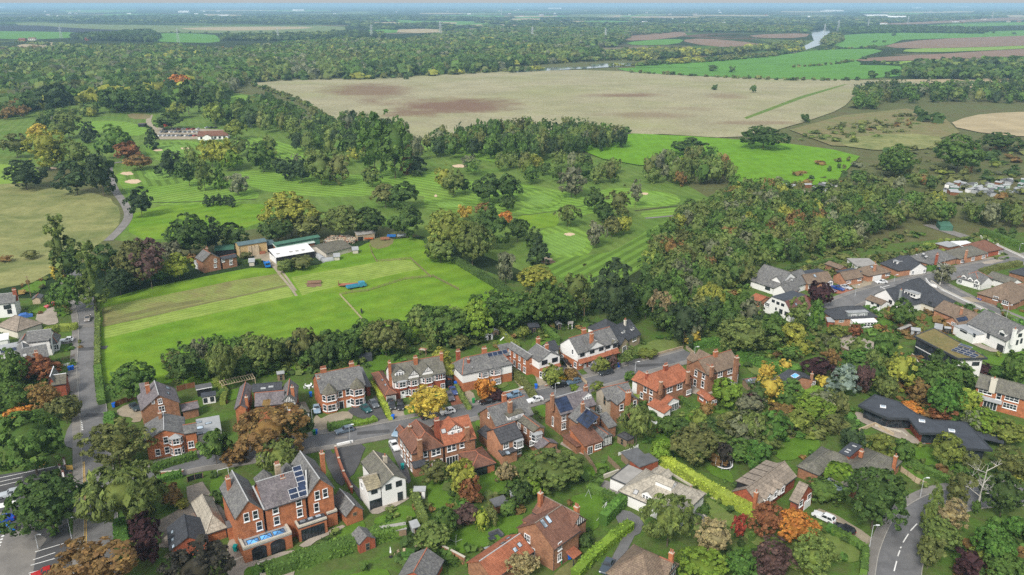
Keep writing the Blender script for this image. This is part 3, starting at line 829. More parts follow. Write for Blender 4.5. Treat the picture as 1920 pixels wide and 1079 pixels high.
class House:
 def __init__(s,name,label,zm,a,b,z,cat='house',group=None):
  s.zm=zm
  A=P(*zm(a),z); B=P(*zm(b),z)
  s.ang=math.atan2(B.y-A.y,B.x-A.x)
  s.root=empty(name,(A.x,A.y,0),s.ang)
  tag(s.root,label,cat,group)
  s.W=Matrix.Translation((A.x,A.y,0)) @ Matrix.Rotation(s.ang,4,'Z')
  s.I=s.W.inverted()
  s.C=s.I @ Vector((0,0,CAM_H))
 def loc(s,p,z):return s.I @ P(*s.zm(p),z)
 def lray(s,p):return (s.I.to_3x3() @ ray(*s.zm(p)))
 def hit(s,p,o,n):
  d=s.lray(p); n=Vector(n)
  return s.C+d*((Vector(o)-s.C).dot(n)/d.dot(n))
 def block(s,pts,ze,kind='gu',wall='brick_red',roof='slate',rp=None,pitch=38,bk=None,depth=None,zr=None,base=.0,
    upper=None,split=2.7,ridge='terr',o=.3,zp=None,nowall=False,flip=False,v1=None,u0=None,u1=None,hipk=1.0,th=.16):
  return Block(s,pts,ze,kind,wall,roof,rp,pitch,bk,depth,zr,base,upper,split,ridge,o,zp,nowall,v1,u0,u1,hipk,th)
 def part(s,name,m,mats,**k):return m.build(name,mats,s.root,**k)
class Block:
 def __init__(s,H,pts,ze,kind,wall,roof,rp,pitch,bk,depth,zr,base,upper,split,ridge,o,zp,nowall,v1,u0,u1,hipk,th):
  s.H=H; s.kind=kind; s.ze=ze; s.base=base; s.roofmat=roof; s.wallmat=wall; s.ridgemat=ridge; s.o=o; s.th=th
  q=[H.loc(p,ze if zp is None else zp) for p in pts]
  s.u0=min(p.x for p in q); s.u1=max(p.x for p in q); s.v0=min(p.y for p in q); s.v1=max(p.y for p in q)
  tp=math.tan(math.radians(pitch))
  if len(pts)==2:
   vf=(q[0].y+q[1].y)/2
   s.v0=vf; s.v1=vf+(depth or 8)
   if kind in ('gu','hu') and rp:
    n=Vector((0,-tp,1)).normalized()
    h=H.hit(rp,(0,vf,ze),n)
    s.v1=vf+2*(h.y-vf); zr=h.z
   elif kind in ('gv','mv') and rp:
    h=H.hit(rp,(0,vf,0),(0,1,0)); zr=h.z
    if bk:
     h=H.loc(bk,zr); s.v1=h.y
  if v1 is not None:s.v1=s.v0+v1
  if u0 is not None:s.u0=s.u1-u0
  if u1 is not None:s.u1=s.u0+u1
  du=s.u1-s.u0; dv=s.v1-s.v0
  if zr is None:
   r={'gu':dv/2,'hu':dv/2,'gv':du/2,'mv':du/2,'hv':du/2,'pyr':min(du,dv)/2,'flat':0,
     'lf':dv,'lb':dv,'ll':du,'lr':du}[kind]
   zr=ze+r*tp
  s.zr=zr
  um=(s.u0+s.u1)/2; vm=(s.v0+s.v1)/2; s.um=um; s.vm=vm
  U0,U1,V0,V1=s.u0,s.u1,s.v0,s.v1
  m=MB(); rg=[]
  s.sl={}
  def slope(f,*pp):
   pp=[Vector(p) for p in pp]; s.sl[f]=pp; m.slab(pp,th,0)
  if kind=='gu':
   slope('f',(U0,V0,ze),(U1,V0,ze),(U1,vm,zr),(U0,vm,zr))
   slope('b',(U1,V1,ze),(U0,V1,ze),(U0,vm,zr),(U1,vm,zr))
   rg=[((U0,vm,zr),(U1,vm,zr))]
  elif kind=='gv':
   slope('l',(U0,V1,ze),(U0,V0,ze),(um,V0,zr),(um,V1,zr))
   slope('r',(U1,V0,ze),(U1,V1,ze),(um,V1,zr),(um,V0,zr))
   rg=[((um,V0,zr),(um,V1,zr))]
  elif kind=='mv':
   a=U0+du*.27; b=U1-du*.27; zt=ze+(zr-ze)*.72
   slope('l',(U0,V1,ze),(U0,V0,ze),(a,V0,zt),(a,V1,zt))
   slope('r',(U1,V0,ze),(U1,V1,ze),(b,V1,zt),(b,V0,zt))
   m.slab([(a,V0,zt),(b,V0,zt),(b,V1,zt),(a,V1,zt)],th,1)
   s.zt=zt; s.ab=(a,b)
  elif kind in ('hu','hv','pyr'):
   hr=(dv/2 if du >= dv else du/2)*hipk
   if du >= dv:A=(U0+hr,vm,zr); B=(U1-hr,vm,zr)
   else:A=(um,V0+hr,zr); B=(um,V1-hr,zr)
   c=[(U0,V0,ze),(U1,V0,ze),(U1,V1,ze),(U0,V1,ze)]
   if du >= dv:
    slope('f',c[0],c[1],B,A); slope('b',c[2],c[3],A,B); slope('r',c[1],c[2],B); slope('l',c[3],c[0],A)
    rg=[(A,B),(c[0],A),(c[3],A),(c[1],B),(c[2],B)]
   else:
    slope('l',c[3],c[0],A,B); slope('r',c[1],c[2],B,A); slope('f',c[0],c[1],A); slope('b',c[2],c[3],B)
    rg=[(A,B),(c[0],A),(c[1],A),(c[2],B),(c[3],B)]
  elif kind=='flat':
   m.slab([(U0,V0,ze),(U1,V0,ze),(U1,V1,ze),(U0,V1,ze)],.25,0)
   s.sl['f']=[Vector(p) for p in ((U0,V0,ze),(U1,V0,ze),(U1,V1,ze),(U0,V1,ze))]
  elif kind=='lf':slope('f',(U0,V0,ze),(U1,V0,ze),(U1,V1,zr),(U0,V1,zr))
  elif kind=='lb':slope('b',(U1,V1,ze),(U0,V1,ze),(U0,V0,zr),(U1,V0,zr))
  elif kind=='ll':slope('l',(U0,V1,ze),(U0,V0,ze),(U1,V0,zr),(U1,V1,zr))
  elif kind=='lr':slope('r',(U1,V0,ze),(U1,V1,ze),(U0,V1,zr),(U0,V0,zr))
  rm=[MAT[roof]]+([MAT['felt_d']] if kind=='mv' else [])
  s.roof=H.part('roof',m,rm)
  if rg and ridge:
   k=MB()
   for a,b in rg:k.bar(Vector(a)+Vector((0,0,.03)),Vector(b)+Vector((0,0,.03)),.2,.12)
   k.build('ridge',MAT[ridge],s.roof)
  s.w=(U0+o,U1-o,V0+o,V1-o)
  if nowall:return
  a,b,c,d=s.w
  slope_t={'gu':(zr-ze)/(dv/2),'gv':(zr-ze)/(du/2)}.get(kind,0)
  zt=ze+o*slope_t-.05 if kind != 'flat' else ze-.2
  wm=MB()
  z0=base
  outline=[(a,c),(b,c),(b,d),(a,d)]
  wm.prism(outline,z0,zt,0,None,False)
  H2=(zr-ze)
  top=zr-.14
  if kind=='gu':
   for x,r_ in ((a,0),(b,1)):
    t=[(x,c,zt),(x,d,zt),(x,vm,top)]
    if not r_:t=t[::-1]
    wm.poly(t,0,[(p[1],p[2]) for p in t])
  elif kind=='gv':
   for y,r_ in ((c,0),(d,1)):
    t=[(a,y,zt),(b,y,zt),(um,y,top)]
    if r_:t=t[::-1]
    wm.poly(t,0,[(p[0],p[2]) for p in t])
  elif kind=='mv':
   for y,r_ in ((c,0),(d,1)):
    t=[(a,y,zt),(b,y,zt),(s.ab[1],y,s.zt-.1),(s.ab[0],y,s.zt-.1)]
    if r_:t=t[::-1]
    wm.poly(t,0,[(p[0],p[2]) for p in t])
  elif kind in ('lf','lb','ll','lr'):
   top=zr-.2
   if kind in ('lf','lb'):
    yy=d if kind=='lf' else c; y2=c if kind=='lf' else d
    wm.poly([(a,yy,zt),(b,yy,zt),(b,yy,top),(a,yy,top)],0,[(0,0),(1,0),(1,1),(0,1)])
    for x in (a,b):wm.poly([(x,y2,zt),(x,yy,zt),(x,yy,top)],0,[(0,0),(1,0),(1,1)])
   else:
    xx=b if kind=='ll' else a; x2=a if kind=='ll' else b
    wm.poly([(xx,c,zt),(xx,d,zt),(xx,d,top),(xx,c,top)],0,[(0,0),(1,0),(1,1),(0,1)])
    for y in (c,d):wm.poly([(x2,y,zt),(xx,y,zt),(xx,y,top)],0,[(0,0),(1,0),(1,1)])
  if upper:
   # the upper storey has its own facing, 4 cm proud
   um_=MB(); e=.04
   a2,b2,c2,d2=a-e,b+e,c-e,d+e
   um_.prism([(a2,c2),(b2,c2),(b2,d2),(a2,d2)],split,zt,0)
   if kind=='gv':
    for y,r_ in ((c2,0),(d2,1)):
     t=[(a2,y,zt),(b2,y,zt),(um,y,zr-.14)]
     um_.poly(t[::-1] if r_ else t,0)
   if kind=='gu':
    for x,r_ in ((a2,0),(b2,1)):
     t=[(x,c2,zt),(x,d2,zt),(x,vm,zr-.14)]
     um_.poly(t if r_ else t[::-1],0)
   H.part('upper_wall',um_,MAT[upper])
  H.part('wall',wm,MAT[wall])
  if kind != 'flat':
   gm=MB()                                                  # gutters along the eaves
   if kind in ('gu','hu','hv','pyr'):
    gm.bar((U0+.1,V0-.05,ze-.12),(U1-.1,V0-.05,ze-.12),.11)
   if kind in ('gv','hu','hv','pyr'):
    gm.bar((U0-.05,V0+.1,ze-.12),(U0-.05,V1-.1,ze-.12),.11); gm.bar((U1+.05,V0+.1,ze-.12),(U1+.05,V1-.1,ze-.12),.11)
   gm.tube((b+.02,c-.1,0),(b+.02,c-.1,ze-.1),.06,n=5)
   H.part('gutter',gm,MAT['dark'])
 # -- wall planes
 def face(s,f):
  a,b,c,d=s.w
  return {'f':((a,c),(0,-1)),'b':((b,d),(0,1)),'r':((b,c),(1,0)),'l':((a,d),(-1,0))}[f]
 def at(s,f,p,out=.0):
  (x,y),(nx,ny)=s.face(f)
  return s.H.hit(p,(x+nx*out,y+ny*out,0),(nx,ny,0))
 def win(s,f,pts,w=1.1,h=1.4,style='w1',out=.0,name='window',parent=None):
  fr,pn=win_mesh(w,h,style)
  for p in pts:
   if len(p)>2:fr,pn=win_mesh(p[2],p[3],style)
   c=s.at(f,p,out+.01)
   o_=obj(name,fr,s.H.root,loc=c,rot=(0,0,ROT[f]))
   obj('pane',pn,o_)
 def door(s,f,p,w=1.0,h=2.1,mat='upvc',out=.0,name='door'):
  c=s.at(f,p,out+.02); c.z=h/2+.05
  m=MB(); m.box(-w/2,w/2,-.05,.03,-h/2,h/2)
  m.box(-w/2-.1,-w/2,-.08,.03,-h/2,h/2+.1,1); m.box(w/2,w/2+.1,-.08,.03,-h/2,h/2+.1,1); m.box(-w/2,w/2,-.08,.03,h/2,h/2+.1,1)
  if name=='door':m.box(-w*.3,w*.3,-.062,0,h*.1,h*.4,2)
  return m.build(name,[MAT[mat],MAT['upvc'],MAT['glass']],s.H.root,loc=c,rot=(0,0,ROT[f]))
 def wide(s,f,p,w,h,n,style='d',name='glazed_door'):
  c=s.at(f,p,.01); c.z=h/2+.12
  fr,pn=win_mesh(w,h,style+str(n-1)+'0')
  o_=obj(name,fr,s.H.root,loc=c,rot=(0,0,ROT[f])); obj('pane',pn,o_)
 def rows(s,f,n,z,w=1.1,h=1.4,style='w1',a=.12,b=.88):
  A,B,C,D=s.w
  L=(B-A) if f in 'fb' else (D-C)
  fr,pn=win_mesh(w,h,style)
  for i in range(n):
   t=(a+(b-a)*(i/(n-1) if n>1 else .5))*L
   p={'f':(A+t,C-.01),'b':(B-t,D+.01),'r':(B+.01,C+t),'l':(A-.01,D-t)}[f]
   o_=obj('window',fr,s.H.root,loc=(p[0],p[1],z),rot=(0,0,ROT[f])); obj('pane',pn,o_)
 # -- roof planes
 def onslope(s,f,p,lift=.0):
  q=s.sl[f]; n=(q[1]-q[0]).cross(q[2]-q[0]).normalized()
  h=s.H.hit(p,q[0]+n*lift,n)
  e=(q[1]-q[0]).normalized(); up=n.cross(e)
  M=Matrix((e,up,n)).transposed().to_4x4(); M.translation=h
  return M
 def skyl(s,f,pts,w=.8,h=1.2,mat='skyglass',frame='dark',name='skylight'):
  k=('sky',w,h,mat,frame)
  if k not in CACHE:
   m=MB(); b=.08
   m.box(-w/2-b,-w/2,-h/2-b,h/2+b,-.1,.1); m.box(w/2,w/2+b,-h/2-b,h/2+b,-.1,.1)
   m.box(-w/2,w/2,-h/2-b,-h/2,-.1,.1); m.box(-w/2,w/2,h/2,h/2+b,-.1,.1)
   g_=MB(); g_.box(-w/2,w/2,-h/2,h/2,-.1,.07)
   CACHE[k]=(m.mesh('skylight',MAT[frame]),g_.mesh('pane',MAT[mat]))
  a,b=CACHE[k]
  for p in pts:
   M=s.onslope(f,p)
   o_=obj(name,a,s.H.root,loc=M.translation,rot=M.to_euler()); obj('pane',b,o_)
 def solar(s,f,p,cols,rws,w=1.65,h=1.0,gap=.06,rim='upvc'):
  k=('sol',w,h,rim)
  if k not in CACHE:
   m=MB(); m.box(0,w,0,h,.05,.11,1); m.box(.05,w-.05,.05,h-.05,.05,.118,0)
   CACHE[k]=m.mesh('solar_panel',[MAT['solar'],MAT[rim]])
  M=s.onslope(f,p)
  for i in range(cols):
   for j in range(rws):
    T=M @ Matrix.Translation((i*(w+gap),j*(h+gap),.02))
    obj('solar_panel',CACHE[k],s.H.root,loc=T.translation,rot=T.to_euler())
 def chim(s,p,zt,w=.9,d=.6,pots=2,mat=None,base=None):
  c=s.H.loc(p,zt)
  zt=min(zt,s.zr+(1.25 if base is None else 1.5)); c=s.H.loc(p,zt)
  mat={'terr':'brick_orange'}.get(mat,mat)
  base=s.ze-.4 if base is None else base
  a,b=chim_mesh(w,d,zt-base,pots,mat or s.wallmat)
  o_=obj('chimney',a,s.H.root,loc=(c.x,c.y,base))
  for i in range(pots):
   obj('chimney_pot',b,o_,loc=((i+.5)/pots*w-w/2,0,zt-base-.02))
 def dorm(s,f,p,w,h,kind='gable',wall='white',roof=None,wins=2,ww=.55,wh=.8,style='w0',rise=None,timber=False):
  q=s.sl[f]; n=(q[1]-q[0]).cross(q[2]-q[0]).normalized()
  M=s.onslope(f,p); c=M.translation
  hz=Vector((n.x,n.y,0)).normalized()                 # horizontally out of the roof
  e=(q[1]-q[0]).normalized()
  tp=math.hypot(n.x,n.y)/n.z
  c=c+hz*.25                                           # face stands a little down the slope
  z0=-h*.55; z1=h*.5
  rise=(w/2*.75 if kind=='gable' else .0) if rise is None else rise
  dep=(z1-z0+rise)/tp+.4
  rot=math.atan2(e.y,e.x)
  m=MB(); m.box(-w/2,w/2,0,dep,z0,z1,0)
  if kind=='gable':
   t=[(-w/2,0,z1),(w/2,0,z1),(0,0,z1+rise)]; m.poly(t,0)
  if timber:
   for i in range(7):
    x=-w/2+w*(i+.5)/7
    hh=rise*(1-abs(x)/(w/2))
    m.box(x-.05,x+.05,-.04,.05,z1,z1+hh,1)
   m.box(-w/2,w/2,-.045,.05,z1-.06,z1+.06,1)
  d=m.build('dormer',[MAT[wall],MAT['black']],s.H.root,loc=c,rot=(0,0,rot))
  r=MB(); ov=.18
  if kind=='gable':
   sl_=rise/(w/2); zz=z1-ov*sl_
   r.slab([(-w/2-ov,dep,zz),(-w/2-ov,-ov,zz),(0,-ov,z1+rise),(0,dep,z1+rise)],.1)
   r.slab([(w/2+ov,-ov,zz),(w/2+ov,dep,zz),(0,dep,z1+rise),(0,-ov,z1+rise)],.1)
  elif kind=='hip':
   rr=w/2*.7
   r.slab([(-w/2-ov,-ov,z1),(w/2+ov,-ov,z1),(0,w/2,z1+rr)],.1)
   r.slab([(-w/2-ov,dep,z1),(-w/2-ov,-ov,z1),(0,w/2,z1+rr),(0,dep,z1+rr)],.1)
   r.slab([(w/2+ov,-ov,z1),(w/2+ov,dep,z1),(0,dep,z1+rr),(0,w/2,z1+rr)],.1)
  else:
   r.slab([(-w/2-ov,-ov,z1+.12),(w/2+ov,-ov,z1+.12),(w/2+ov,dep,z1+.12+rise),(-w/2-ov,dep,z1+.12+rise)],.14)
  r.build('dormer_roof',MAT[roof or s.roofmat],d)
  if wins:
   fr,pn=win_mesh(ww,wh,style)
   for i in range(wins):
    x=w*((i+.5)/wins-.5)*(.86 if wins>1 else 1)
    wv=MB()
    wob=obj('window',fr,d,loc=(x,-.01,(z0+z1)/2+h*.06))
    wob2=obj('pane',pn,d,loc=(x,-.012,(z0+z1)/2+h*.06))
 def bay(s,f,p,w,dep,z0,z1,wall=None,wins=((1.0,),),roof='slate',style='w1',band='white',round_=False,rh=.9):
  c=s.at(f,p); c.z=0
  k=.62
  o3=[(-w/2,.1),(-w/2*k,-dep),(w/2*k,-dep),(w/2,.1)]
  m=MB(); m.prism(o3,z0,z1,0)
  bo=m.build('bay_window',MAT[wall or s.wallmat],s.H.root,loc=c,rot=(0,0,ROT[f]))
  rm=MB(); ov=.2
  e3=[(-w/2-ov,.1),(-w/2*k-ov,-dep-ov),(w/2*k+ov,-dep-ov),(w/2+ov,.1)]
  ap=(0,.2,z1+rh)
  for i in range(3):
   rm.slab([(e3[i][0],e3[i][1],z1),(e3[i+1][0],e3[i+1][1],z1),ap],.1)
  rm.build('bay_roof',MAT[roof],bo)
  for zc,hh in wins:
   for i in range(3):
    a=Vector((*o3[i],0)); b=Vector((*o3[i+1],0)); L=(b-a).length
    ww=L-.5 if i==1 else L-.42
    fr,pn=win_mesh(ww,hh,style if i==1 else style[0]+'01')
    mid=(a+b)/2; mid.z=zc
    an=math.atan2(b.y-a.y,b.x-a.x)
    nn=Vector((math.sin(an),-math.cos(an),0))*.01
    obj('window',fr,bo,loc=mid+nn,rot=(0,0,an)); obj('pane',pn,bo,loc=mid+nn*1.4,rot=(0,0,an))
 def timber(s,f,z0,z1,n=8,gable=True,mat='black',rail=True):
  A,B,C,D=s.w
  L=(B-A) if f in 'fb' else (D-C)
  m=MB()
  for i in range(n+1):
   x=-L/2+L*i/n
   zt=z1+((s.zr-s.ze)*(1-abs(x)/(L/2))-.1 if gable else 0)
   if zt>z0+.1:m.box(x-.07,x+.07,-.05,.02,z0,zt)
  if rail:m.box(-L/2,L/2,-.055,.02,z0-.08,z0+.08); m.box(-L/2,L/2,-.055,.02,z1-.08,z1+.08)
  c={'f':((A+B)/2,C-.04),'r':(B+.04,(C+D)/2),'l':(A-.04,(C+D)/2),'b':((A+B)/2,D+.04)}[f]
  m.build('timber_framing',MAT[mat],s.H.root,loc=(c[0],c[1],0),rot=(0,0,ROT[f]))
 def skirt(s,f,z,dep=.9,roof='tile_red',a=.0,b=1.0):
  A,B,C,D=s.w
  L=(B-A) if f in 'fb' else (D-C)
  m=MB(); m.slab([(-L/2+L*a,-dep,z),(-L/2+L*b,-dep,z),(-L/2+L*b,.05,z+dep*.75),(-L/2+L*a,.05,z+dep*.75)],.12)
  c={'f':((A+B)/2,C),'r':(B,(C+D)/2),'l':(A,(C+D)/2),'b':((A+B)/2,D)}[f]
  m.build('canopy_roof',MAT[roof],s.H.root,loc=(c[0],c[1],0),rot=(0,0,ROT[f]))
 def parapet(s,h=.35,w=.3,mat='concrete',sides='flr'):
  a,b,c,d=s.u0,s.u1,s.v0,s.v1; z=s.ze
  m=MB()
  if 'f' in sides:m.box(a,b,c,c+w,z-.1,z+h)
  if 'b' in sides:m.box(a,b,d-w,d,z-.1,z+h)
  y0=c+w if 'f' in sides else c; y1=d-w if 'b' in sides else d
  if 'l' in sides:m.box(a,a+w,y0,y1,z-.1,z+h)
  if 'r' in sides:m.box(b-w,b,y0,y1,z-.1,z+h)
  s.H.part('parapet',m,MAT[mat])
def strips(H,name,ab,w,h,mat,parent=None):
 m=MB()
 for a,b in ab:m.bar(a,b,w,h)
 return m.build(name,MAT[mat],parent or H.root)
# ---------------------------------------------------------------- the houses along the street
ZA,ZB,ZC_,ZD,ZE,ZF=Z(240,690),Z(560,660),Z(680,650),Z(840,620),Z(1020,580),Z(720,750)
ZG,ZH,ZI,ZJ,ZK,ZL=Z(880,720),Z(1010,720),Z(1170,640),Z(420,840),Z(420,945,8.0),Z(620,835)
ZM,ZN,ZO,ZP,ZQ,ZR=Z(880,920),Z(1120,850),Z(1340,840),Z(1480,800),Z(1400,490),Z(1560,450)
ZS,ZT,ZU,ZV,ZW,ZX=Z(1700,430,8.7),Z(1540,540,6.06),Z(1720,530,7.24),Z(1690,590,6.29),Z(0,530,7.24),Z(0,610,7.24)
ZY,Z1,Z2,Z3,Z4=Z(1520,640,4.795),Z(400,640,4.795),Z(1200,640,4.795),Z(1200,854,4.795),Z(400,854,4.795)
Z5,Z6,Z7,Z8,Z0=Z(0,640,4.795),Z(0,854,4.795),Z(340,410,4.795),Z(800,854,4.795),Z(0,0,1)
# big orange brick house, bottom left
h=House('brick_mansion','large orange brick house with slate gables, solar panels and two flat-roofed extensions',ZJ,(165,1075),(1660,600),8.6)
L=h.block([(165,1075),(610,935)],8.6,'gv','brick_orange','slate',rp=(365,795),bk=(225,305),ridge='lead')
Rr=h.block([(1240,735),(1660,602)],8.6,'gv','brick_orange','slate',rp=(1430,465),bk=(1235,20),ridge='lead')
Mi=h.block([(600,935),(1245,737)],8.6,'gu','brick_orange','slate_p',rp=(830,408),pitch=44,ridge='lead',u0=None)
L.win('f',[(335,1040),(470,1000)],.85,1.7,'w01'); Rr.win('f',[(1395,710),(1515,675),(1385,890)],.85,1.8,'w01')
Mi.win('f',[(770,925),(1120,815),(1135,970)],.95,1.6,'w01')
h.zm=ZK
L.win('f',[(530,330)],.95,1.8,'w01'); Mi.win('f',[(790,250)],.95,1.7,'w01')
h.zm=ZJ
Mi.chim((875,440),12.2,1.0,.7,2,'brick_orange'); Mi.chim((795,240),13.0,1.0,1.2,3,'stone',9); L.chim((55,450),12.4,.8,.9,2,'brick_orange',4); Rr.chim((1465,75),13.0,.8,.9,2,'brick_orange',8)
Mi.solar('f',(1112,600),1,4,1.75,1.05); Mi.solar('f',(1000,785),2,2,1.75,1.05)
for px_ in ((600,395),(945,290)):
 c=h.loc(px_,10)
 m=MB(); q=[(-1.9,-1.9,0),(1.9,-1.9,0),(1.9,1.9,0),(-1.9,1.9,0)]
 for i in range(4):m.slab([q[i],q[(i+1) % 4],(0,0,2.6)],.1)
 m.box(-1.6,1.6,-1.6,1.6,-8,-.1,1)
 m.build('turret',[MAT['slate'],MAT['brick_orange']],h.root,loc=(c.x,c.y,8.6))
for a,b in (((L.um+1.9,Mi.vm-.6,Mi.zr-.25),(L.u1-.1,Mi.v0,Mi.ze+.12)),((Rr.um-1.6,Mi.vm-.6,Mi.zr-.25),(Rr.u0+.1,Mi.v0,Mi.ze+.12))):
 strips(h,'valley',[(a,b)],.3,.1,'lead')
h.zm=ZK
E1=h.block([(290,690),(1015,440),(235,520)],3.4,'flat','brick_orange','felt_l',o=.05)
E1.parapet(.4,.45,'concrete','flr')
E2=h.block([(1110,365),(1545,225),(1055,235)],3.4,'flat','brick_orange','felt_d',o=.05); E2.parapet(.4,.4,'concrete','fl')
E3=h.block([(1545,160),(1700,110),(1640,45)],3.3,'flat','brick_orange','felt_d',o=.05); E3.parapet(.4,.4,'concrete','fr')
for p in ((530,735),(810,650)):
 E1.wide('f',p,2.6,2.4,3,'b','french_door')
 c=E1.at('f',p); m=MB()
 m.prism([(1.3*math.cos(t*math.pi/8),.45*math.sin(t*math.pi/8)) for t in range(9)],-.03,.03)
 m.build('arch_light',MAT['glass'],h.root,loc=(c.x,c.y-.01,2.6),rot=(math.pi/2,0,0))
E2.wide('f',(1335,400),4.6,2.5,7,'b','glazed_screen')
for p in ((435,560),(630,490),(825,425)):
 c=h.loc(p,3.6); m=MB(); w=1.05; dd=.9
 q=[(-w,-dd),(w,-dd),(w,dd),(-w,dd)]
 for i in range(4):
  a,b=q[i],q[(i+1) % 4]; ap=(0,0,.62)
  m.poly([(*a,.1),(*b,.1),ap],0)
 m.box(-w-.1,w+.1,-dd-.1,dd+.1,-.2,.1,1)
 for a in q:m.bar((*a,.12),(0,0,.66),.08,.08,1)
 m.build('roof_lantern',[MAT['blueglass'],MAT['dark']],h.root,loc=(c.x,c.y,3.42))
E2.skyl('f',[(1180,262),(1295,222),(1410,182)],1.1,.8)
h.zm=ZJ
# white house with mossy tiles
h=House('white_house','white rendered house with lichen-yellow tiled roof beside the orange brick house',ZL,(548,692),(1147,503),5.2)
M_=h.block([(750,632),(1147,503)],5.2,'gv','white','tile_grey',rp=(925,458),bk=(695,62),ridge='pale')
W_=h.block([(548,692),(775,622)],5.1,'gu','white','tile_yel',rp=(640,432),pitch=30,ridge='pale')
M_.win('f',[(865,625),(1020,575)],1.2,1.2,'d1'); W_.win('f',[(652,695)],1.2,.9,'d11'); M_.wide('f',(1040,745),1.0,2.1,1,'d'); W_.wide('f',(775,830),5.6,2.1,4,'d')
M_.chim((812,160),8.6,.7,.7,1,'pale'); W_.win('l',[(470,600)],.8,1.1,'w0')
h=House('brick_garage','small orange brick outbuilding with slate gable roof next to white house',ZL,(225,1075),(505,968),2.6,'outbuilding')
b=h.block([(225,1075),(505,968)],2.6,'gv','brick_orange','slate',rp=(340,908),bk=(255,610),ridge='lead'); b.win('f',[(360,1030)],.7,.6,'x0')
h=House('brick_garage','detached garage with dark blue-grey slate roof on the paved forecourt',Z6,(1525,862),(1870,772),2.6,'outbuilding')
b=h.block([(1525,862),(1870,772)],2.6,'gv','brick_red','slate_d',rp=(1682,737),bk=(1657,527),ridge='slate_d')
b.skyl('l',[(1550,690),(1553,760),(1560,820)],.9,.5)
h=House('brick_garage','low brick garage with pale hipped tile roof left of the orange brick house',Z4,(-40,700),(125,645),2.5,'outbuilding')
h.block([(-70,715),(125,645),(-60,385)],2.5,'hu','brick_orange','tile_pale',pitch=22,ridge='tile_pale')
h=House('brick_garage','flat-topped brick boiler house against the large orange brick house',Z4,(120,580),(190,560),3.4,'outbuilding')
h.block([(125,650),(192,632),(118,590)],3.2,'flat','brick_orange','felt',o=.05)
# pair at the corner of the lane
h=House('brick_house','brown brick gabled house with purple slates behind the gravel corner drive',ZA,(190,648),(780,520),5.4)
b=h.block([(190,648),(780,522)],5.4,'gv','brick_brown','slate_p',rp=(450,408),bk=(432,182),ridge='lead')
b.win('f',[(480,500)],.8,1.2,'w1'); b.win('f',[(378,520)],.5,.6,'w0'); b.win('f',[(505,615)],1.2,1.4,'w1'); b.chim((285,250),9.6,1.0,.7,3,'terr',4); b.skyl('r',[(595,305)],1.2,1.0); b.skyl('r',[(600,380)],1.2,.5)
h.block([(770,560),(1045,600),(1030,498)],2.7,'gu','brick_brown','slate_p',pitch=28,ridge='terr')
h.block([(195,400),(290,380),(180,330)],5.2,'lf','brick_brown','slate_p',pitch=32)
h=House('brick_house','orange brick house with bay and slate hips beside a pale flat-roofed extension',Z5,(1297,900),(1665,832),5.4)
b=h.block([(1297,902),(1668,832)],5.4,'gv','brick_orange','slate',rp=(1490,795),bk=(1440,650),ridge='lead')
w=h.block([(1650,838),(1775,812)],5.4,'gu','brick_orange','slate',rp=(1700,745),pitch=34,ridge='terr')
b.win('f',[(1492,888),(1420,1000),(1503,978)],.9,1.5,'w01'); b.bay('f',(1590,930),2.9,1.0,0,5.0,'brick_orange',((1.5,1.5),(4.2,1.3)),'felt_l',band='white'); w.win('f',[(1718,928)],1.1,1.5,'w1')
b.chim((1435,640),9.8,.8,.9,2,'brick_brown')
h.zm=ZA
f=h.block([(1045,1000),(1385,830),(1015,790),(1340,712)],3.0,'flat','white','felt_l',o=.05); f.skyl('f',[(1060,815),(1070,985)],1.3,.8); f.skyl('f',[(1070,900)],1.6,1.4); f.skyl('f',[(1205,830)],1.4,.7)
h=House('garden_shed','dark green garden room with grey roof and white trim behind the corner houses',ZA,(1015,330),(1255,285),2.4,'garden room')
b=h.block([(1015,330),(1260,285),(1010,280)],2.4,'lf','black','felt',pitch=10); strips(h,'trim',[((b.u0,b.v0-.05,2.35),(b.u1,b.v0-.05,2.35))],.1,.18,'upvc')
h=House('summer_house','white and black summer house with dark flat roof behind the corner houses',ZA,(1100,420),(1320,385),2.4,'summer house')
b=h.block([(1095,440),(1320,390),(1100,390)],2.5,'lf','white','felt_d',pitch=8); b.win('f',[(1160,490,.8,1.2),(1260,470,.8,1.2)],.8,1.2,'d0')
def pergola(label,zm,a,b,c,z,mat,n=9,cat='pergola',roofed=False):
 h=House('pergola',label,zm,a,b,z,cat)
 q=[h.loc(p,z) for p in (a,b,c)]
 u0,u1=min(p.x for p in q),max(p.x for p in q); v0,v1=min(p.y for p in q),max(p.y for p in q)
 for x in (u0,u1):
  for y in (v0,v1):
   m=MB(); m.box(x-.08,x+.08,y-.08,y+.08,0,z); h.part('post',m,MAT[mat])
 for y in (v0,v1):
  m=MB(); m.box(u0-.2,u1+.2,y-.06,y+.06,z,z+.16); h.part('beam',m,MAT[mat])
 for i in range(n):
  x=u0+(u1-u0)*i/(n-1)
  m=MB(); m.box(x-.05,x+.05,v0-.2,v1+.2,z+.16,z+.3); h.part('rafter',m,MAT[mat])
 if roofed:
  m=MB(); m.box(u0-.1,u1+.1,v0-.1,v1+.1,z+.3,z+.34); h.part('roof_sheet',m,MAT['felt_l'])
 return h
pergola('long pale timber pergola over the patio behind the half-timbered house',ZA,(1410,270),(1900,160),(1395,200),2.3,'woodpale',14)
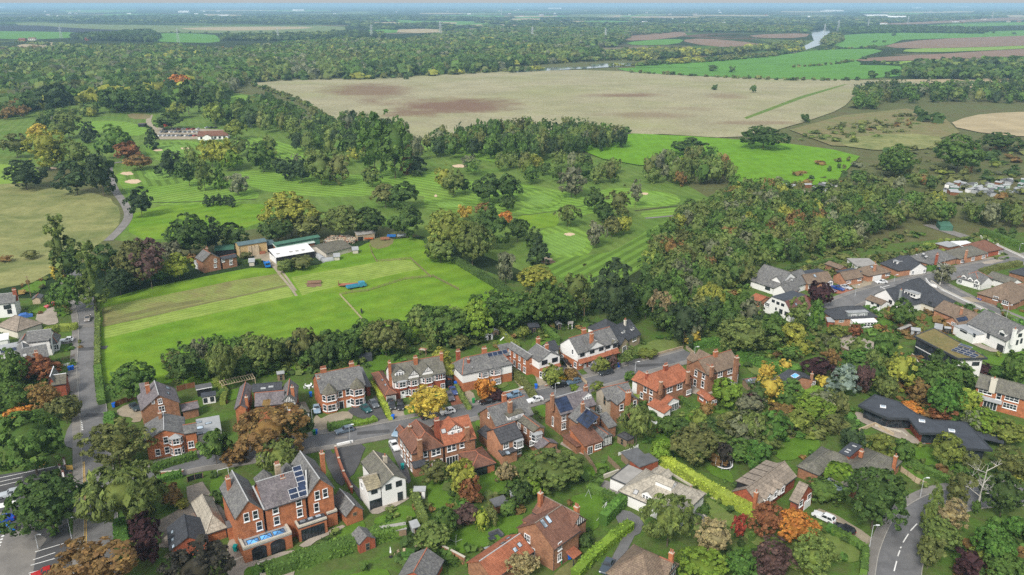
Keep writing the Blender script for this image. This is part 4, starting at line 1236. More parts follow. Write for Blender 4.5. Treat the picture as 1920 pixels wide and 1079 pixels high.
# half-timbered house behind the copper tree
h=House('brick_house','half-timbered house with purple slate roof partly hidden by the copper beech',Z1,(390,580),(745,548),5.2)
a=h.block([(370,590),(640,560)],5.2,'gu','brick_orange','slate_p',rp=(500,455),pitch=36)
bk_=h.block([(345,470),(620,420)],5.6,'gu','brick_orange','slate_d',rp=(470,378),pitch=32,ridge='slate_d'); bk_.skyl('f',[(448,425),(518,410)],1.3,.6,'felt_l')
b=h.block([(598,562),(748,545)],5.2,'gv','brick_orange','slate',rp=(660,487),bk=(603,345),upper='white',split=4.3)
b.timber('f',4.4,5.2,9); b.win('f',[(665,592)],1.1,1.5,'w1'); b.chim((708,410),8.6,.8,.7,1)
s_=h.block([(200,560),(255,610),(350,400)],4.2,'gv','brick_orange','slate_p',pitch=40); s_.chim((295,500),7.5,.7,.7,1)
h=House('brick_garage','garage with hipped grey tile roof and white doors beside the copper beech',Z1,(770,655),(870,634),2.5,'outbuilding')
b=h.block([(765,656),(872,634),(745,560)],2.5,'hv','white','tile_grey',pitch=30,ridge='tile_grey'); b.door('f',(800,690),2.2,2.0,'upvc',name='garage_door'); b.door('f',(840,680),1.2,2.0,'upvc',name='garage_door')
# double bay-fronted red house
h=House('brick_house','bright red brick semi-detached pair with two full-height bays and big grey roof',ZB,(325,632),(1005,492),5.8)
b=h.block([(325,632),(1005,492)],5.8,'gu','brick_orange','slate',rp=(590,266),pitch=37)
b.win('f',[(625,630),(735,604)],.9,1.6,'w01'); b.door('f',(640,770),1.1,2.2,'black'); b.door('f',(748,750),1.1,2.2,'upvc')
for p in ((470,700),(880,600)):
 b.bay('f',p,4.0,1.3,0,5.7,'brick_orange',((1.7,1.6),(4.5,1.45)),'slate_moss',rh=2.6)
b.chim((368,245),10.6,1.5,.7,5,'terr'); b.chim((292,385),8.8,.6,.7,1,'terr',0); b.chim((790,165),9.8,1.2,.7,3,'terr',4)
h.block([(1010,530),(1080,515),(960,330)],3.0,'lf','brick_red','felt',pitch=15)
# half-timbered semi with the yellow tree in front
h=House('brick_house','half-timbered brick semi-detached pair with mottled brown roof behind the yellow tree',ZC_,(455,535),(1250,388),5.5)
b=h.block([(455,535),(1250,388)],5.5,'gu','brick_red','tile_grey',rp=(700,218),pitch=40,upper='white',split=3.2)
b.timber('f',3.3,5.4,16,False,'brick_red')
for p in ((765,540),(975,485)):
 b.bay('f',(p[0],p[1]+60),3.0,.9,0,5.4,'brick_red',((1.6,1.6),(4.4,1.3)),'tile_grey',rh=.3)
 b.dorm('f',(p[0]-5,p[1]-85),3.0,1.2,'gable','white',None,0,rise=1.7,timber=True)
b.bay('f',(590,590),3.4,.7,2.9,5.4,'brick_red',((4.4,1.4),),'felt_l',rh=.2); b.win('f',[(1165,455)],2.6,1.4,'w3'); b.door('f',(605,720),1.2,2.1,'upvc'); b.win('f',[(1200,590),(655,690)],1.0,1.3,'w1')
b.dorm('f',(550,410),2.6,1.5,'gable','white',None,3,.5,.7,timber=True)
b.chim((400,235),11.0,.6,1.0,2,'terr',0); b.chim((790,160),11.2,1.0,.7,3,'terr'); b.chim((1178,95),10.8,.8,.7,2,'terr')
w=h.block([(335,735),(520,700),(140,400)],2.7,'hv','brick_orange','tile_brown',pitch=30); w.door('f',(425,770),2.4,2.0,'green_door',name='garage_door'); w.skyl('l',[(300,500),(345,575)],.9,.5)
w=h.block([(1265,490),(1355,480),(1240,400)],2.8,'lr','brick_red','slate_d',pitch=25); w.win('f',[(1290,545)],1.4,1.6,'b1')
# white arts and crafts pair
h=House('white_house','white and brick twin-gabled semi with arched porches behind the orange bush',ZD,(278,655),(985,503),5.3)
m_=h.block([(205,660),(985,507)],5.5,'hu','brick_orange','slate',rp=(650,322),pitch=37,upper='white',split=2.8,hipk=.6)
a=h.block([(276,657),(470,610)],5.0,'gv','brick_orange','slate',rp=(385,553),depth=5,upper='white',split=2.6,ridge='lead')
c=h.block([(798,545),(985,501)],5.0,'gv','brick_orange','slate',rp=(895,443),depth=5,upper='white',split=2.6,ridge='lead')
a.win('f',[(370,665)],1.4,1.3,'b2',.04); c.win('f',[(893,557)],1.4,1.3,'b2',.04); a.door('f',(370,810),1.1,2.2,'blue_door'); c.door('f',(893,700),1.1,2.2,'upvc')
a.win('f',[(318,815),(428,790)],.6,1.0,'w0'); c.win('f',[(840,710),(945,680)],.6,1.0,'w0')
for blk,p in ((a,(370,780)),(c,(893,668))):
 cc=blk.at('f',p); mm=MB()
 for t in range(8):
  t0,t1=t*math.pi/8,(t+1)*math.pi/8
  mm.bar((1.0*math.cos(t0),0,1.0*math.sin(t0)),(1.0*math.cos(t1),0,1.0*math.sin(t1)),.3,.28)
 mm.build('porch_arch',MAT['slate_d'],h.root,loc=(cc.x,cc.y-.05,2.1))
for p in ((535,700),(718,650)):
 m_.bay('f',p,3.2,.8,0,5.3,'brick_orange',((1.5,1.5),(4.3,1.4)),'slate','w3',rh=.25)
m_.chim((543,262),10.6,1.3,.8,3,'terr'); m_.chim((150,305),9.4,1.1,.7,3,'brick_red',4); m_.chim((305,425),8.6,.7,.6,1,'brick_red')
m_.solar('f',(605,405),4,1,1.5,1.3,rim='felt_l')
h.block([(830,385),(1000,345),(905,270)],3.2,'lf','brick_red','slate',pitch=24).skyl('f',[(935,330),(965,345)],.8,1.0)
# white gable with brick wing
h=House('white_house','white gabled house with terracotta skirt roof and long brick rear wing',ZD,(1365,470),(1697,378),5.6)
a=h.block([(1365,470),(1697,380)],5.6,'gv','brick_orange','slate',rp=(1535,322),bk=(1345,190),upper='white',split=3.0,ridge='lead')
a.win('f',[(1445,478),(1600,440)],1.8,1.2,'b2',.04); a.skirt('f',2.7,.9); a.bay('f',(1430,610),2.8,.8,0,2.7,'white',((1.5,1.4),),'tile_red','w3',rh=.2); a.bay('f',(1610,560),2.8,.8,0,2.7,'white',((1.5,1.4),),'tile_red','w3',rh=.2)
a.chim((1480,205),10.0,.9,.6,2,'terr'); a.chim((1350,115),10.6,1.0,.8,3,'terr')
e=h.block([(1205,448),(1312,402)],5.0,'gv','brick_brown','slate',rp=(1253,385),depth=4,ridge='lead'); e.win('f',[(1262,455)],1.5,1.2,'w2'); e.door('f',(1262,590),1.4,2.2,'upvc')
r_=h.block([(1180,440),(1330,400),(1015,300),(935,225)],5.2,'gv','brick_orange','slate',pitch=32,ridge='lead'); r_.rows('l',4,4.0,.7,1.2); r_.rows('l',4,1.4,1.1,1.6)
h.block([(1520,310),(1690,292)],5.2,'gu','white','slate_d',rp=(1610,142),pitch=40,ridge='slate_d')
# white semi with red skirt roof
h=House('white_house','white-topped brick semi with slate and olive roofs and a long orange skirt roof',ZE,(507,672),(1122,492),5.5)
b=h.block([(505,674),(1122,493)],5.5,'gu','brick_orange','slate',rp=(565,380),pitch=38,upper='white',split=2.9)
a=h.block([(648,640),(928,548)],5.5,'gv','brick_orange','slate',rp=(795,480),depth=5.5,upper='white',split=2.9,ridge='lead')
c=h.block([(1008,530),(1124,492)],5.5,'gv','brick_orange','slate_moss',rp=(1075,463),depth=5,upper='white',split=2.9,ridge='lead')
a.win('f',[(722,630),(858,590)],1.5,1.2,'b2',.05); b.win('f',[(575,682),(960,562)],1.5,1.0,'b2',.06); c.win('f',[(1065,545)],1.4,1.1,'b2',.05); a.skirt('f',2.6,1.1); b.skirt('f',2.6,1.3); c.skirt('f',2.6,1.5)
b.win('f',[(550,792)],1.0,1.6,'w1'); b.door('f',(620,795),1.0,2.1,'upvc'); a.bay('f',(722,765),2.6,.9,0,2.5,'brick_orange',((1.4,1.4),),'tile_red','w2',rh=.2); a.win('f',[(850,715)],1.6,1.4,'w2'); c.wide('f',(1000,700),3.0,2.0,5,'w')
b.chim((715,360),10.4,1.0,.7,3,'terr'); b.chim((600,300),10.2,1.4,.7,4,'terr',5); b.win('l',[(430,640)],.7,1.4,'w0'); b.rows('l',2,1.5,1.1,1.5)
h.block([(255,560),(370,640),(345,520),(240,540)],2.8,'flat','brick_brown','felt_d').skyl('f',[(275,575)],.9,.7)
# stone house with the black slate roof
h=House('stone_house','pale stone house with wide black slate roof and two white dormers at the street end',ZE,(1132,524),(1456,374),3.4)
b=h.block([(1132,526),(1458,374)],3.4,'gu','stone','slate_d',rp=(1150,208),pitch=38,ridge='slate_d')
b.dorm('f',(1185,345),1.5,1.3,'gable','white','slate_d',1,.6,.8); b.dorm('f',(1322,302),1.5,1.3,'gable','white','slate_d',1,.6,.8)
b.win('f',[(1355,442)],1.6,1.3,'w1'); b.chim((1217,160),8.2,.6,.6,2,'cream')
g_=h.block([(1138,545),(1285,490)],3.2,'gv','stone','slate_d',rp=(1218,428),depth=6,ridge='slate_d'); g_.wide('f',(1205,570),1.8,2.0,3,'w')
h.block([(660,270),(800,330),(1000,370),(930,190)],3.6,'hu','white','slate_d',pitch=34,ridge='slate_d')
# brown and orange tiled pair, south side
h=House('brick_house','brick semi with one half brown and the other half new orange tiles',ZF,(415,817),(1390,577),5.7)
b=h.block([(415,817),(905,692)],5.7,'hu','brick_brown','tile_brown',rp=(700,350),pitch=39,hipk=.45)
c=h.block([(905,692),(1390,577)],5.7,'gu','brick_brown','tile_red',rp=(1000,285),pitch=39)
c.u0=b.u1
d1=h.block([(412,818),(682,747)],5.7,'gv','brick_brown','tile_brown',rp=(545,625),depth=6); d2=h.block([(1125,638),(1392,577)],5.7,'gv','brick_brown','tile_red',rp=(1250,480),depth=6)
d1.chim((530,585),10.6,1.0,.8,3,'brick_brown'); d2.chim((1240,400),11.2,1.0,.8,4,'brick_brown'); b.chim((790,300),12.2,1.1,.7,4,'brick_red'); b.chim((380,390),9.0,.8,.7,1,'brick_brown',4)
d1.win('f',[(620,808)],.8,1.4,'w01'); b.win('f',[(745,790),(812,768)],.9,1.5,'w01'); c.win('f',[(978,725),(1045,705)],.9,1.5,'w01'); d2.win('f',[(1166,668)],.9,1.5,'w01'); b.wide('f',(795,915),2.4,2.2,4,'w'); c.wide('f',(1020,850),2.8,2.2,4,'w'); d1.win('f',[(640,955)],.9,1.6,'w01')
c.dorm('f',(1062,480),3.6,1.7,'gable','white','tile_red',2,.5,.6,timber=True); c.skyl('f',[(893,470)],1.0,1.0,'lead')
b.rows('l',4,4.3,1.0,1.5); b.rows('l',4,1.5,1.0,1.5)
h.block([(235,510),(350,480),(290,400)],5.4,'gv','brick_brown','tile_brown',pitch=36)
g_=h.block([(1110,792),(1385,1022),(1680,945)],2.6,'hv','brick_orange','tile_brown',pitch=26); g_.wide('f',(1450,1030),3.0,1.9,3,'b')
h.block([(430,1005),(640,975),(480,900)],2.7,'gu','brick_brown','slate_d',pitch=30)
# slate pair with black tiled rear wing
h=House('brick_house','brick semi with mottled slate roof, white box dormer and black tiled rear wing',ZG,(395,642),(968,455),5.9)
b=h.block([(395,642),(968,457)],5.9,'gu','brick_brown','slate',rp=(570,258),pitch=39)
b.dorm('f',(690,495),4.6,1.4,'flat','white','slate_moss',2,1.1,.6,'w2',rise=.5); b.chim((608,262),11.2,.9,.9,2,'brick_brown'); b.chim((520,160),10.8,1.0,.7,4,'terr',5); b.win('l',[(290,470)],.5,1.1,'w0'); b.win('f',[(745,590)],.8,1.4,'w01')
r_=h.block([(475,905),(803,785)],5.5,'gu','brick_buff','tile_black',rp=(550,612),pitch=34); r_.win('f',[(550,925)],1.3,1.3,'w2'); r_.bay('f',(725,900),2.6,1.0,2.9,5.1,'black',((4.2,1.5),),'felt_l','w2',rh=.2); r_.win('f',[(725,1005)],1.6,1.4,'w2')
l_=h.block([(480,1070),(740,990),(480,1010)],3.0,'lf','brick_buff','tile_black',pitch=18); l_.skyl('f',[(575,1035)],.9,.9)
h.block([(140,700),(470,1000),(330,660)],2.8,'ll','brick_brown','tile_black',pitch=22)
w=h.block([(935,702),(1168,672)],5.6,'gv','brick_brown','slate_moss',rp=(1075,640),bk=(870,432)); w.bay('f',(1000,790),2.8,1.2,2.9,5.0,'black',((4.1,1.5),),'felt_l','w3',rh=.2); w.rows('l',3,4.2,.9,1.2); w.win('f',[(940,880)],1.2,1.2,'w2')
g_=h.block([(1040,985),(1348,900)],2.7,'gv','brick_buff','slate_p',rp=(1200,870),bk=(1130,790)); g_.wide('f',(1200,960),3.4,1.9,5,'x')
# slate pair with solar roof
h=House('brick_house','brown brick semi with dark solar panels on two slate roofs and white gabled dormer',ZH,(330,472),(866,312),5.9)
b=h.block([(330,472),(868,310)],5.9,'gu','brick_brown','slate_p',rp=(400,162),pitch=38,ridge='lead')
b.solar('f',(325,440),3,4,1.25,.95,.03,'solar'); b.dorm('f',(722,205),2.6,1.4,'gable','white','slate_p',3,.45,.55); b.chim((205,165),10.8,.8,.7,2,'brick_brown',6); b.chim((660,290),9.6,.8,.6,2,'brick_brown'); b.chim((705,40),10.8,1.1,.6,3,'brick_brown'); b.win('l',[(215,560)],.5,2.4,'w0')
w=h.block([(575,592),(942,478)],5.5,'gv','brick_brown','slate',rp=(760,395),bk=(640,290),ridge='lead'); w.solar('l',(560,548),5,3,.95,1.3,.03,'dark'); w.win('f',[(665,610),(842,540)],.8,1.5,'w01'); b.win('f',[(378,500),(375,630)],1.0,1.6,'w1')
x=h.block([(610,880),(825,895),(950,830),(640,690)],2.8,'lf','brick_orange','tile_brown',pitch=16); x.win('f',[(890,935)],1.8,1.1,'w2'); x.wide('f',(770,950),1.2,1.9,2,'w')
y=h.block([(960,822),(1125,775)],2.8,'gv','brick_brown','slate',rp=(1060,755),bk=(860,610),upper='white',split=.4); y.timber('f',.4,2.7,6)
h.block([(1045,665),(1180,620),(960,520)],3.2,'lf','brick_brown','slate',pitch=20)
m=MB(); A=h.loc((480,730),2.5); B=h.loc((720,860),2.5); C=h.loc((550,690),2.5)
m.box(min(A.x,B.x,C.x),max(A.x,B.x,C.x),min(A.y,B.y),max(C.y,B.y+3),2.4,2.48); h.part('glazed_canopy',m,MAT['blueglass'])
h.block([(340,770),(600,930),(700,900),(500,740)],2.3,'flat','brick_brown','tile_brown')
# slate house with a pale side wall
h=House('brick_house','detached brick house with grey slate roof and pale rendered side wall',ZH,(1180,318),(1515,238),5.5)
w=h.block([(1180,320),(1516,238)],5.5,'gv','brick_brown','slate',rp=(1350,168),bk=(1235,25)); w.win('f',[(1240,348)],.9,1.5,'w0'); w.win('f',[(1440,290)],.8,1.5,'w01'); w.win('f',[(1255,475)],1.3,1.0,'w1'); w.chim((1345,120),9.4,1.3,.7,2,'terr')
b=h.block([(1025,258),(1415,150)],5.5,'gu','pale','slate',rp=(1150,15),pitch=38); b.win('l',[(990,250)],.9,2.2,'x0')
h=House('greenhouse','small white-framed greenhouse beside the pale-walled slate house',ZH,(900,360),(1005,340),2.0,'greenhouse')
b=h.block([(895,350),(1008,360),(985,310)],1.9,'gu','glass','lead',pitch=25,o=.08,ridge='upvc'); b.rows('f',4,1.0,.6,1.3,'w0'); b.rows('l',2,1.0,.6,1.3,'w0')
# orange tiled house
h=House('brick_house','brown brick house with bright orange tiles and glazed garden room',ZI,(485,757),(1036,548),5.7)
b=h.block([(485,760),(1038,548)],5.7,'hu','brick_brown','tile_red',rp=(650,402),pitch=40,hipk=.5)
d1=h.block([(488,760),(632,705)],5.7,'gv','brick_brown','tile_red',rp=(560,630),depth=4); d2=h.block([(890,612),(1040,548)],5.7,'gv','brick_brown','tile_red',rp=(960,490),depth=5)
d1.chim((555,605),9.6,.8,.7,1,'brick_brown'); d2.chim((962,455),10.2,.9,.7,1,'brick_brown'); b.chim((625,355),11.0,1.3,.7,3,'brick_red'); b.chim((345,475),9.0,.7,.6,1,'brick_red')
b.win('f',[(662,730),(702,715),(812,685),(850,670)],.8,1.4,'w01'); d2.win('f',[(968,760)],1.6,1.1,'w3'); b.win('l',[(410,752),(402,880),(320,720),(265,810)],.9,1.5,'w01')
h.block([(160,555),(330,690),(330,505)],5.2,'gv','white','tile_red',pitch=36)
k=h.block([(612,965),(856,882)],2.7,'gv','white','tile_red',rp=(735,850),bk=(735,765),ridge='terr'); k.wide('f',(735,950),3.8,1.9,6,'w','glazed_wall')
h.block([(375,965),(650,1065),(460,900)],2.5,'ll','white','tile_red',pitch=18)
h=House('brick_outbuilding','narrow orange-tiled brick outbuilding with white door between two large houses',ZI,(1300,905),(1415,878),2.3,'outbuilding')
b=h.block([(1300,905),(1415,876),(1082,775)],2.3,'gv','brick_orange','tile_red',pitch=30); b.win('f',[(1350,905)],1.6,.7,'w1'); b.door('l',(1250,925),.9,2.0,'upvc'); b.win('l',[(1165,845)],1.3,1.0,'w1')
# brown tiled house by the turning head
h=House('brick_house','brick house with dull brown tiles and white ground floor by the street end',ZI,(1258,510),(1748,357),5.8)
b=h.block([(1256,512),(1750,355)],5.8,'gu','brick_brown','tile_dull',rp=(1380,198),pitch=37)
g_=h.block([(1258,510),(1402,470)],5.8,'gv','brick_brown','tile_dull',rp=(1330,400),depth=5); g_.chim((1320,375),10.2,.9,.7,2,'brick_brown',6)
b.win('f',[(1425,500),(1455,490),(1572,450),(1602,440)],.8,1.4,'w01'); b.wide('f',(1560,570),2.2,2.0,4,'w'); b.win('f',[(1680,535)],1.0,1.0,'w1'); b.win('l',[(1195,520),(1080,480)],.9,1.5,'w01'); b.win('l',[(1180,645),(1065,620)],.9,1.8,'w01')
m=MB(); q0=b.at('f',(1515,560)); m.box(q0.x,b.w[1]+.05,b.w[2]-.06,b.w[2]+.2,0,2.9); h.part('lower_wall',m,MAT['white'])
b.chim((1690,240),10.4,1.0,1.0,3,'brick_brown',3); b.chim((1375,150),10.6,1.3,.7,4,'terr')
for p in ((1120,215),(1235,170)):
 c=h.loc(p,8.0); m=MB()
 m.slab([(-1.8,-3,0),(0,-3,1.8),(0,3,1.8),(-1.8,3,0)][::-1],.12); m.slab([(1.8,-3,0),(1.8,3,0),(0,3,1.8),(0,-3,1.8)],.12)
 m.box(-1.6,1.6,-2.7,2.8,-6,.05,1); m.poly([(-1.6,2.8,0),(1.6,2.8,0),(0,2.8,1.6)][::-1],1)
 m.build('street_gable',[MAT['tile_dull'],MAT['brick_brown']],h.root,loc=(c.x,c.y,6.2))
h=House('garden_shed','timber shed with glazed roof panels right of the brown-tiled house',ZI,(1800,590),(1920,570),2.2,'shed')
h.block([(1800,600),(1935,625),(1925,540)],2.2,'gu','wood','felt',pitch=22).skyl('f',[(1880,600),(1900,585)],.8,1.2)
h=House('brick_house','single-storey house with dark hipped roof and blue skylight behind the golden conifer',Z2,(1310,412),(1592,352),3.0)
b=h.block([(1300,416),(1594,352)],3.0,'gv','brick_buff','slate_d',rp=(1490,316),bk=(1345,250),ridge='slate_d'); b.skyl('l',[(1395,312)],1.6,1.6,'blueglass','upvc'); b.win('f',[(1560,378)],1.0,.9,'w1'); b.win('f',[(1555,440)],1.6,1.3,'w2'); b.chim((1548,290),5.4,.6,.5,1)
# brown tiled brick house, bottom middle
h=House('brick_house','tall brown brick house with brown tiles, half-timbered gable and orange side porch',ZM,(705,562),(1272,888),5.3)
a=h.block([(702,560),(1274,890)],5.3,'gv','brick_brown','tile_brown',rp=(985,492),bk=(1330,185),ridge='tile_conc')
c=h.block([(1530,625),(1735,420),(938,322)],5.3,'gu','brick_brown','tile_brown',rp=(1335,183),pitch=44,ridge='tile_conc'); c.timber('r',5.3,5.35,8,True)
m=MB(); x=c.w[1]+.02; m.poly([(x,c.w[2],c.ze+.2),(x,c.w[3],c.ze+.2),(x,c.vm,c.zr-.3)]); h.part('gable_panel',m,MAT['white'])
a.win('f',[(870,712),(940,905)],1.3,1.4,'w2'); a.win('r',[(1355,830),(1350,995)],.9,1.5,'w1'); c.win('r',[(1480,695)],.9,1.3,'w1'); a.skyl('r',[(1115,495),(1180,430)],.8,1.6)
for p in ((1030,305),(880,455)):a.dorm('l',p,2.6,1.3,'flat','brick_brown','tile_brown',1,1.4,.7,rise=.5)
a.chim((1065,30),9.6,.8,.8,1,'terr',4); c.chim((1610,235),9.0,.9,.8,3,'terr',4)
A=a.at('r',(1500,880)); m=MB(); m.slab([(0,-1.2,2.5),(2.0,-1.2,1.9),(2.0,1.4,1.9),(0,1.4,2.5)],.12); [m.box(1.8,1.95,y,y+.15,0,1.85,1) for y in (-1.1,1.15)]
m.build('porch',[MAT['tile_red'],MAT['dark']],h.root,loc=(a.w[1],A.y,0))
h.zm=Z8
e=h.block([(912,842),(720,718),(405,1000),(690,1062)],2.6,'gv','brick_brown','tile_red',pitch=32,ridge='lead'); e.skyl('r',[(835,805),(795,850)],.8,.8); e.skyl('l',[(735,745),(685,790)],.9,.7)
# pale bungalow
h=House('white_house','white chalet bungalow with pale beige hipped roof and gabled dormer behind the olive tree',ZN,(410,607),(770,765),3.0)
a=h.block([(410,608),(1250,960),(722,232),(1400,560)],3.0,'hu','white','tile_pale',pitch=33,ridge='tile_pale')
a.dorm('f',(755,668),2.6,1.7,'gable','white',None,3,.5,.9); a.skyl('f',[(577,585)],.9,1.0,'lead'); a.dorm('r',(1130,500),2.2,1.3,'gable','white',None,1)
f=h.block([(190,375),(470,482),(340,265),(600,225)],2.8,'flat','white','felt_b',o=.06); f.parapet(.15,.2,'dark','fl')
h.block([(1240,590),(1395,660),(1430,600),(1320,500)],3.0,'gv','white','slate',pitch=25)
for p in ((880,250),(1005,290)):
 c=h.loc(p,4.0); m=MB(); m.slab([(-1.3,-1.8,0),(0,-1.8,1.1),(0,1.8,1.1),(-1.3,1.8,0)][::-1],.1); m.slab([(1.3,-1.8,0),(1.3,1.8,0),(0,1.8,1.1),(0,-1.8,1.1)],.1); m.box(-1.1,1.1,-1.5,1.5,-3,0,1); m.poly([(-1.1,-1.5,0),(1.1,-1.5,0),(0,-1.5,.95)],1); m.poly([(-1.1,1.5,0),(1.1,1.5,0),(0,1.5,.95)][::-1],1)
 m.build('rear_gable',[MAT['tile_pale'],MAT['white']],h.root,loc=(c.x,c.y,3.1))
h=House('garden_building','wide garden room with plain grey flat roof next to the clipped lime hedge',ZN,(650,195),(890,110),2.6,'garden room')
h.block([(480,95),(650,200),(890,108),(780,0)],2.6,'flat','brick_red','felt',o=.15)
# dormered house
h=House('brick_house','red brick house with ribbed brown roof and a comb of flat dormers',ZO,(258,655),(655,850),3.0)
a=h.block([(255,650),(658,855)],3.0,'gv','brick_red','tile_conc',rp=(500,622),bk=(1080,212),ridge='tile_conc')
for p in ((790,770),(890,700),(1000,625)):a.dorm('r',p,2.2,1.7,'gable','white',None,1,.9,1.0,rise=.9)
for i in range(5):
 v=a.v0+(i+1.1)*(a.v1-a.v0)/6.2; m=MB(); x0,x1=a.u0-.3,a.um-.2
 m.slab([(x0,v+1.1,a.zr-.6),(x0,v-1.1,a.zr-.6),(x1,v-1.1,a.zr-.06),(x1,v+1.1,a.zr-.06)],.16); m.box(x0+.3,x1,v-.95,v+.95,a.ze,a.zr-.75,1); d=m.build('dormer',[MAT['tile_conc'],MAT['black']],h.root)
 m=MB(); m.box(x0+.24,x0+.3,v-.8,v+.8,a.ze+.5,a.zr-1.3); m.build('window',MAT['glass'],d)
w=h.block([(1110,778),(1256,842),(1492,642)],3.4,'gu','brick_red','tile_conc',rp=(1395,597),pitch=40,ridge='tile_conc'); w.win('r',[(1292,830),(1415,732)],1.3,1.2,'w0'); w.door('r',(1380,880),2.6,2.1,'upvc',name='garage_door'); a.chim((625,660),7.4,.7,.6,1,'terr')
# grey hipped bungalow
h=House('brick_house','rambling bungalow with mossy grey hipped roofs half hidden by the big dark tree',ZP,(110,592),(420,722),2.9)
a=h.block([(110,592),(420,722),(530,320),(800,440)],2.9,'hv','brick_brown','tile_grey',pitch=28,ridge='tile_grey')
c=h.block([(560,350),(800,640),(960,560),(640,400)],2.9,'hv','brick_brown','tile_grey',pitch=28,ridge='tile_grey'); c.win('f',[(655,612)],1.1,1.2,'w2')
d=h.block([(650,750),(885,900),(1230,350),(1640,570)],2.9,'hv','brick_brown','tile_grey',pitch=28,ridge='tile_grey'); d.chim((1598,440),6.2,.7,.6,1,'terr')
e=h.block([(750,372),(880,438),(940,230),(1095,292)],4.6,'flat','brick_red','felt_d',o=.1); e.skyl('f',[(890,355),(975,298),(860,385)],1.0,.7,'lead'); e.chim((1085,365),7.0,.8,.7,2,'terr')
m=MB(); A=h.loc((600,760),2.4); B=h.loc((860,970),2.4); m.box(min(A.x,B.x),max(A.x,B.x),min(A.y,B.y)-1,max(A.y,B.y),2.3,2.38); h.part('glazed_canopy',m,MAT['skyglass'])
# long brick semi at the right edge
h=House('brick_house','brick semi with long grey roof and big white-framed windows at the right edge',ZY,(1478,410),(1925,527),5.4)
b=h.block([(1478,410),(2010,550)],5.4,'gu','brick_orange','tile_grey',rp=(1640,322),pitch=34,ridge='tile_grey')
b.win('f',[(1570,452),(1810,518)],3.0,1.2,'w2'); b.win('f',[(1692,497)],1.0,1.6,'w0'); b.wide('f',(1615,560),3.0,2.0,4,'w'); b.win('f',[(1790,585)],3.0,1.3,'w3'); b.chim((1655,335),9.2,1.4,.7,1,'cream'); b.skirt('f',2.7,1.0,'felt_l',.05,.5)
# bottom roofs
Zb=Z(1100,990,4.0)
h=House('brick_house','brick house with brown hipped roof and timbered gable at the bottom edge',Z3,(-200,1010),(60,1130),4.6)
b=h.block([(-310,1060),(60,1180),(350,980),(-60,800)],4.6,'hu','brick_red','tile_dull',pitch=36,ridge='tile_dull'); b.chim((285,870),8.4,.8,.7,2,'terr')
c=h.block([(225,1100),(345,985),(150,900)],4.8,'gu','white','tile_dull',pitch=40); c.timber('r',3,4.8,6)
h=House('brick_outbuilding','small slate roof with red ridge at the bottom edge by the hedge',Z4,(1660,1085),(1900,1130),2.8,'outbuilding')
h.block([(1660,1085),(1960,1160),(1850,900)],2.8,'gv','brick_red','slate',pitch=32)
# ---------------------------------------------------------------- two modern houses with polygon roofs
def polyhouse(label,px,zt,fascia,roofmat,wallmat,inset,z_un=None,name='modern_house'):
 pts=[P(*q,zt) for q in px]
 c=pts[0]
 a=sum(pts[i].x*pts[(i+1) % len(pts)].y-pts[(i+1) % len(pts)].x*pts[i].y for i in range(len(pts)))
 if a<0:pts=pts[::-1]
 root=tag(empty(name,(c.x,c.y,0)),label,'house')
 o=[(p.x-c.x,p.y-c.y) for p in pts]
 n=len(o)
 m=MB(); m.prism(o,zt-fascia,zt,1,0)
 m.build('roof',[MAT[roofmat],MAT['dark']],root)
 def ins(k):
  r=[]
  for i in range(n):
   a_,b_,c_=Vector((*o[i-1],0)),Vector((*o[i],0)),Vector((*o[(i+1) % n],0))
   d1=(b_-a_).normalized(); d2=(c_-b_).normalized()
   n1=Vector((-d1.y,d1.x,0)); n2=Vector((-d2.y,d2.x,0)); b2=(n1+n2)
   b2=b2.normalized()/max(.4,b2.normalized().dot(n1)) if b2.length>.05 else n1
   r.append(tuple((b_+b2*k)[:2]))
  return r
 w=MB(); w.prism(ins(inset),0,zt-fascia+.02,0); w.build('wall',MAT[wallmat],root)
 t=MB(); oo=ins(.02); oi=ins(.35)
 for i in range(n):
  j=(i+1) % n
  t.poly([(*oo[i],zt+.1),(*oo[j],zt+.1),(*oi[j],zt+.1),(*oi[i],zt+.1)]); t.poly([(*oi[i],zt+.1),(*oi[j],zt+.1),(*oi[j],zt),(*oi[i],zt)]); t.poly([(*oo[i],zt),(*oo[j],zt),(*oo[j],zt+.1),(*oo[i],zt+.1)])
 t.build('roof_edge',MAT['dark'],root)
 return root,o,ins,c
zpts=lambda zm,L_:[zm(p) for p in L_]
root,o,ins,c=polyhouse('long low modern house with zigzag dark flat roof',zpts(ZY,[(425,575),(575,478),(800,545),(860,590),(960,655),(1090,705),(1400,725),(1640,980),(1350,962),(1170,832),(978,825),(880,697),(690,690)]),3.7,.5,'felt_d','brick_red',1.3)
def glaze(root,a,b,z0,z1,n,style='d',out=.02,name='window'):
 a=Vector((*a,0)); b=Vector((*b,0)); d=b-a; L_=d.length/n; an=math.atan2(d.y,d.x)
 nn=Vector((math.sin(an),-math.cos(an),0))*out
 fr,pn=win_mesh(L_-.2,z1-z0,style+'00')
 for i in range(n):
  w=obj(name,fr,root,loc=a+d*((i+.5)/n)+nn+Vector((0,0,(z0+z1)/2)),rot=(0,0,an)); obj('pane',pn,w)
wl=ins(1.3)
edges=[(wl[i],wl[(i+1) % len(wl)]) for i in range(len(wl))]
for e in edges:                                            # the sides that look towards the garden (south and west)
 d=Vector(e[1])-Vector(e[0]); nx,ny=d.y,-d.x
 if ny<0 and d.length>3:glaze(root,e[0],e[1],.4,2.7,max(1,int(d.length/2.2)))
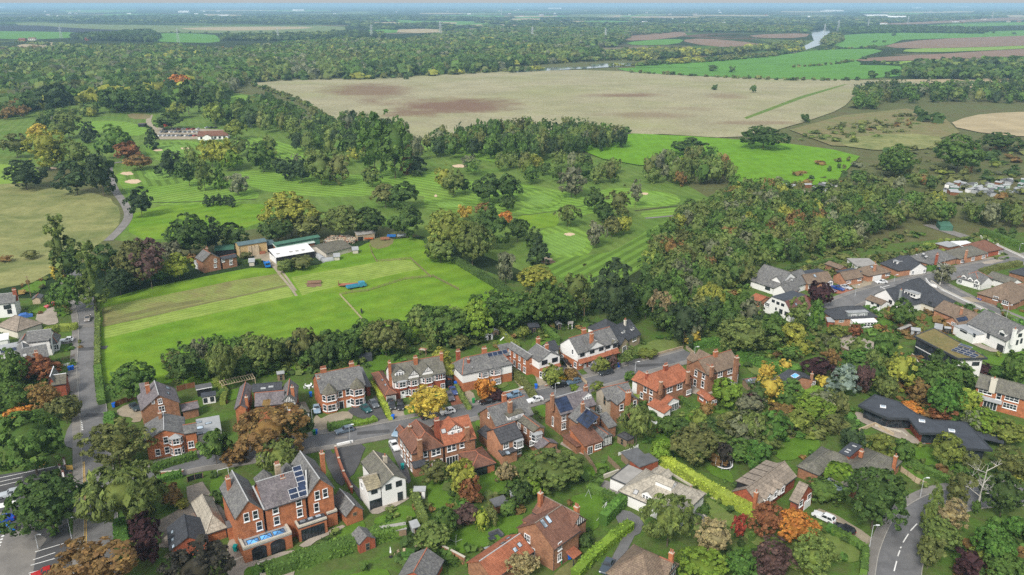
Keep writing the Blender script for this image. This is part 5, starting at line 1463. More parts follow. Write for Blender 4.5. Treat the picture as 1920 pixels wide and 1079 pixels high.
for p in ((1000,718),(1268,806),(650,590)):
 q=P(*ZY(p),3.75)-c; m=MB(); m.box(-.7,.7,-.6,.6,0,.22,0); m.box(-.55,.55,-.45,.45,.2,.26,1); m.build('skylight',[MAT['upvc'],MAT['skyglass']],root,loc=(q.x,q.y,3.7),rot=(0,0,-.4))
q=P(*ZY((1600,858)),2.6)-c; m=MB(); m.box(-3.2,3.2,-1.6,1.6,2.3,2.6); [m.box(x,x+.15,-1.4,-1.25,0,2.3) for x in (-3,2.8)]; m.build('carport',MAT['felt_d'],root,loc=(q.x,q.y,0),rot=(0,0,-.5))
root,o,ins,c=polyhouse('sleek modern house with sedum roof, dark glass walls and solar panels',zpts(ZV,[(145,250),(385,158),(1022,515),(668,522)]),6.2,.5,'sedum','white',.8)
wl=ins(.8)
for i in range(len(wl)):
 a,b=wl[i],wl[(i+1) % len(wl)]; d=Vector(b)-Vector(a); L_=d.length
 if d.y<-1 and d.length>12 or (d.x>0 and d.y<0 and L_>12):
  glaze(root,a,b,.3,2.6,int(L_/2.4),'d'); glaze(root,a,b,3.2,5.4,int(L_/2.4),'d')
 elif d.x>5 and abs(d.y)<d.x*.6:
  A=Vector(a).lerp(Vector(b),.6); B=Vector(a).lerp(Vector(b),.9); glaze(root,A,B,3.6,4.6,2,'d')
PA=P(*ZV((590,425)),6.3); PB=P(*ZV((760,480)),6.3)
an=math.atan2(PB.y-PA.y,PB.x-PA.x)
M0=Matrix.Translation(PA-Vector((c.x,c.y,0))) @ Matrix.Rotation(an,4,'Z')
spm=MB(); spm.box(0,1.6,0,1.0,0,.06,1); spm.box(.05,1.55,.05,.95,0,.067,0); spm=spm.mesh('solar_panel',[MAT['solar'],MAT['lead']])
for r_ in range(3):
 for k in range(4):
  if r_==2 and k>2:continue
  T=M0 @ Matrix.Translation((k*1.72,r_*1.7-.3,.12)) @ Matrix.Rotation(.25,4,'X')
  obj('solar_panel',spm,root,loc=T.translation,rot=T.to_euler())
T=M0 @ Matrix.Translation((-.6,5.4,.2)); obj('solar_panel',spm,root,loc=T.translation,rot=(0,0,an),scale=(2.2,1.6,1))
h=House('terrace_wall','curved white retaining wall and sunken terrace below the sedum-roofed house',ZV,(130,460),(320,660),.8,'terrace')
pts=[h.loc(p,.8) for p in ((125,455),(160,500),(200,560),(240,610),(320,660))]
m=MB(); [m.bar((a.x,a.y,.4),(b.x,b.y,.4),.35,.9) for a,b in zip(pts,pts[1:])]; h.part('wall',m,MAT['concrete'])
pts=[h.loc(p,.8) for p in ((165,475),(290,485),(350,540),(420,590))]
m=MB(); [m.bar((a.x,a.y,.4),(b.x,b.y,.4),.35,.9) for a,b in zip(pts,pts[1:])]; h.part('inner_wall',m,MAT['dark'])
# ---------------------------------------------------------------- bungalows along the avenue
h=House('white_house','white L-shaped bungalow with pale flat-roofed wing and grey gabled roof',ZU,(930,630),(1250,780),3.2)
h.zm=ZV
f=h.block([(672,155),(895,240),(850,102),(1000,180)],3.2,'flat','white','felt_l',o=.1); f.win('f',[(735,195)],2.6,.8,'d2'); f.win('f',[(862,245)],.8,.9,'d0')
a=h.block([(985,182),(1240,320),(1095,62),(1440,190)],4.2,'gu','white','slate',pitch=34,ridge='slate'); a.dorm('f',(1195,240),2.6,2.0,'gable','white',None,1,1.6,.9,'d0'); a.chim((1345,170),9.0,.8,.8,1,'white'); a.win('r',[(1400,245,1.2,1.0),(1365,330,.6,1.5),(1415,312,.6,1.5)],.8,1.2,'d0'); a.wide('f',(1180,330),2.2,2.1,3,'d'); a.win('f',[(1028,245)],.9,2.0,'d0')
h=House('brick_house','long brown-tiled bungalow with two brick gables and a solar panel',ZU,(215,364),(480,470),2.9)
b=h.block([(215,364),(705,552),(935,500)],2.9,'gu','brick_buff','tile_dull',pitch=32,ridge='tile_dull'); b.chim((610,345),6.4,.7,.6,1)
a=h.block([(370,505),(565,578)],2.8,'gv','brick_buff','tile_dull',rp=(485,472),depth=7,ridge='tile_dull'); a.solar('r',(560,540),3,1,1.5,1.6,.03,'solar'); a.win('f',[(495,565)],1.6,.9,'w2'); a.door('f',(425,555),1.0,2.0,'woodred')
b.win('r',[(805,535,.5,1.0),(890,545,.8,.9)],.8,1,'w0')
h=House('brick_house','bungalow with black hipped roof, grey box dormer and white conservatory',ZT,(150,358),(645,330),2.8)
b=h.block([(150,358),(645,330)],2.8,'hu','brick_buff','slate_d',rp=(350,208),pitch=33,ridge='slate_d')
b.dorm('f',(410,312),7.0,2.1,'flat','greyclad','felt_l',2,1.5,.6,'w1',rise=.0); b.win('f',[(228,374)],1.6,.9,'w2')
q=b.at('f',(450,400)); m=MB(); m.box(-4,4,-2.6,0,0,2.1); m.slab([(-4.2,-2.8,2.15),(4.2,-2.8,2.15),(4.2,.1,2.6),(-4.2,.1,2.6)],.1,1)
k=m.build('conservatory',[MAT['upvc'],MAT['sheet_white']],h.root,loc=(q.x,q.y,0)); fr,pn=win_mesh(.9,1.2,'w01')
for i in range(7):obj('window',fr,k,loc=(-3.4+i*1.13,-2.61,1.2)); obj('pane',pn,k,loc=(-3.4+i*1.13,-2.615,1.2))
h=House('garage_block','lean-to with pale sheet roof left of the black hipped bungalow',ZT,(60,370),(140,375),2.2,'outbuilding')
h.block([(50,345),(95,385),(145,370)],2.2,'lf','brick_red','felt_l',pitch=8)
h=House('white_house','sprawling white chalet house with dark slate roofs and a white flat dormer',ZR,(565,913),(740,978),2.7)
g_=h.block([(565,913),(740,978),(812,918),(640,852)],2.7,'gu','white','tile_dull',pitch=22,ridge='tile_dull'); g_.win('f',[(607,945),(690,985)],.9,.8,'d1')
a=h.block([(740,850),(945,935),(1000,800),(860,765)],3.2,'gv','white','slate_d',rp=None,pitch=38,ridge='slate_d'); a.win('f',[(875,930)],1.2,1.2,'d1')
b=h.block([(960,915),(1215,975),(1250,710),(1120,720)],2.9,'hu','white','slate_d',pitch=34,ridge='slate_d'); b.dorm('f',(1180,815),5.0,1.6,'flat','white','felt_l',4,.6,.5,'d0',rise=0); b.chim((1037,750),7.6,.6,.6,1,'greyclad')
c=h.block([(1240,905),(1440,925),(1820,935),(1480,800)],2.9,'hu','cream','slate_d',pitch=28,ridge='slate_d'); c.win('f',[(1470,960)],1.2,1.5,'d1')
def bung(label,zm,axis,blocks,z=2.7,name='brick_house',grp=None):
 h=House(name,label,zm,axis[0],axis[1],z)
 h.b=[h.block(*a,**{'ridge':a[4],**k}) for a,k in blocks]
 return h
h=bung('white chalet bungalow with grey tiled roof and a row of hooded dormers',ZQ,((240,352),(630,480)),[(([(350,430),(640,478)],2.7,'gv','white','slate'),dict(rp=(500,355),depth=8)),(([(238,352),(520,400),(285,220),(690,262)],2.7,'gu','white','slate'),dict(pitch=34)),(([(560,420),(700,400),(740,290),(640,210)],2.7,'gv','white','slate'),dict(pitch=38))])
for p in ((660,290),(640,335),(605,385)):h.b[2].dorm('r',p,1.6,1.2,'gable','white',None,1,.5,.6)
h.b[1].win('f',[(315,400)],2.0,1.6,'d1')
h=bung('brown-tiled brick bungalow with bare brick gable end and skylight on the avenue',ZQ,((915,347),(1300,292)),[(([(915,347),(1302,292),(745,255)],2.8,'gu','brick_buff','tile_dull'),dict(pitch=36,ridge='tile_dull')),(([(745,215),(860,190),(1150,140),(780,150)],3.2,'flat','brick_red','felt_d'),{}),(([(1195,325),(1298,300),(1170,280)],2.7,'gv','white','tile_dull'),dict(pitch=30))])
h.b[0].skyl('f',[(1022,222)],.9,1.2); h.b[0].win('f',[(955,375)],1.6,1.2,'w3'); h.b[2].win('f',[(1250,335)],2.0,1.0,'w1')
h=bung('orange brick bungalow with dark flat dormer and brick gable beside the blue pickup',ZQ,((1490,285),(1755,238)),[(([(1490,283),(1755,238),(1285,215)],2.7,'gu','brick_buff','tile_dull'),dict(pitch=36,ridge='tile_dull')),(([(1440,185),(1690,160),(1590,100)],4.2,'flat','felt_d','felt_d'),dict(base=2.5))])
h.b[0].win('f',[(1535,305),(1690,265)],1.6,1.1,'w2'); h.b[0].door('f',(1515,325),1.6,2.0,'woodred',name='garage_door')
h=bung('hipped brown bungalow with white front bay between the dark flat dormer and the black roof',ZR,((550,545),(885,483)),[(([(550,545),(888,483)],2.6,'hu','brick_buff','tile_dull'),dict(rp=(640,372),pitch=32,ridge='tile_dull'))])
h.b[0].skyl('f',[(595,405)],1.0,.9); h.b[0].chim((650,365),6.6,.9,.6,1); b=h.b[0]; m=MB(); q=b.at('f',(670,565)); m.box(-2.2,2.2,-.3,.2,0,2.2); m.build('white_front',MAT['white'],h.root,loc=(q.x,q.y,0)); b.win('f',[(835,512)],2.2,1.0,'w2')
h=bung('garage block with white doors and grey sheet roof behind the hipped brown bungalow',ZR,((320,350),(640,350)),[(([(310,345),(420,390),(650,345),(410,275)],2.5,'flat','white','felt_b'),{})])
h.root['category']='outbuilding'
h=bung('brown brick garage with pitched tile roof behind the orange brick bungalow',ZQ,((1195,45),(1400,120)),[(([(1195,45),(1400,122),(1490,95),(1290,15)],2.5,'gu','brick_brown','tile_dull'),dict(pitch=22,ridge='tile_dull'))])
h.root['category']='outbuilding'
h=bung('bungalow with black roof, two white box dormers and brick porch on the avenue',ZR,((1030,460),(1190,440)),[(([(1025,460),(1190,440),(1350,385),(712,352)],2.7,'hv','brick_buff','slate_d'),dict(pitch=30,ridge='slate_d')),(([(1190,450),(1345,400),(1120,300)],2.7,'gv','white','slate_d'),dict(pitch=30))])
h.b[0].dorm('l',(955,345),2.2,1.5,'flat','white','felt_l',1,.9,.7,'d0'); h.b[0].dorm('r',(1128,365),2.6,1.5,'flat','white','felt_l',1,1.2,.8,'d0'); h.b[1].rows('f',2,1.4,1.0,1.1)
h=bung('grey hipped bungalow with three skylights and a blue-covered car in front',ZR,((1475,370),(1792,292)),[(([(1475,370),(1795,292),(1172,245),(1545,180)],2.7,'hu','brick_buff','slate'),dict(pitch=30))])
h.b[0].skyl('l',[(1268,225)],.8,.6,'lead'); h.b[0].skyl('f',[(1410,252),(1370,212)],1.6,.9,'lead'); h.b[0].chim((1580,215),6.8,.9,.7,2,'brick_red'); m=MB(); q=h.b[0].at('f',(1560,385)); m.box(-3,3,-.2,.2,0,2.3); m.build('white_front',MAT['white'],h.root,loc=(q.x,q.y,0),rot=(0,0,0))
h=bung('mossy green-brown hipped bungalow with white front near the top of the avenue',ZS,((865,485),(1222,412)),[(([(865,485),(1225,412),(522,380),(985,292)],2.6,'hu','brick_buff','tile_grey'),dict(pitch=28,ridge='tile_grey'))])
h.b[0].rows('f',3,1.3,1.8,1.1,'w2'); h.b[0].chim((985,345),6.6,.9,.6,1)
h=bung('dark brown hipped bungalow with brick bays beside the pale lane',ZS,((1270,380),(1494,342)),[(([(1268,380),(1496,342),(962,282),(1205,215)],2.6,'hu','brick_red','tile_brown'),dict(pitch=30))])
h.b[0].rows('f',2,1.3,2.0,1.1,'w2')
h=bung('flat white-roofed garage row in brick behind the hipped bungalows',ZS,((750,210),(930,290)),[(([(750,212),(935,292),(1100,240),(900,190)],2.5,'flat','brick_buff','sheet_white'),{})])
h.root['category']='outbuilding'
h=bung('red timber outbuilding with white trim by the pale lane',ZS,((490,235),(680,290)),[(([(490,235),(690,292),(740,215),(620,200)],2.3,'flat','woodred','felt_l'),{})])
h.root['category']='outbuilding'
h=bung('white bungalow with three small front gables behind the leaning birch',ZS,((880,785),(1225,892)),[(([(878,785),(1222,895),(1350,835),(1005,722)],2.7,'gu','white','slate'),dict(pitch=32))],name='white_house')
for p in ((940,820),(1045,860),(1150,895)):
 h.b[0].dorm('f',(p[0],p[1]-25),2.2,1.5,'gable','white',None,1,1.2,.8)
h=bung('white bungalow with plain grey gabled roof behind the brown hedge',ZS,((1362,795),(1700,902)),[(([(1360,795),(1700,905),(1860,868),(1480,735)],2.7,'gu','white','tile_grey'),dict(pitch=26,ridge='tile_grey'))],name='white_house')
h=bung('brown-roofed bungalow with red garage and white bay windows above the blue van',ZU,((985,175),(1285,262)),[(([(985,172),(1285,285),(1460,160),(1130,38)],2.7,'hu','brick_brown','tile_dull'),dict(pitch=30,ridge='tile_dull')),(([(1140,240),(1285,300),(1300,230)],2.6,'gv','brick_brown','tile_dull'),dict(pitch=30,ridge='tile_dull'))])
h.b[0].win('f',[(1065,215)],1.6,1.2,'w2'); h.b[1].win('f',[(1195,275)],2.0,1.2,'w2')
h=bung('bungalow with dark slate hip at the right edge beyond the avenue hedge',ZS,((1720,690),(1980,760)),[(([(1720,692),(1960,775),(2050,700),(1850,640)],2.6,'hu','brick_brown','slate_d'),dict(pitch=26))])
h=bung('white house with dark flat-topped maroon mansard roof at the avenue end',ZQ,((245,640),(675,800)),[(([(240,640),(680,800)],3.0,'mv','white','maroon'),dict(rp=(480,500),v1=11)),(([(680,560),(830,600),(950,560),(800,490)],2.7,'gu','brick_red','maroon'),dict(pitch=28)),(([(140,590),(240,600),(320,560),(220,500)],2.5,'gu','brick_buff','tile_red'),dict(pitch=20))],3.0,'white_house')
h.b[0].win('f',[(400,598),(470,630),(540,655)],1.1,.8,'d2'); h.b[0].win('f',[(310,650)],1.8,1.2,'w2'); h.b[0].win('f',[(440,715,.5,.8),(512,755,1.2,1.5),(600,790,1.6,1.2)],.5,.8,'d1'); h.b[0].skyl('r',[(738,645)],.8,.8)
# more bungalows and sheds beyond, partly in view
for i,(a,b,c,lab,wl_,rf) in enumerate((
 ((1880,545),(1935,562),(1905,533),'low bungalow with brown hipped roof at the right edge below the avenue hedge','brick_brown','tile_dull'),
 ((1800,522),(1836,532),(1822,512),'small grey-roofed white bungalow behind the rounded green tree','white','slate'))):
 h=House('brick_house',lab,Z0,a,b,2.6); h.block([a,b,c],2.6,'hu',wl_,rf,pitch=28).rows('f',2,1.3,1.4,1.1)
# ---------------------------------------------------------------- houses left of the lane
h=House('white_house','white farmhouse-style house with slate roof at the left edge',ZW,(-60,298),(208,270),5.2)
b=h.block([(-160,310),(208,270)],5.2,'gu','white','slate',rp=(100,146),pitch=36,ridge='lead'); b.win('f',[(85,335)],1.4,1.3,'d1'); b.win('f',[(135,325,.5,1.4),(130,395,1.2,1.4)],.5,1.4,'d0'); b.win('r',[(258,255,.5,1.2),(270,375,.5,1.8)],.5,1.2,'w0'); b.chim((190,95),9.4,1.2,.7,3,'brick_red')
h=House('brick_garage','garage with pyramid brown roof beside the blue covered car',ZW,(300,640),(545,555),2.6,'outbuilding')
b=h.block([(140,645),(320,640),(545,555),(300,470)],2.6,'hv','cream','tile_conc',zr=5.6,ridge='tile_conc')
h=House('garden_shed','small orange timber shed with grey gable roof by the red car',ZW,(425,235),(545,225),2.0,'shed')
b=h.block([(420,232),(545,215),(480,178),(590,175)],2.0,'gv','woodpale','felt',pitch=28)
h=House('white_house','white house with grey hipped slate roof left of the lane',ZX,(355,245),(690,205),5.2)
b=h.block([(355,240),(690,200)],5.2,'gu','white','slate',rp=(540,68),pitch=34,ridge='lead'); b.win('r',[(675,215),(690,290)],1.0,1.2,'d1')
h.block([(235,250),(350,235),(270,180),(430,150)],4.6,'gv','white','slate',pitch=34); c=h.block([(690,250),(790,215),(700,150)],3.0,'hu','white','slate',pitch=30); c.rows('f',2,1.5,1.2,1.3)
h=House('brick_house','brick house with slate roof, tall chimney and blue solar canopy left of the lane',ZX,(330,492),(665,424),5.2)
b=h.block([(325,494),(668,424)],5.2,'gu','brick_red','slate',rp=(520,275),pitch=36,ridge='lead'); b.chim((490,365),8.8,.9,.7,2,'terr',5); b.skyl('f',[(335,408)],1.0,.9,'lead')
h.block([(240,390),(340,480),(385,260)],5.0,'gv','brick_red','slate',pitch=36,ridge='lead'); x=h.block([(205,410),(290,520),(320,480),(240,400)],3.2,'flat','brick_red','terr')
y=h.block([(-20,395),(200,340),(290,260),(0,310)],3.0,'lf','upvc','felt_l',pitch=10); y.solar('f',(10,390),3,1,2.6,2.2,.2,'upvc')
h=House('brick_house','small house with crossed slate gables at the pavement, half hidden by autumn trees',ZX,(650,815),(895,780),4.6)
h.block([(640,820),(760,800)],4.4,'gv','brick_red','slate',rp=(745,690),depth=7,ridge='upvc'); h.block([(700,810),(900,790),(890,690)],4.4,'gu','brick_red','slate_moss',pitch=36,ridge='upvc')
h=House('white_house','white lean-to roof at the left edge below the pyramid-roofed garage',ZX,(0,160),(125,140),2.6,'outbuilding')
h.block([(-60,180),(115,190),(125,125)],2.6,'lf','white','sheet_white',pitch=8)
# ---------------------------------------------------------------- the farm
h=House('farmhouse','red brick farmhouse with slate gable at the end of the hay field',Z7,(190,388),(352,355),4.9)
a=h.block([(188,390),(354,355)],4.9,'gv','brick_brown','slate',rp=(270,312),bk=(215,272)); a.win('f',[(305,378),(305,425)],.9,1.2,'w1'); a.chim((228,265),8.4,.8,.6,2)
b=h.block([(362,368),(508,345)],4.2,'gu','brick_brown','slate_d',rp=(430,327),pitch=30); b.win('f',[(376,378),(445,368),(445,402)],1.0,1.0,'w1'); h.block([(130,410),(180,405),(150,388)],2.4,'lf','white','felt_l',pitch=15)
h=House('barn','open-fronted hay barn with blue-grey roof stacked with straw',Z7,(510,247),(768,207),4.6,'barn')
b=h.block([(510,247),(770,207)],5.2,'gu','hay','sheet_teal',rp=(620,195),pitch=16,ridge=None)
for i,p in enumerate(((615,270),(642,266),(672,262))):
 q=b.at('f',p); m=MB(); m.box(-.9,.9,-.9,.2,0,3.4); m.box(-.8,.9,-.8,.2,3.42,4.2); m.build('bale_stack',MAT['woodpale'],h.root,loc=(q.x,q.y,0))
for t in (0,.33,.66,1.0):
 x=b.w[0]+(b.w[1]-b.w[0])*t; m=MB(); m.box(x-.12,x+.12,b.w[2]-.3,b.w[2]-.06,0,4.6); h.part('post',m,MAT['woodpale'])
q=b.at('f',(725,300)); m=MB(); m.box(-1.2,1.2,-.6,.1,0,1.3); m.build('orange_sacks',MAT['terr'],h.root,loc=(q.x,q.y-.5,0))
h=House('barn','low dark shed with green roof behind the farmhouse',Z7,(300,285),(475,270),2.8,'barn')
h.block([(300,290),(475,275),(300,262)],3.0,'lf','black','sheet_green',pitch=10)
h=House('barn','long green metal barn with pale corrugated lean-to at the farm',Z7,(850,275),(1205,210),3.4,'barn')
h.block([(845,235),(1255,170)],4.4,'gu','sheet_green','sheet_green',rp=(1040,178),pitch=16,ridge=None); h.block([(860,275),(1205,215),(850,245)],2.8,'lf','woodred','sheet_pale',pitch=12)
h.block([(770,235),(850,225),(765,210)],3.4,'lf','black','sheet_teal',pitch=12)
h=House('barn','long white-roofed shed with dark open side at the farm',Z7,(850,350),(1195,292),3.0,'barn')
b=h.block([(848,352),(1198,292)],3.0,'lf','black','sheet_white',depth=9,pitch=8)
m=MB(); m.box(b.w[0]-.25,b.w[0]-.05,b.w[2],b.w[3],0,2.6); h.part('end_wall',m,MAT['white']); b.skyl('f',[(870,318),(985,300),(1040,292),(1095,284)],1.2,1.0,'felt_b','felt_b')
h=House('barn','tumbledown grey farm shed with mottled roof behind the rubble',Z7,(1320,310),(1535,255),2.4,'barn')
h.block([(1210,285),(1330,300),(1540,255),(1300,215)],2.4,'gu','concrete','slate_moss',pitch=14,ridge=None)
h=House('barn','small open brick shed with pale roof at the right end of the farm',Z7,(1580,145),(1740,125),2.8,'barn')
b=h.block([(1580,152),(1742,128)],3.0,'lf','stone','felt_b',depth=4,pitch=8); m=MB(); q=b.at('f',(1610,165)); m.box(-1.2,1.2,-.05,.1,0,2.0); m.build('opening',MAT['black'],h.root,loc=(q.x,q.y,0))
for p,lab in (((630,392),'pale glazed cold frame shed by the farm drive'),((1565,285),'tiny red-doored shed beside the rubble'),((1398,345),'small white shed below the tumbledown barn')):
 h=House('garden_shed',lab,Z7,(p[0]-28,p[1]+12),(p[0]+28,p[1]+8),1.8,'shed'); h.block([(p[0]-30,p[1]+4),(p[0]+30,p[1]-4)],1.8,'lf','concrete','felt_l',depth=3,pitch=15)
for p0,p1,lab in (((1225,335),(1275,375),'half-round polytunnel lying away from the field'),((1265,390),(1365,375),'half-round polytunnel lying along the field edge')):
 A,B=P(*Z7(p0)),P(*Z7(p1)); d=(B-A); L_=d.length
 m=MB(); n=8
 for i in range(n):
  t0,t1=math.pi*i/n,math.pi*(i+1)/n
  a_,b_=(1.4*math.cos(t0),1.5*math.sin(t0)),(1.4*math.cos(t1),1.5*math.sin(t1))
  m.poly([(0,*a_),(L_,*a_),(L_,*b_),(0,*b_)][::-1]); m.poly([(0,0,0),(0,*b_),(0,*a_)]); m.poly([(L_,0,0),(L_,*a_),(L_,*b_)])
 tag(m.build('polytunnel',MAT['felt_l'],loc=A,rot=(0,0,math.atan2(d.y,d.x))),lab,'polytunnel')
# golf clubhouse
Zc=Z(0,0,3.0)
h=House('clubhouse','long low clubhouse with red-brown roof by the golf car park',Zc,(1115,770),(1280,765),2.8,'clubhouse')
b=h.block([(1110,768),(1282,765)],2.8,'gu','white','tile_brown',rp=(1190,738),pitch=24); b.rows('f',6,1.4,1.6,1.4,'d1'); g_=h.block([(1135,772),(1190,770)],2.8,'gv','white','tile_brown',rp=(1162,758),depth=4)
h=House('shed','dark greenkeeper shed among the trees above the clubhouse',Zc,(1295,640),(1335,640),2.6,'shed'); h.block([(1295,640),(1335,638)],2.8,'gu','greyclad','felt_b',depth=7,pitch=15)
h=House('shed','black shelter beside the practice ground',Zc,(770,700),(815,700),2.4,'shed'); h.block([(770,702),(815,700)],2.4,'gu','black','felt_d',depth=6,pitch=12)
# ---------------------------------------------------------------- trees
def ico(sub):
 bm=bmesh.new(); bmesh.ops.create_icosphere(bm,subdivisions=sub,radius=1.0)
 v=np.array([p.co[:] for p in bm.verts]); f=np.array([[q.index for q in p.verts] for p in bm.faces]); bm.free()
 return v,f
ICO1,ICO2=ico(1),ico(2)
def unit(a):return a/np.maximum(np.linalg.norm(a,axis=1,keepdims=True),1e-9)
def leaves(pts,nrm,size,rg,asp=1.0,droop=.0):
 n=len(pts)
 t=unit(np.cross(nrm,rg.normal(size=(n,3)))); b=np.cross(nrm,t)
 if droop:
  dn=np.tile(np.array([0,0,-1.0]),(n,1))+rg.normal(size=(n,3))*.35
  b=unit(dn-nrm*np.sum(dn*nrm,axis=1,keepdims=True)); t=np.cross(b,nrm)
 s=(size*np.exp(rg.normal(0,.38,n)))[:,None]
 k=asp
 P0=pts-t*s-b*s*.25*k; P1=pts-b*s*k+nrm*s*.25
 P2=pts+t*s+b*s*.1*k; P3=pts+b*s*k-nrm*s*.3
 v=np.stack([P0,P1,P2,P3],1).reshape(-1,3)
 i=np.arange(n)*4
 return v,np.stack([i,i+1,i+2,i+3],1)
def crown_arrays(kind,seed,n,size):
 rg=np.random.default_rng(seed)
 lobes=[]
 core=.52; asp=1.0; droop=.0; jit=.75
 if kind=='round':
  m=15
  for i in range(m):
   d=unit(rg.normal(size=(1,3)))[0]; d[2]=abs(d[2])*1.1-.45
   lobes.append((d*rg.uniform(.42,.72),rg.uniform(.22,.46)))
  lobes.append((np.array([rg.uniform(-.2,.2),rg.uniform(-.2,.2),.42]),.46)); lobes.append((np.zeros(3),.7))
 elif kind=='oval':
  for i in range(16):
   z=rg.uniform(-.75,.8); r=.62*math.sqrt(max(.05,1-(z*1.02) ** 2)); a=rg.uniform(0,6.28)
   lobes.append((np.array([r*math.cos(a),r*math.sin(a),z]),rg.uniform(.24,.4)))
  lobes.append((np.array([0,0,.0]),.62))
 elif kind=='irreg':
  for i in range(13):
   d=unit(rg.normal(size=(1,3)))[0]
   lobes.append((d*rg.uniform(.4,.78),rg.uniform(.2,.4)))
  lobes.append((np.zeros(3),.55)); core=.36; jit=.95
 elif kind=='willow':
  for i in range(16):
   d=unit(rg.normal(size=(1,3)))[0]; d[2]=abs(d[2])*.9-.25
   lobes.append((d*rg.uniform(.45,.7),rg.uniform(.28,.4)))
  lobes.append((np.zeros(3),.6)); droop=1.0; asp=2.3; jit=.6; core=.42
 elif kind=='poplar':
  for i in range(46):
   z=-.92+1.86*(i+rg.uniform(0,1))/46; r=.7*min(1,(1-z)*.62+.02) ** .8*min(1,(z+1.05)*2.2); a=rg.uniform(0,6.28)
   lobes.append((np.array([r*math.cos(a),r*math.sin(a),z]),rg.uniform(.2,.34)*(.55+.45*min(1,1-z))))
  core=.5
 elif kind=='cone':
  for i in range(26):
   t=(i+.5)/26; z=-.95+1.8*t; r=.75*(1-t) ** .85
   for a in rg.uniform(0,6.28,2):lobes.append((np.array([r*math.cos(a),r*math.sin(a),z]),.1+.26*(1-t)))
  core=.45
 elif kind=='egg':
  for i in range(22):
   z=rg.uniform(-.95,.9); r=.66*(1-max(0,z) ** 1.8) ** .6*(1 if z>-.5 else 1-(-.5-z)); a=rg.uniform(0,6.28)
   lobes.append((np.array([r*math.cos(a),r*math.sin(a),z]),.3))
  lobes.append((np.array([0,0,-.3]),.7)); core=.65; jit=.5
 elif kind=='pine':
  for i in range(14):
   z=rg.uniform(-.6,.85); a=rg.uniform(0,6.28); r=rg.uniform(.15,.62)*(1-.45*max(z,0))
   lobes.append((np.array([r*math.cos(a),r*math.sin(a),z]),rg.uniform(.3,.44)))
  core=.5; jit=.9
 elif kind=='bush':
  for i in range(11):
   a=rg.uniform(0,6.28); r=rg.uniform(.2,.62)
   lobes.append((np.array([r*math.cos(a),r*math.sin(a),rg.uniform(-.45,.35)]),rg.uniform(.3,.48)))
  lobes.append((np.array([0,0,-.1]),.65)); core=.65
 C=np.array([l[0] for l in lobes]); Rr=np.array([l[1] for l in lobes])
 sq=np.array([1,1,{'poplar':.33,'cone':.7,'oval':.7,'egg':.8}.get(kind,1.0)])
 pr=Rr ** 2; pr=pr/pr.sum()
 # leaf clumps on the lobes, then leaves over the upper side of each clump
 K=max(min(n,48),int(n/26)); cc=np.zeros((0,3)); cd=np.zeros((0,3))
 while len(cc)<K:
  k=rg.choice(len(lobes),size=K*3,p=pr)
  d=unit(rg.normal(size=(K*3,3))+np.array([0,0,.2]))
  p=C[k]+d*(Rr[k]*(rg.uniform(.8,1.04,K*3)+(rg.random(K*3)<.1)*rg.uniform(.05,.3,K*3)))[:,None]*sq ** .5
  D=np.linalg.norm((p[:,None,:]-C[None])/(sq ** .5),axis=2)/Rr[None]
  D[np.arange(len(k)),k]=9
  ok=D.min(axis=1)>.82
  cc=np.concatenate([cc,p[ok]]); cd=np.concatenate([cd,d[ok]])
 j=rg.integers(0,K,n); rc=1.75/math.sqrt(K)*rg.uniform(.6,1.35,K)
 dd=unit(cd[j]*.9+np.array([0,0,.5])+rg.normal(size=(n,3))*.62*(jit+.25))
 pts=cc[j]+dd*(rc[j]*rg.uniform(.55,1.08,n))[:,None]*sq ** .5
 nr=unit(dd+cd[j]*.25+rg.normal(size=(n,3))*.34*jit)
 v,f=leaves(pts,nr,size,rg,asp,droop)
 v=pts.repeat(4,0)+(v-pts.repeat(4,0))*sq
 cv=ICO2[0]*core*np.array([1,1,1])*(1+rg.normal(size=(len(ICO2[0]),1))*.08)
 if kind=='cone':cv=ICO2[0]*np.array([.5,.5,.9]); cv[:,:2] *= (1-(cv[:,2:3]+.9)/1.9); cv[:,2] -= .05
 if kind=='poplar':cv=ICO2[0]*np.array([.2,.2,.7]); cv[:,:2] *= np.clip(1.05-cv[:,2:3]*.7,.3,1.3)
 return v,f,cv,ICO2[1]
def np_mesh(name,v,quads,tris,mat,tint=None):
 me=bpy.data.meshes.new(name)
 nq,nt=len(quads),len(tris)
 me.vertices.add(len(v)); me.vertices.foreach_set('co',np.asarray(v,np.float32).ravel())
 me.loops.add(nq*4+nt*3)
 me.loops.foreach_set('vertex_index',np.concatenate([np.asarray(quads,np.int32).ravel(),np.asarray(tris,np.int32).ravel()]))
 me.polygons.add(nq+nt)
 me.polygons.foreach_set('loop_start',np.concatenate([np.arange(nq)*4,nq*4+np.arange(nt)*3]).astype(np.int32))
 me.polygons.foreach_set('loop_total',np.concatenate([np.full(nq,4),np.full(nt,3)]).astype(np.int32))
 if tint is not None:
  a=me.color_attributes.new('tint','FLOAT_COLOR','POINT')
  a.data.foreach_set('color',np.concatenate([tint,np.ones((len(tint),1))],1).astype(np.float32).ravel())
 me.materials.append(mat)
 me.update(calc_edges=True)
 return me
CROWN={}
SPEC={'round':(5,1500,.075),'oval':(2,1500,.075),'irreg':(3,1200,.075),'willow':(2,1700,.042),'poplar':(2,1500,.1),'cone':(2,1400,.085),'egg':(1,1700,.06),'pine':(2,1300,.08),'bush':(3,800,.1)}
SPECB={'round':(5,5400,.037),'oval':(2,4600,.038),'irreg':(3,4200,.036),'willow':(2,4200,.026),'poplar':(1,3000,.07),'cone':(1,2600,.06),'egg':(1,3400,.04),'pine':(1,3000,.05),'bush':(2,1800,.062)}
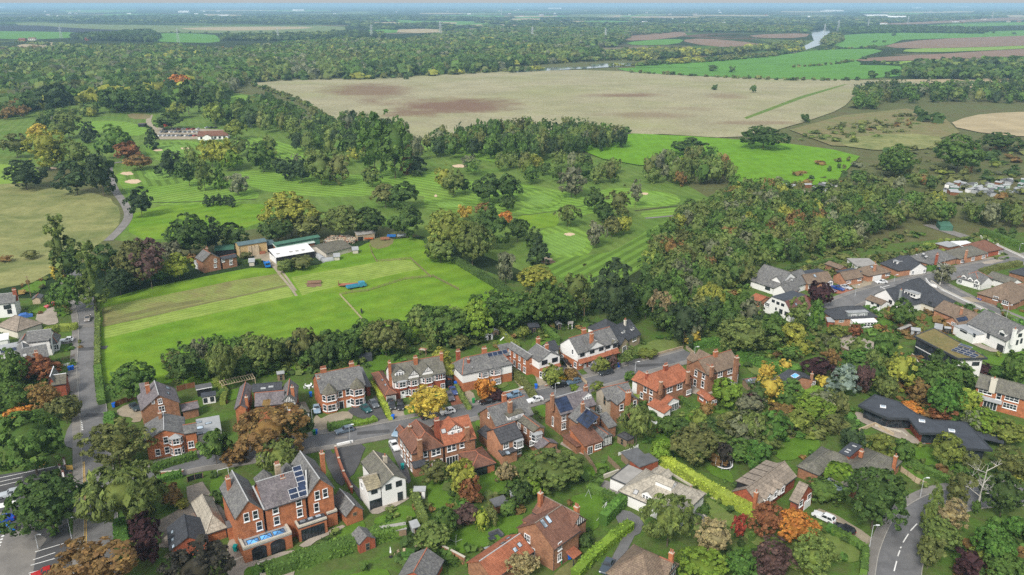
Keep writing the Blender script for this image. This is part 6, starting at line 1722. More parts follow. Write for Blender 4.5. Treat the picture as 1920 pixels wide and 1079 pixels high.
def crown_mesh(kind,i,big):
 sp=(SPECB if big else SPEC)[kind]
 k=(kind,i % sp[0],big)
 if k not in CROWN:
  v,q,cv,ct=crown_arrays(kind,hash(kind) % 97*0+sum(map(ord,kind))+31*(i % sp[0])+(500 if big else 0),sp[1],sp[2])
  CROWN[k]=np_mesh('crown_'+kind,np.concatenate([v,cv]),q,ct+len(v),MAT['leaf'])
 return CROWN[k]
def trunk_mesh(kind):
 k=('trunk',kind)
 if k in CROWN:return CROWN[k]
 m=MB(); rr=random.Random(kind)
 m.tube((0,0,-.1),(.01,0,.45),.032,.022,7); m.tube((.01,0,.45),(0,.01,.82),.022,.008,6)
 if kind != 'cone':
  for i in range(7):
   a=i*2.4+rr.uniform(-.4,.4); z=rr.uniform(.26,.62); l=rr.uniform(.18,.3)
   m.tube((0,0,z),(math.cos(a)*l,math.sin(a)*l,z+l*.8),.012,.004,5)
 CROWN[k]=m.mesh('trunk_'+kind,MAT['bark'])
 return CROWN[k]
COLS={
 'g1':(.064,.113,.022),'g2':(.047,.08,.02),'g3':(.096,.128,.033),'g4':(.125,.155,.03),'g5':(.11,.175,.02),'gb':(.06,.125,.022),
 'y':(.31,.24,.04),'yg':(.19,.2,.034),'o':(.33,.145,.028),'r':(.16,.068,.03),'rd':(.2,.04,.025),'p':(.04,.018,.02),'pb':(.075,.045,.04),
 'b':(.1,.112,.035),'br':(.15,.095,.034),'s':(.15,.19,.165),'d':(.035,.056,.023),'dk':(.035,.032,.025),'t':(.21,.175,.09),'gr':(.12,.13,.075),'l':(.2,.245,.035)}
NT_=[0]
def add_tree(kind,cx,cy,w,h,col,label,group=None,name=None,cat='tree',clear=.12,place=None):
 zc=6.0
 for _ in range(4):
  c=P(cx,cy,zc); k=dist_px(c)
  a=w/2/k
  el=math.atan2(CAM_H-zc,math.hypot(c.x,c.y))
  b=math.sqrt(max((h/2/k) ** 2-(a*math.sin(el)) ** 2,(a*.45) ** 2))/math.cos(el)
  if kind != 'poplar':b=min(b,a*2.6)
  ht=2*b/(1-clear)
  zc=ht-b
 return put_tree(kind,c.x,c.y,a,b,ht,col,label,group,name,cat)
def put_tree(kind,x,y,a,b,ht,col,label,group=None,name=None,cat='tree'):
 NT_[0]+=1; i=NT_[0]
 root=tag(empty(name or ('shrub' if kind=='bush' else 'conifer_tree' if kind in ('cone','egg','pine') else 'willow_tree' if kind=='willow' else 'poplar_tree' if kind=='poplar' else 'broadleaf_tree'),
      (x,y,0),R.uniform(0,6.28)),label,'shrub' if kind=='bush' else cat,group)
 c=COLS[col] if isinstance(col,str) else col
 j=R.uniform(.88,1.13)
 pxw=2*a*dist_px((x,y,ht-b))
 obj('crown',crown_mesh(kind,i,pxw>62),root,loc=(0,0,ht-b),scale=(a*1.06,a*1.06,b*1.05),color=(c[0]*j,c[1]*j*R.uniform(.95,1.05),c[2]*j))
 if kind != 'bush':obj('trunk',trunk_mesh('cone' if kind in ('cone','poplar','egg') else 'wide'),root,scale=(max(a*.9,ht*.3),max(a*.9,ht*.3),ht*.95))
 return root
T=[  # kind, middle x, y, width, height, colour, label
 ('round',55,825,136,122,'g1','broad mid-green tree beside the lane junction at the left edge'),
 ('round',90,942,138,118,'g2','wide dark green tree on the car park corner'),
 ('willow',228,925,150,135,'g3','wispy pale green tree hanging over the lane with bare grey branches'),
 ('irreg',218,832,120,95,'b','olive-brown tree over the lane in front of the corner houses'),
 ('irreg',172,1082,190,105,'br','big orange-brown tree at the bottom left edge'),
 ('irreg',365,1072,150,125,'dk','dark bare-looking tree at the bottom edge left of the brick patio'),
 ('round',270,985,48,50,'p','purple-leaved shrub tree behind the lane hedge, upper one'),('round',273,1022,52,60,'p','purple-leaved shrub tree behind the lane hedge, lower one'),
 ('bush',316,925,46,42,'br','brown round bush in the bed by the paved forecourt'),('bush',340,945,26,20,'yg','yellow-green bush at the corner of the forecourt bed'),
 ('round',15,690,70,72,'g1','green tree at the left edge below the brick house with the solar canopy'),('round',68,690,72,50,'r','russet tree covering the brick house by the lane'),
 ('round',22,742,66,60,'g1','green tree at the left edge above the broad junction tree'),('irreg',82,745,62,58,'br','orange-brown tree right of the cross-gabled small house'),
 ('irreg',120,765,56,54,'b','brown-green tree by the yellow sign on the lane'),('irreg',35,775,50,28,'o','small orange tree behind the broad junction tree'),
 ('round',127,548,66,66,'g1','round green tree by the bend of the lane'),('irreg',113,512,36,30,'y','yellow tree behind the round green tree on the lane'),
 ('poplar',108,455,52,128,'g3','tallest poplar at the bend of the lane'),('poplar',168,512,48,130,'g3','leaning poplar at the corner of the hay field'),('oval',130,490,50,70,'g2','dark tree between the two poplars'),
 ('round',255,487,88,80,'b','brown-green tree in the belt behind the hay field'),('oval',278,495,58,78,'pb','dark purple-brown tree in the belt behind the hay field'),('round',333,498,52,44,'l','bright lime tree left of the farmhouse'),
 ('irreg',326,472,44,40,'gr','grey-green thin tree above the bright lime tree'),('round',352,440,92,76,'g2','big dark tree above the farmhouse'),('oval',395,442,36,58,'d','narrow dark tree above the farmhouse'),
 ('round',435,442,54,46,'g2','dark tree behind the hay barn'),('round',194,490,52,60,'g2','dark tree beside the leaning poplar'),('round',222,525,62,48,'d','dark low tree at the field corner'),
 ('bush',238,529,16,14,'l','small bright yellow-green bush at the field edge'),('round',543,398,96,78,'yg','big olive-gold tree behind the barns'),
 ('round',520,428,66,50,'g2','dark tree under the big olive-gold tree'),('round',578,425,58,44,'b','brown-green tree behind the green barn'),('round',640,412,80,56,'g3','yellow-flecked tree behind the rubble heap'),('round',692,412,70,50,'g2','dark tree behind the small open shed'),('round',762,412,62,58,'g2','dark tree at the corner of the farm field'),
 ('bush',536,496,32,25,'g3','olive bush in front of the white-roofed shed'),('bush',567,491,46,26,'b','brown-green bush in front of the white-roofed shed'),('round',360,487,26,20,'br','brown bush tree left of the farmhouse gable'),('bush',460,478,20,14,'b','brown bush between the farmhouse and the barn'),
 # tree line below the farm field
 ('round',247,711,88,66,'g1','round dark-green tree at the bottom left corner of the farm field'),('oval',340,688,62,70,'g2','dark green tree at the field edge left of the drooping pair'),('irreg',372,660,38,50,'gr','thin grey-green tree at the field edge'),
 ('willow',418,680,66,84,'g3','drooping olive willow at the field edge'),('round',402,648,36,38,'g2','small dark tree behind the drooping willow'),('round',466,645,42,40,'g3','olive tree at the field edge behind the half-timbered house'),('round',490,660,66,70,'g3','rounded olive-green tree behind the half-timbered house'),
 ('round',462,685,44,40,'g1','green tree low in the field tree line'),('willow',571,646,58,70,'b','olive-brown drooping tree behind the bay-fronted red house'),('round',603,665,46,52,'g2','dark tree behind the bay-fronted red house'),('round',622,648,56,58,'g2','dark leafy tree at the bottom of the field'),
 ('round',662,640,52,50,'g1','green tree above the lawn with a hedge'),('round',722,630,82,68,'b','dark brown-green tree above the half-timbered pair'),('round',790,592,62,46,'g2','dark tree in the field corner'),('round',838,608,92,70,'g1','broad green tree left of the bright lime tree'),
 ('round',893,598,64,72,'g5','bright lime-green tree at the field edge'),('oval',930,582,50,64,'g2','dark tree right of the bright lime tree'),('round',962,578,90,70,'g1','green tree behind the sheds and clipped hedges'),('round',1024,568,82,84,'g1','deep green tree between sheds and golf course'),
 ('round',1004,520,74,50,'yg','yellow-green tree at the edge of the golf course'),('oval',1080,542,62,84,'g3','tall olive tree with golden top by the fairway'),('pine',1147,558,88,100,'d','big dark pine behind the black-roofed stone house'),('oval',1212,560,44,64,'g2','dark conifer-like tree right of the big pine'),
 ('irreg',1241,576,46,62,'t','tan thinly-leaved tree right of the big pine'),('oval',1285,600,62,82,'d','dark tall tree above the turning head'),('willow',1331,560,50,60,'yg','pale weeping willow left of the bungalows'),('egg',1301,633,30,30,'y','small golden conifer beside the turning head'),('bush',825,664,32,26,'yg','yellow bush behind the half-timbered pair'),
 ('bush',860,640,40,30,'b','brown-green bush behind the arts and crafts pair'),('willow',983,625,24,28,'g4','small weeping tree on the garden lawn'),
 # street gardens
 ('irreg',500,808,150,112,'br','big copper-brown beech with orange patches by the street'),('willow',522,856,78,78,'g3','grey-green feathery tree behind the orange brick house'),('round',402,838,56,60,'g1','green tree with yellow leaves beside the copper beech'),('round',562,800,60,62,'g2','dark green tree right of the copper beech'),('irreg',440,850,60,40,'br','orange-brown tree low beside the copper beech'),
 ('irreg',803,755,86,62,'y','golden yellow tree in front of the half-timbered pair'),('bush',832,690,40,46,'yg','yellow tree-like bush right of the half-timbered pair'),('irreg',909,728,42,40,'o','orange bush in front of the arts and crafts pair'),('bush',930,740,36,20,'p','dark purple bush by the brick street wall'),
 ('round',1036,703,42,38,'g4','yellow-green round tree in front of the white gable'),('bush',1070,702,32,24,'br','orange-brown bush right of the yellow-green tree'),('round',1128,684,30,28,'g4','lime round tree in front of the white semi'),('irreg',1151,680,22,26,'pb','brown-purple small tree in front of the white semi'),('oval',1178,668,30,34,'g3','brown-green tree beside the stone house drive'),
 ('bush',1213,662,36,22,'g4','yellow-green bush on the lawn wall by the stone house'),('bush',1077,727,22,10,'g5','bright green clipped bush by the roadside'),('round',1120,727,26,24,'g4','small round green tree behind the slate roofs'),('round',1182,707,20,22,'g1','round garden tree in front of the orange-tiled house'),
 ('willow',1195,790,66,78,'g3','olive feathery tree right of the solar-roofed house'),('round',1364,736,60,50,'g5','bright lime tree between the two large brick houses'),('round',1412,752,34,32,'p','small dark red tree beside the bright lime tree'),('egg',1436,695,30,34,'y','upper golden conifer near the turning head'),('egg',1443,728,46,50,'y','lower larger golden conifer left of the dark hipped roof'),('egg',1473,686,24,26,'y','golden conifer beside the dark hipped roof'),
 ('round',1035,880,122,86,'g3','wide olive tree in the middle gardens'),('round',1004,912,40,38,'g5','lime tree in front of the wide olive tree'),('round',869,895,56,62,'yg','yellow-green tree behind the brown hipped garage'),('irreg',882,920,46,50,'r','russet tree on the long lawn'),('round',950,888,36,40,'t','tan-leaved small tree on the lawn'),('round',975,925,40,44,'g2','dark bush tree behind the brown-tiled brick house'),
 ('irreg',872,966,56,46,'pb','purple-grey bush on the long lawn'),('egg',902,974,26,38,'l','golden oval conifer on the long lawn'),('oval',920,962,32,44,'b','thin brown-green tree by the grey-roofed shed'),('round',833,978,46,50,'g1','green garden tree left of the purple-grey bush'),('round',812,1005,70,60,'g3','grey-green tree above the round garden table'),('bush',955,950,36,30,'g1','green bush right of the grey-roofed shed'),
 ('round',815,885,50,44,'b','brown-green tree behind the white house'),('irreg',980,1060,62,54,'t','bare tan bush against the brick gable'),('bush',1098,1012,30,30,'g2','dark bush by the orange porch'),
 # right side
 ('willow',1255,972,112,104,'g3','large olive birch in front of the pale bungalow'),('round',1438,972,66,66,'r','russet round tree in front of the dormered house'),('round',1494,986,72,68,'o','bright orange tree in front of the dormered house'),('round',1340,1006,72,70,'t','tan-leaved tree below the pale bungalow'),('irreg',1388,985,28,40,'rd','small red tree on the sloping lawn'),
 ('round',1318,1060,98,56,'g5','lime-green tree at the bottom edge'),('round',1390,1062,66,62,'gb','fresh green tree at the bottom edge'),('irreg',1448,1052,98,76,'pb','purple-brown tree at the bottom edge'),('irreg',1528,1044,92,84,'g3','olive thin tree at the bottom edge'),('round',1645,930,118,118,'g2','huge dark green tree at the road bend'),
 ('bush',1575,890,60,50,'g5','bright green hedge tree left of the huge dark tree'),('bush',1545,920,70,50,'g1','green bushy tree behind the white estate car'),('cone',1753,945,36,80,'g3','slim pale conifer by the road bend'),('irreg',1785,965,76,60,'t','straw-coloured larch by the road bend'),('round',1765,1000,70,60,'g3','olive tree on the bank right of the bend road'),('irreg',1745,1035,56,60,'b','brown-green bush on the bank'),
 ('irreg',1815,1058,60,50,'p','dark red bush tree on the bank'),('round',1865,1015,70,70,'gb','fresh green bushy tree at the right edge bank'),('round',1880,1060,80,50,'g1','green tree in the bottom right corner'),('round',1905,990,40,40,'gb','round clipped green bush at the right edge'),('round',1885,925,80,80,'g2','dark tree with brown leaves at the right edge above the bend'),('irreg',1900,870,70,60,'b','brown tree at the right edge beside the zigzag house'),('irreg',1800,915,50,60,'b','brown bush behind the white birch'),
 ('egg',1658,644,52,66,'g1','tall egg-shaped clipped conifer left of the sedum-roofed house'),('round',1690,586,46,48,'g1','round dense green tree in front of the white chalet house'),('round',1537,550,44,44,'p','deep purple tree on the avenue'),('oval',1500,590,40,54,'g3','olive tree with yellow top by the mansard house'),('cone',1532,583,34,58,'gb','tall fresh green conifer by the mansard house'),
 ('round',1395,628,90,74,'g3','broad grey-olive tree below the mansard house'),('round',1450,615,60,56,'g1','green tree right of the broad grey-olive tree'),('irreg',1485,625,46,50,'yg','yellow-flecked tree below the mansard house'),('bush',1570,620,40,22,'g4','lime bushes below the black hipped bungalow'),('round',1604,620,26,22,'r','russet bush below the conservatory'),
 ('cone',1584,706,56,64,'s','silver-blue spruce among the purple trees'),('round',1535,692,58,42,'p','wide purple tree left of the silver-blue spruce'),('round',1622,708,36,52,'pb','brown-purple tree right of the silver-blue spruce'),('round',1625,672,72,42,'gb','bright green spreading tree above the silver-blue spruce'),('irreg',1560,675,30,40,'br','orange-brown small tree by the purple tree'),('bush',1545,715,28,26,'y','yellow bush beside the silver-blue spruce'),
 ('oval',1690,692,46,68,'yg','yellow tree left of the sedum-roofed house'),('round',1662,725,40,46,'g3','olive tree above the zigzag roof'),('round',1740,702,64,60,'g1','grey-green tree in front of the sedum-roofed house'),('round',1790,705,70,66,'g1','leafy tree at the foot of the white wall of the sedum-roofed house'),('round',1770,745,70,70,'gb','green tree behind the orange bush'),('bush',1706,763,42,26,'o','bright orange bush beside the zigzag roof'),
 ('irreg',1730,735,50,44,'br','brown tree behind the orange bush'),('irreg',1765,775,50,26,'r','low dark red tree behind the zigzag roof'),('round',1817,748,44,40,'l','lemon-yellow tree left of the long brick semi'),('round',1778,840,58,54,'g4','yellow-green tree in front of the zigzag house'),('round',1845,790,70,52,'g5','lime tree below the long brick semi'),('round',1890,810,70,50,'g4','yellow-green tree at the right edge below the long brick semi'),('irreg',1830,790,44,46,'gr','thin grey birch right of the zigzag roof'),
 ('round',1650,835,52,48,'g4','yellow-olive tree below the terrace of the zigzag house'),('round',1690,845,40,44,'g1','green small tree on the lawn of the zigzag house'),('bush',1845,692,30,22,'p','dark purple bush at the corner of the sedum-roofed house'),('round',1905,690,50,60,'g1','green tree at the right edge above the long brick semi'),('bush',1875,698,40,26,'gb','clipped green bush right of the sedum-roofed house'),
 ('round',1305,830,92,76,'b','brown-green tree in the central gardens'),('round',1252,800,44,40,'g1','round green tree beside the orange-tiled house lawn'),('round',1240,845,40,40,'g5','lime bush beside the clipped hedge'),('willow',1415,800,60,60,'g3','grey-olive feathery tree in the central gardens'),('round',1450,800,56,60,'gb','fresh green tree in the central gardens'),('round',1525,765,70,54,'g5','lime-green tree below the silver-blue spruce'),('round',1500,790,44,46,'g4','yellow-green tree in the central gardens'),
 ('round',1375,795,60,46,'b','olive-brown tree below the bright lime tree'),('round',1390,845,70,50,'g1','green tree beside the trampoline'),('irreg',1358,848,30,44,'dk','dark almost leafless tree behind the trampoline'),('round',1420,850,50,50,'gb','green tree above the comb of dormers'),('round',1480,728,50,36,'g1','green tree in front of the dark hipped roof'),('irreg',1560,790,50,40,'b','brown-green tree left of the zigzag house'),('round',1600,825,40,46,'d','dark tree by the garden pond'),
 # golf course
 ('oval',85,273,72,72,'yg','golden-green tall tree by the fairway at the left'),('round',70,250,36,34,'y','yellow-topped tree behind the golden-green tall tree'),('round',28,272,50,40,'b','brown-green tree at the left edge of the golf course'),('round',105,290,40,44,'g4','lime tree in front of the golden-green tall tree'),('oval',143,285,46,62,'g3','olive tree right of the golden-green tall tree'),('cone',166,246,34,34,'d','dark pine by the practice fairway'),('round',125,232,52,44,'g3','grey-green tree at the practice fairway'),
 ('pine',45,330,84,44,'d','dark pine clump at the left straw meadow'),('pine',140,335,70,50,'d','dark pine beside the golf track, left one'),('pine',188,328,54,66,'d','dark pine beside the golf track, right one'),('round',215,264,58,54,'g1','rounded green tree left of the russet tree'),('round',240,284,48,34,'r','russet tree by the putting green'),('round',256,304,46,26,'br','orange-brown low tree by the putting green'),('cone',283,256,26,38,'d','dark cedar beside the golf car park'),
 ('round',215,185,62,42,'g2','dark tree mass left of the practice ground'),('round',268,182,66,46,'g2','dark round tree above the practice ground'),('round',100,182,62,46,'d','dark dense tree near the left edge fairway'),('oval',350,182,46,52,'g2','dark poplar-like tree below the bright orange tree'),('oval',392,182,46,52,'g2','dark poplar-like tree left of the small fairway'),('round',334,154,38,28,'o','bright orange tree on the wood edge'),('round',330,206,38,26,'g4','lime tree above the golf car park'),('round',402,212,38,38,'g4','yellow-green weeping tree above the clubhouse'),('round',442,242,36,32,'g4','yellow-green tree right of the clubhouse'),('round',320,226,52,28,'g2','dark low tree above the golf car park'),
 ('round',395,285,44,46,'yg','golden tree below the clubhouse'),('round',425,287,40,50,'yg','golden-green tree right of the golden tree below the clubhouse'),('round',436,300,34,34,'g5','lime round tree in the golf belt'),('round',492,292,44,50,'g1','clear green round tree in the golf belt'),('pine',315,308,52,38,'d','dark pine beside the putting green'),('oval',352,322,42,44,'g2','dark tree in the row below the putting green'),('oval',380,320,38,60,'g3','tall olive tree in the row below the putting green'),('cone',411,330,26,40,'g1','green cone tree in the row below the putting green'),('irreg',445,345,44,36,'gr','grey bare-looking tree beside the fairway'),
 ('pine',535,318,44,34,'d','dark low pine by the long fairway'),('round',565,318,40,40,'d','dark tree by the long fairway'),('round',600,312,56,56,'g3','olive tree by the long fairway'),('oval',634,312,42,56,'b','brown-green tree at the end of the long fairway'),('oval',700,272,56,100,'g1','tall leafy poplar clump left half by the stubble field'),('oval',738,268,62,104,'g1','tall leafy poplar clump right half by the stubble field'),('cone',765,298,28,46,'br','russet cone-shaped tree right of the tall poplar clump'),('pine',780,312,44,28,'d','cedar right of the tall poplar clump'),('round',697,331,36,34,'g3','small grey-green tree on the fairway'),
 ('round',722,366,50,40,'b','brown-green tree in the mid fairway pair, left'),('round',758,365,60,44,'g2','dark green tree in the mid fairway pair, right'),('oval',832,330,34,40,'yg','yellow tree above the bunker'),('round',850,340,44,46,'g3','olive tree below the bunker'),('round',872,348,20,22,'g2','small round dark tree below the bunker'),('round',918,352,58,48,'g2','dark green tree on the fairway bend'),('round',952,352,48,46,'g2','dark green tree beside the fairway bend'),('round',951,380,28,28,'g2','small dark round tree below the fairway bend'),
 ('irreg',1072,340,54,50,'gr','grey-green birch left of the wood patch'),('willow',1064,402,46,40,'g3','grey willow beside the tee path'),('irreg',1119,438,38,44,'gr','pale birch with white trunk below the putting green'),('round',1147,425,36,34,'b','brown-green tree right of the pale birch'),('round',1170,420,30,32,'yg','yellow-brown tree on the fairway edge'),('round',1115,372,34,38,'g2','dark tree in the cluster by the tee'),('oval',1160,378,44,56,'b','brown birch in the cluster by the tee'),('oval',1192,362,22,44,'gr','thin grey birch in the cluster by the tee'),('round',1130,398,40,36,'g2','dark low tree in the cluster by the tee'),
 ('cone',1012,468,42,46,'d','dark conifer left of the large putting green'),('round',1000,446,32,36,'g2','dark tree above the dark conifer on the golf course'),('round',838,432,78,82,'g4','big lime-green tree at the farm field corner'),('round',885,455,76,78,'g3','olive tree in front of the dark tree at the field corner'),('round',916,424,62,72,'g2','large dark tree right of the big lime-green tree'),('round',970,430,40,40,'g2','dark tree left of the large putting green'),('bush',948,408,30,22,'o','orange tree top behind the large dark tree'),('irreg',870,398,28,26,'y','yellow tree top behind the big lime-green tree'),('irreg',905,392,36,26,'br','russet-brown tree behind the large dark tree'),('irreg',948,500,38,54,'gr','grey bare tree on the field edge'),('round',826,470,52,40,'g3','olive tree on the lower side of the big lime-green tree'),
 ('round',262,378,44,48,'d','dark solitary tree by the golf track'),('round',1433,256,82,40,'g2','wide dark tree mound beside the vivid field'),('round',1295,274,60,28,'g2','dark tree inside the vivid field'),
 ('round',1800,285,90,62,'g1','broad grey-green tree at the right scrubland'),('round',1680,300,70,56,'g1','green tree at the right end of the vivid field'),('round',1880,265,70,26,'g2','low dark trees at the right edge beyond the scrub'),('round',1680,135,20,8,'g2','small hedge tree in the far green field'),
]
for t in T:add_tree(*t)
for p,c in (((387,375),12),((399,374),14),((411,373),16),((424,373),16),((434,376),12)):
 add_tree('cone',p[0],p[1],15,20,'d','small dark conifer in the row on the golf meadow','row of small dark conifers on the golf meadow')
# bare white birch at the bend
def bare_tree(px,hpx,label,mat,spread=1.0,n1=9):
 b=P(*px); k=dist_px(b); el=math.atan2(CAM_H,b.length); ht=hpx/k/math.cos(el)
 root=tag(empty('bare_tree',b),label,'tree'); rr=random.Random(px[0])
 m=MB(); m.tube((0,0,-.2),(.2,.1,ht*.5),.28,.17,8); m.tube((.2,.1,ht*.5),(.3,0,ht*.97),.17,.03,6); m.build('trunk',MAT[mat],root)
 m=MB()
 for i in range(n1):
  a=i*2.4+rr.uniform(-.4,.4); z=ht*rr.uniform(.25,.85); l=ht*rr.uniform(.22,.36)*spread
  e=Vector((math.cos(a)*l,math.sin(a)*l,z+l*rr.uniform(.1,.8))); s=Vector((.15,.05,z)); m.tube(s,e,.1,.03,5)
  for j in range(5):
   q=s.lerp(e,rr.uniform(.35,1)); d=Vector((rr.uniform(-1,1),rr.uniform(-1,1),rr.uniform(.1,1))).normalized()*l*.45
   m.tube(q,q+d,.035,.012,4)
   for r_ in range(2):
    q2=q+d*rr.uniform(.4,1); m.tube(q2,q2+Vector((rr.uniform(-1,1),rr.uniform(-1,1),rr.uniform(0,1)))*l*.22,.016,.006,3,caps=False)
 m.build('branches',MAT[mat],root)
 return root
bare_tree((1830,962),92,'white leafless birch with ivy at its foot by the bend road','bark_w')
add_tree('bush',1831,950,16,26,'g1','ivy clump around the foot of the white birch')
bare_tree((1762,535),52,'leaning birch with pale trunk at the avenue corner','bark_w',.6)
add_tree('irreg',1770,512,40,36,'gr','thin grey-green birch crown at the avenue corner')
bare_tree((232,950),60,'bare grey branches standing out of the wispy lane tree','bark_w',.9)
# ---------------------------------------------------------------- woods: the largest trees singly, the rest as woodland
def inside(x,y,poly):
 r=False; n=len(poly)
 for i in range(n):
  a,b=poly[i],poly[(i+1) % n]
  if (a[1]>y) != (b[1]>y) and x<(b[0]-a[0])*(y-a[1])/(b[1]-a[1])+a[0]:r=not r
 return r
def scatter(px,sp,z=0,jit=.45):
 poly=[P(*p,z)[:2] for p in px]
 xs=[p[0] for p in poly]; ys=[p[1] for p in poly]; out=[]
 y=min(ys); row=0
 while y<max(ys):
  x=min(xs)+(row % 2)*sp/2
  while x<max(xs):
   a,b=x+R.uniform(-jit,jit)*sp,y+R.uniform(-jit,jit)*sp
   if inside(a,b,poly):out.append((a,b))
   x+=sp
  y+=sp*.87; row+=1
 return out
MIXW=['g3']*9+['g1']*6+['g2']*3+['b']*2+['gr','gr','g4','yg','br']
MIXD=['g2']*5+['g1']*5+['g3']*3+['d','d','b','gr']
MIXF=['g2']*6+['g1']*8+['b']*3+['g3']*8+['gr']*2+['g1']*3+['g2']*5+['yg']
ZONES=[ # outline, spacing, crown radius, height range, colours, label, kinds
 ([(1205,520),(1250,440),(1330,385),(1400,360),(1460,368),(1560,388),(1650,410),(1700,428),(1610,464),(1510,490),(1435,512),(1395,545),(1330,555),(1280,575),(1215,560)],7.5,(3.1,4.9),(8.5,13),MIXW,'tree in the dense mixed wood between golf course and bungalows',('oval','irreg','round','oval')),
 ([(1560,384),(1640,376),(1760,396),(1930,412),(1990,440),(1900,440),(1820,425),(1700,425),(1620,405)],10,(3.6,5.6),(8,13),MIXW,'tree in the wood above the bungalows beside the pale lane',('round','irreg','oval')),
 ([(790,285),(870,265),(980,258),(1060,258),(1180,268),(1175,280),(1100,290),(1080,300),(1000,312),(900,300),(820,300)],11,(4,6.5),(13,20),MIXD,'tree in the wood between the fairways and the stubble field',('oval','round','oval')),
 ([(1200,345),(1230,318),(1290,305),(1340,318),(1385,345),(1330,355),(1260,352)],9,(3.6,5.4),(10,16),MIXW,'tree in the small wood beside the vivid green field',('oval','irreg','round')),
 ([(1530,355),(1570,345),(1640,330),(1720,335),(1760,340),(1750,360),(1680,365),(1590,372)],17,(3.4,5.6),(6,11),MIXW,'tree in the scrub right of the vivid green field',('round','irreg','bush')),
 ([(330,306),(380,297),(450,290),(520,288),(540,295),(520,312),(450,313),(380,318)],16,(4,6),(11,16),MIXW,'tree in the belt between clubhouse and putting green',('oval','round')),
 ([(470,330),(520,312),(560,318),(640,318),(640,335),(560,335)],15,(3.6,5.2),(9,13),MIXD,'tree in the row along the long fairway',('round','oval')),
 ([(960,330),(1040,325),(1060,350),(1000,350)],16,(4,5.5),(9,13),MIXD,'tree in the group above the oval green',('round','irreg')),
 ([(640,240),(780,255),(790,300),(760,310),(660,300)],17,(5,7),(14,20),MIXD,'tree round the tall poplar clump',('oval','round')),
 ([(540,268),(600,260),(660,275),(665,300),(620,300),(560,290)],15,(4,6),(12,17),MIXD,'tree in the belt beside the tall poplar clump',('oval','round')),
 ([(440,225),(520,215),(600,235),(640,250),(640,262),(560,262),(470,250)],14,(4.5,6.5),(12,18),MIXD,'tree in the belt between the clubhouse and the stubble field',('round','oval')),
 ([(1600,178),(1640,170),(1700,170),(1640,205),(1595,210)],16,(5,8),(11,16),MIXD,'tree in the clump at the corner of the stubble field',('round','round')),
 ([(1650,178),(1760,172),(1920,160),(1990,165),(1990,185),(1900,195),(1760,192),(1680,196)],18,(5,8),(11,17),MIXD,'tree in the belt behind the right scrub meadow',('round','oval')),
 ([(60,240),(180,205),(190,215),(80,250)],15,(4,6),(9,13),MIXW,'tree in the belt left of the practice fairway',('round','irreg')),
 ([(0,205),(60,200),(70,218),(0,232)],14,(5,7),(10,15),['y','b','g2','br','g3'],'autumn-tinted tree at the left edge of the golf course',('round',)),
 ([(860,318),(960,312),(1080,310),(1180,320),(1170,345),(1100,348),(1040,330),(960,328),(880,330)],16,(4,6.2),(10,15),MIXW,'tree in the belt below the wood on the fairways',('round','irreg','oval')),
 ([(560,315),(680,300),(680,312),(600,325)],14,(4,6),(10,14),MIXW,'tree in the belt at the long fairway',('round','oval')),
]
BELTS=[ # more individual belts: garden trees between houses
 ([(1150,580),(1230,555),(1340,580),(1400,590),(1440,640),(1340,655),(1280,645),(1230,620),(1190,600)],7,(2.8,4.6),(7,12),MIXD,'tree in the leafy corner between the turning head and the mansard house',('round','oval','irreg')),
 ([(1340,650),(1455,640),(1560,640),(1640,690),(1560,690),(1470,690),(1400,680)],7,(2.5,4),(5,8),MIXW,'tree below the black hipped bungalow terraces',('round','bush')),
 ([(1560,715),(1640,705),(1700,690),(1790,720),(1810,790),(1720,765),(1640,740)],7,(2.8,4.2),(6,10),MIXW,'tree behind the zigzag roof',('round','irreg','oval')),
 ([(600,680),(700,640),(800,620),(880,596),(960,590),(1060,580),(1130,585),(1120,608),(960,622),(860,652),(760,662),(660,690)],6.5,(2.8,4.4),(7,11),MIXD,'tree in the line between gardens and farm field',('round','irreg')),
 ([(290,710),(330,690),(450,672),(600,664),(640,665),(600,692),(460,706),(330,722)],7,(2.8,4.2),(6,9),MIXD,'tree in the line behind the western gardens',('round','oval')),
 ([(1260,790),(1340,770),(1440,750),(1560,760),(1600,800),(1540,812),(1440,815),(1400,850),(1300,850),(1270,820)],6.5,(2,3.8),(4,8),MIXW,'tree in the gardens between the two brick houses and the zigzag house',('round','bush')),
 ([(1250,870),(1330,850),(1440,840),(1440,870),(1320,872)],6.5,(2.2,3.2),(4,7),MIXW,'tree in the gardens behind the clipped hedge',('round','bush')),
 ([(1745,1040),(1800,1022),(1930,1000),(1990,1010),(1990,1100),(1750,1100)],6.5,(1.7,3.0),(2.4,4.6),MIXW,'bushy tree on the bank right of the bend road',('round','bush','irreg')),
 ([(1730,880),(1850,870),(1930,880),(1930,915),(1800,900)],8,(2,3.6),(4,7),MIXW,'bushy tree between the zigzag house and the bend road',('round','bush','irreg')),
 ([(-40,470),(100,470),(90,500),(-40,520)],18,(2.5,4),(3,5),['b','dk','br','g2'],'dark scrubby tree in the rough brown grass',('irreg','bush')),
]
cand=[]
for (px,sp,rr_,hh,cols,lab,kinds) in ZONES+BELTS:
 for x,y in scatter(px,sp):
  a=R.uniform(*rr_); ht=R.uniform(*hh)
  kd=R.choice(kinds)
  if kd=='bush':ht *= .6
  cand.append((2*a*dist_px((x,y,ht*.6))*(1.5 if (px,sp) in [(z[0],z[1]) for z in BELTS] else 1),x,y,a,ht,R.choice(cols),lab,kd))
cand.sort(key=lambda t:-t[0])
NIND=max(0,300-NT_[0])
ADJ={'g1':'green','g2':'dark green','g3':'olive','g4':'yellow-green','b':'brown-green','gr':'grey-green','yg':'golden-green','br':'brown','t':'tan','d':'very dark','y':'yellow','dk':'dark'}
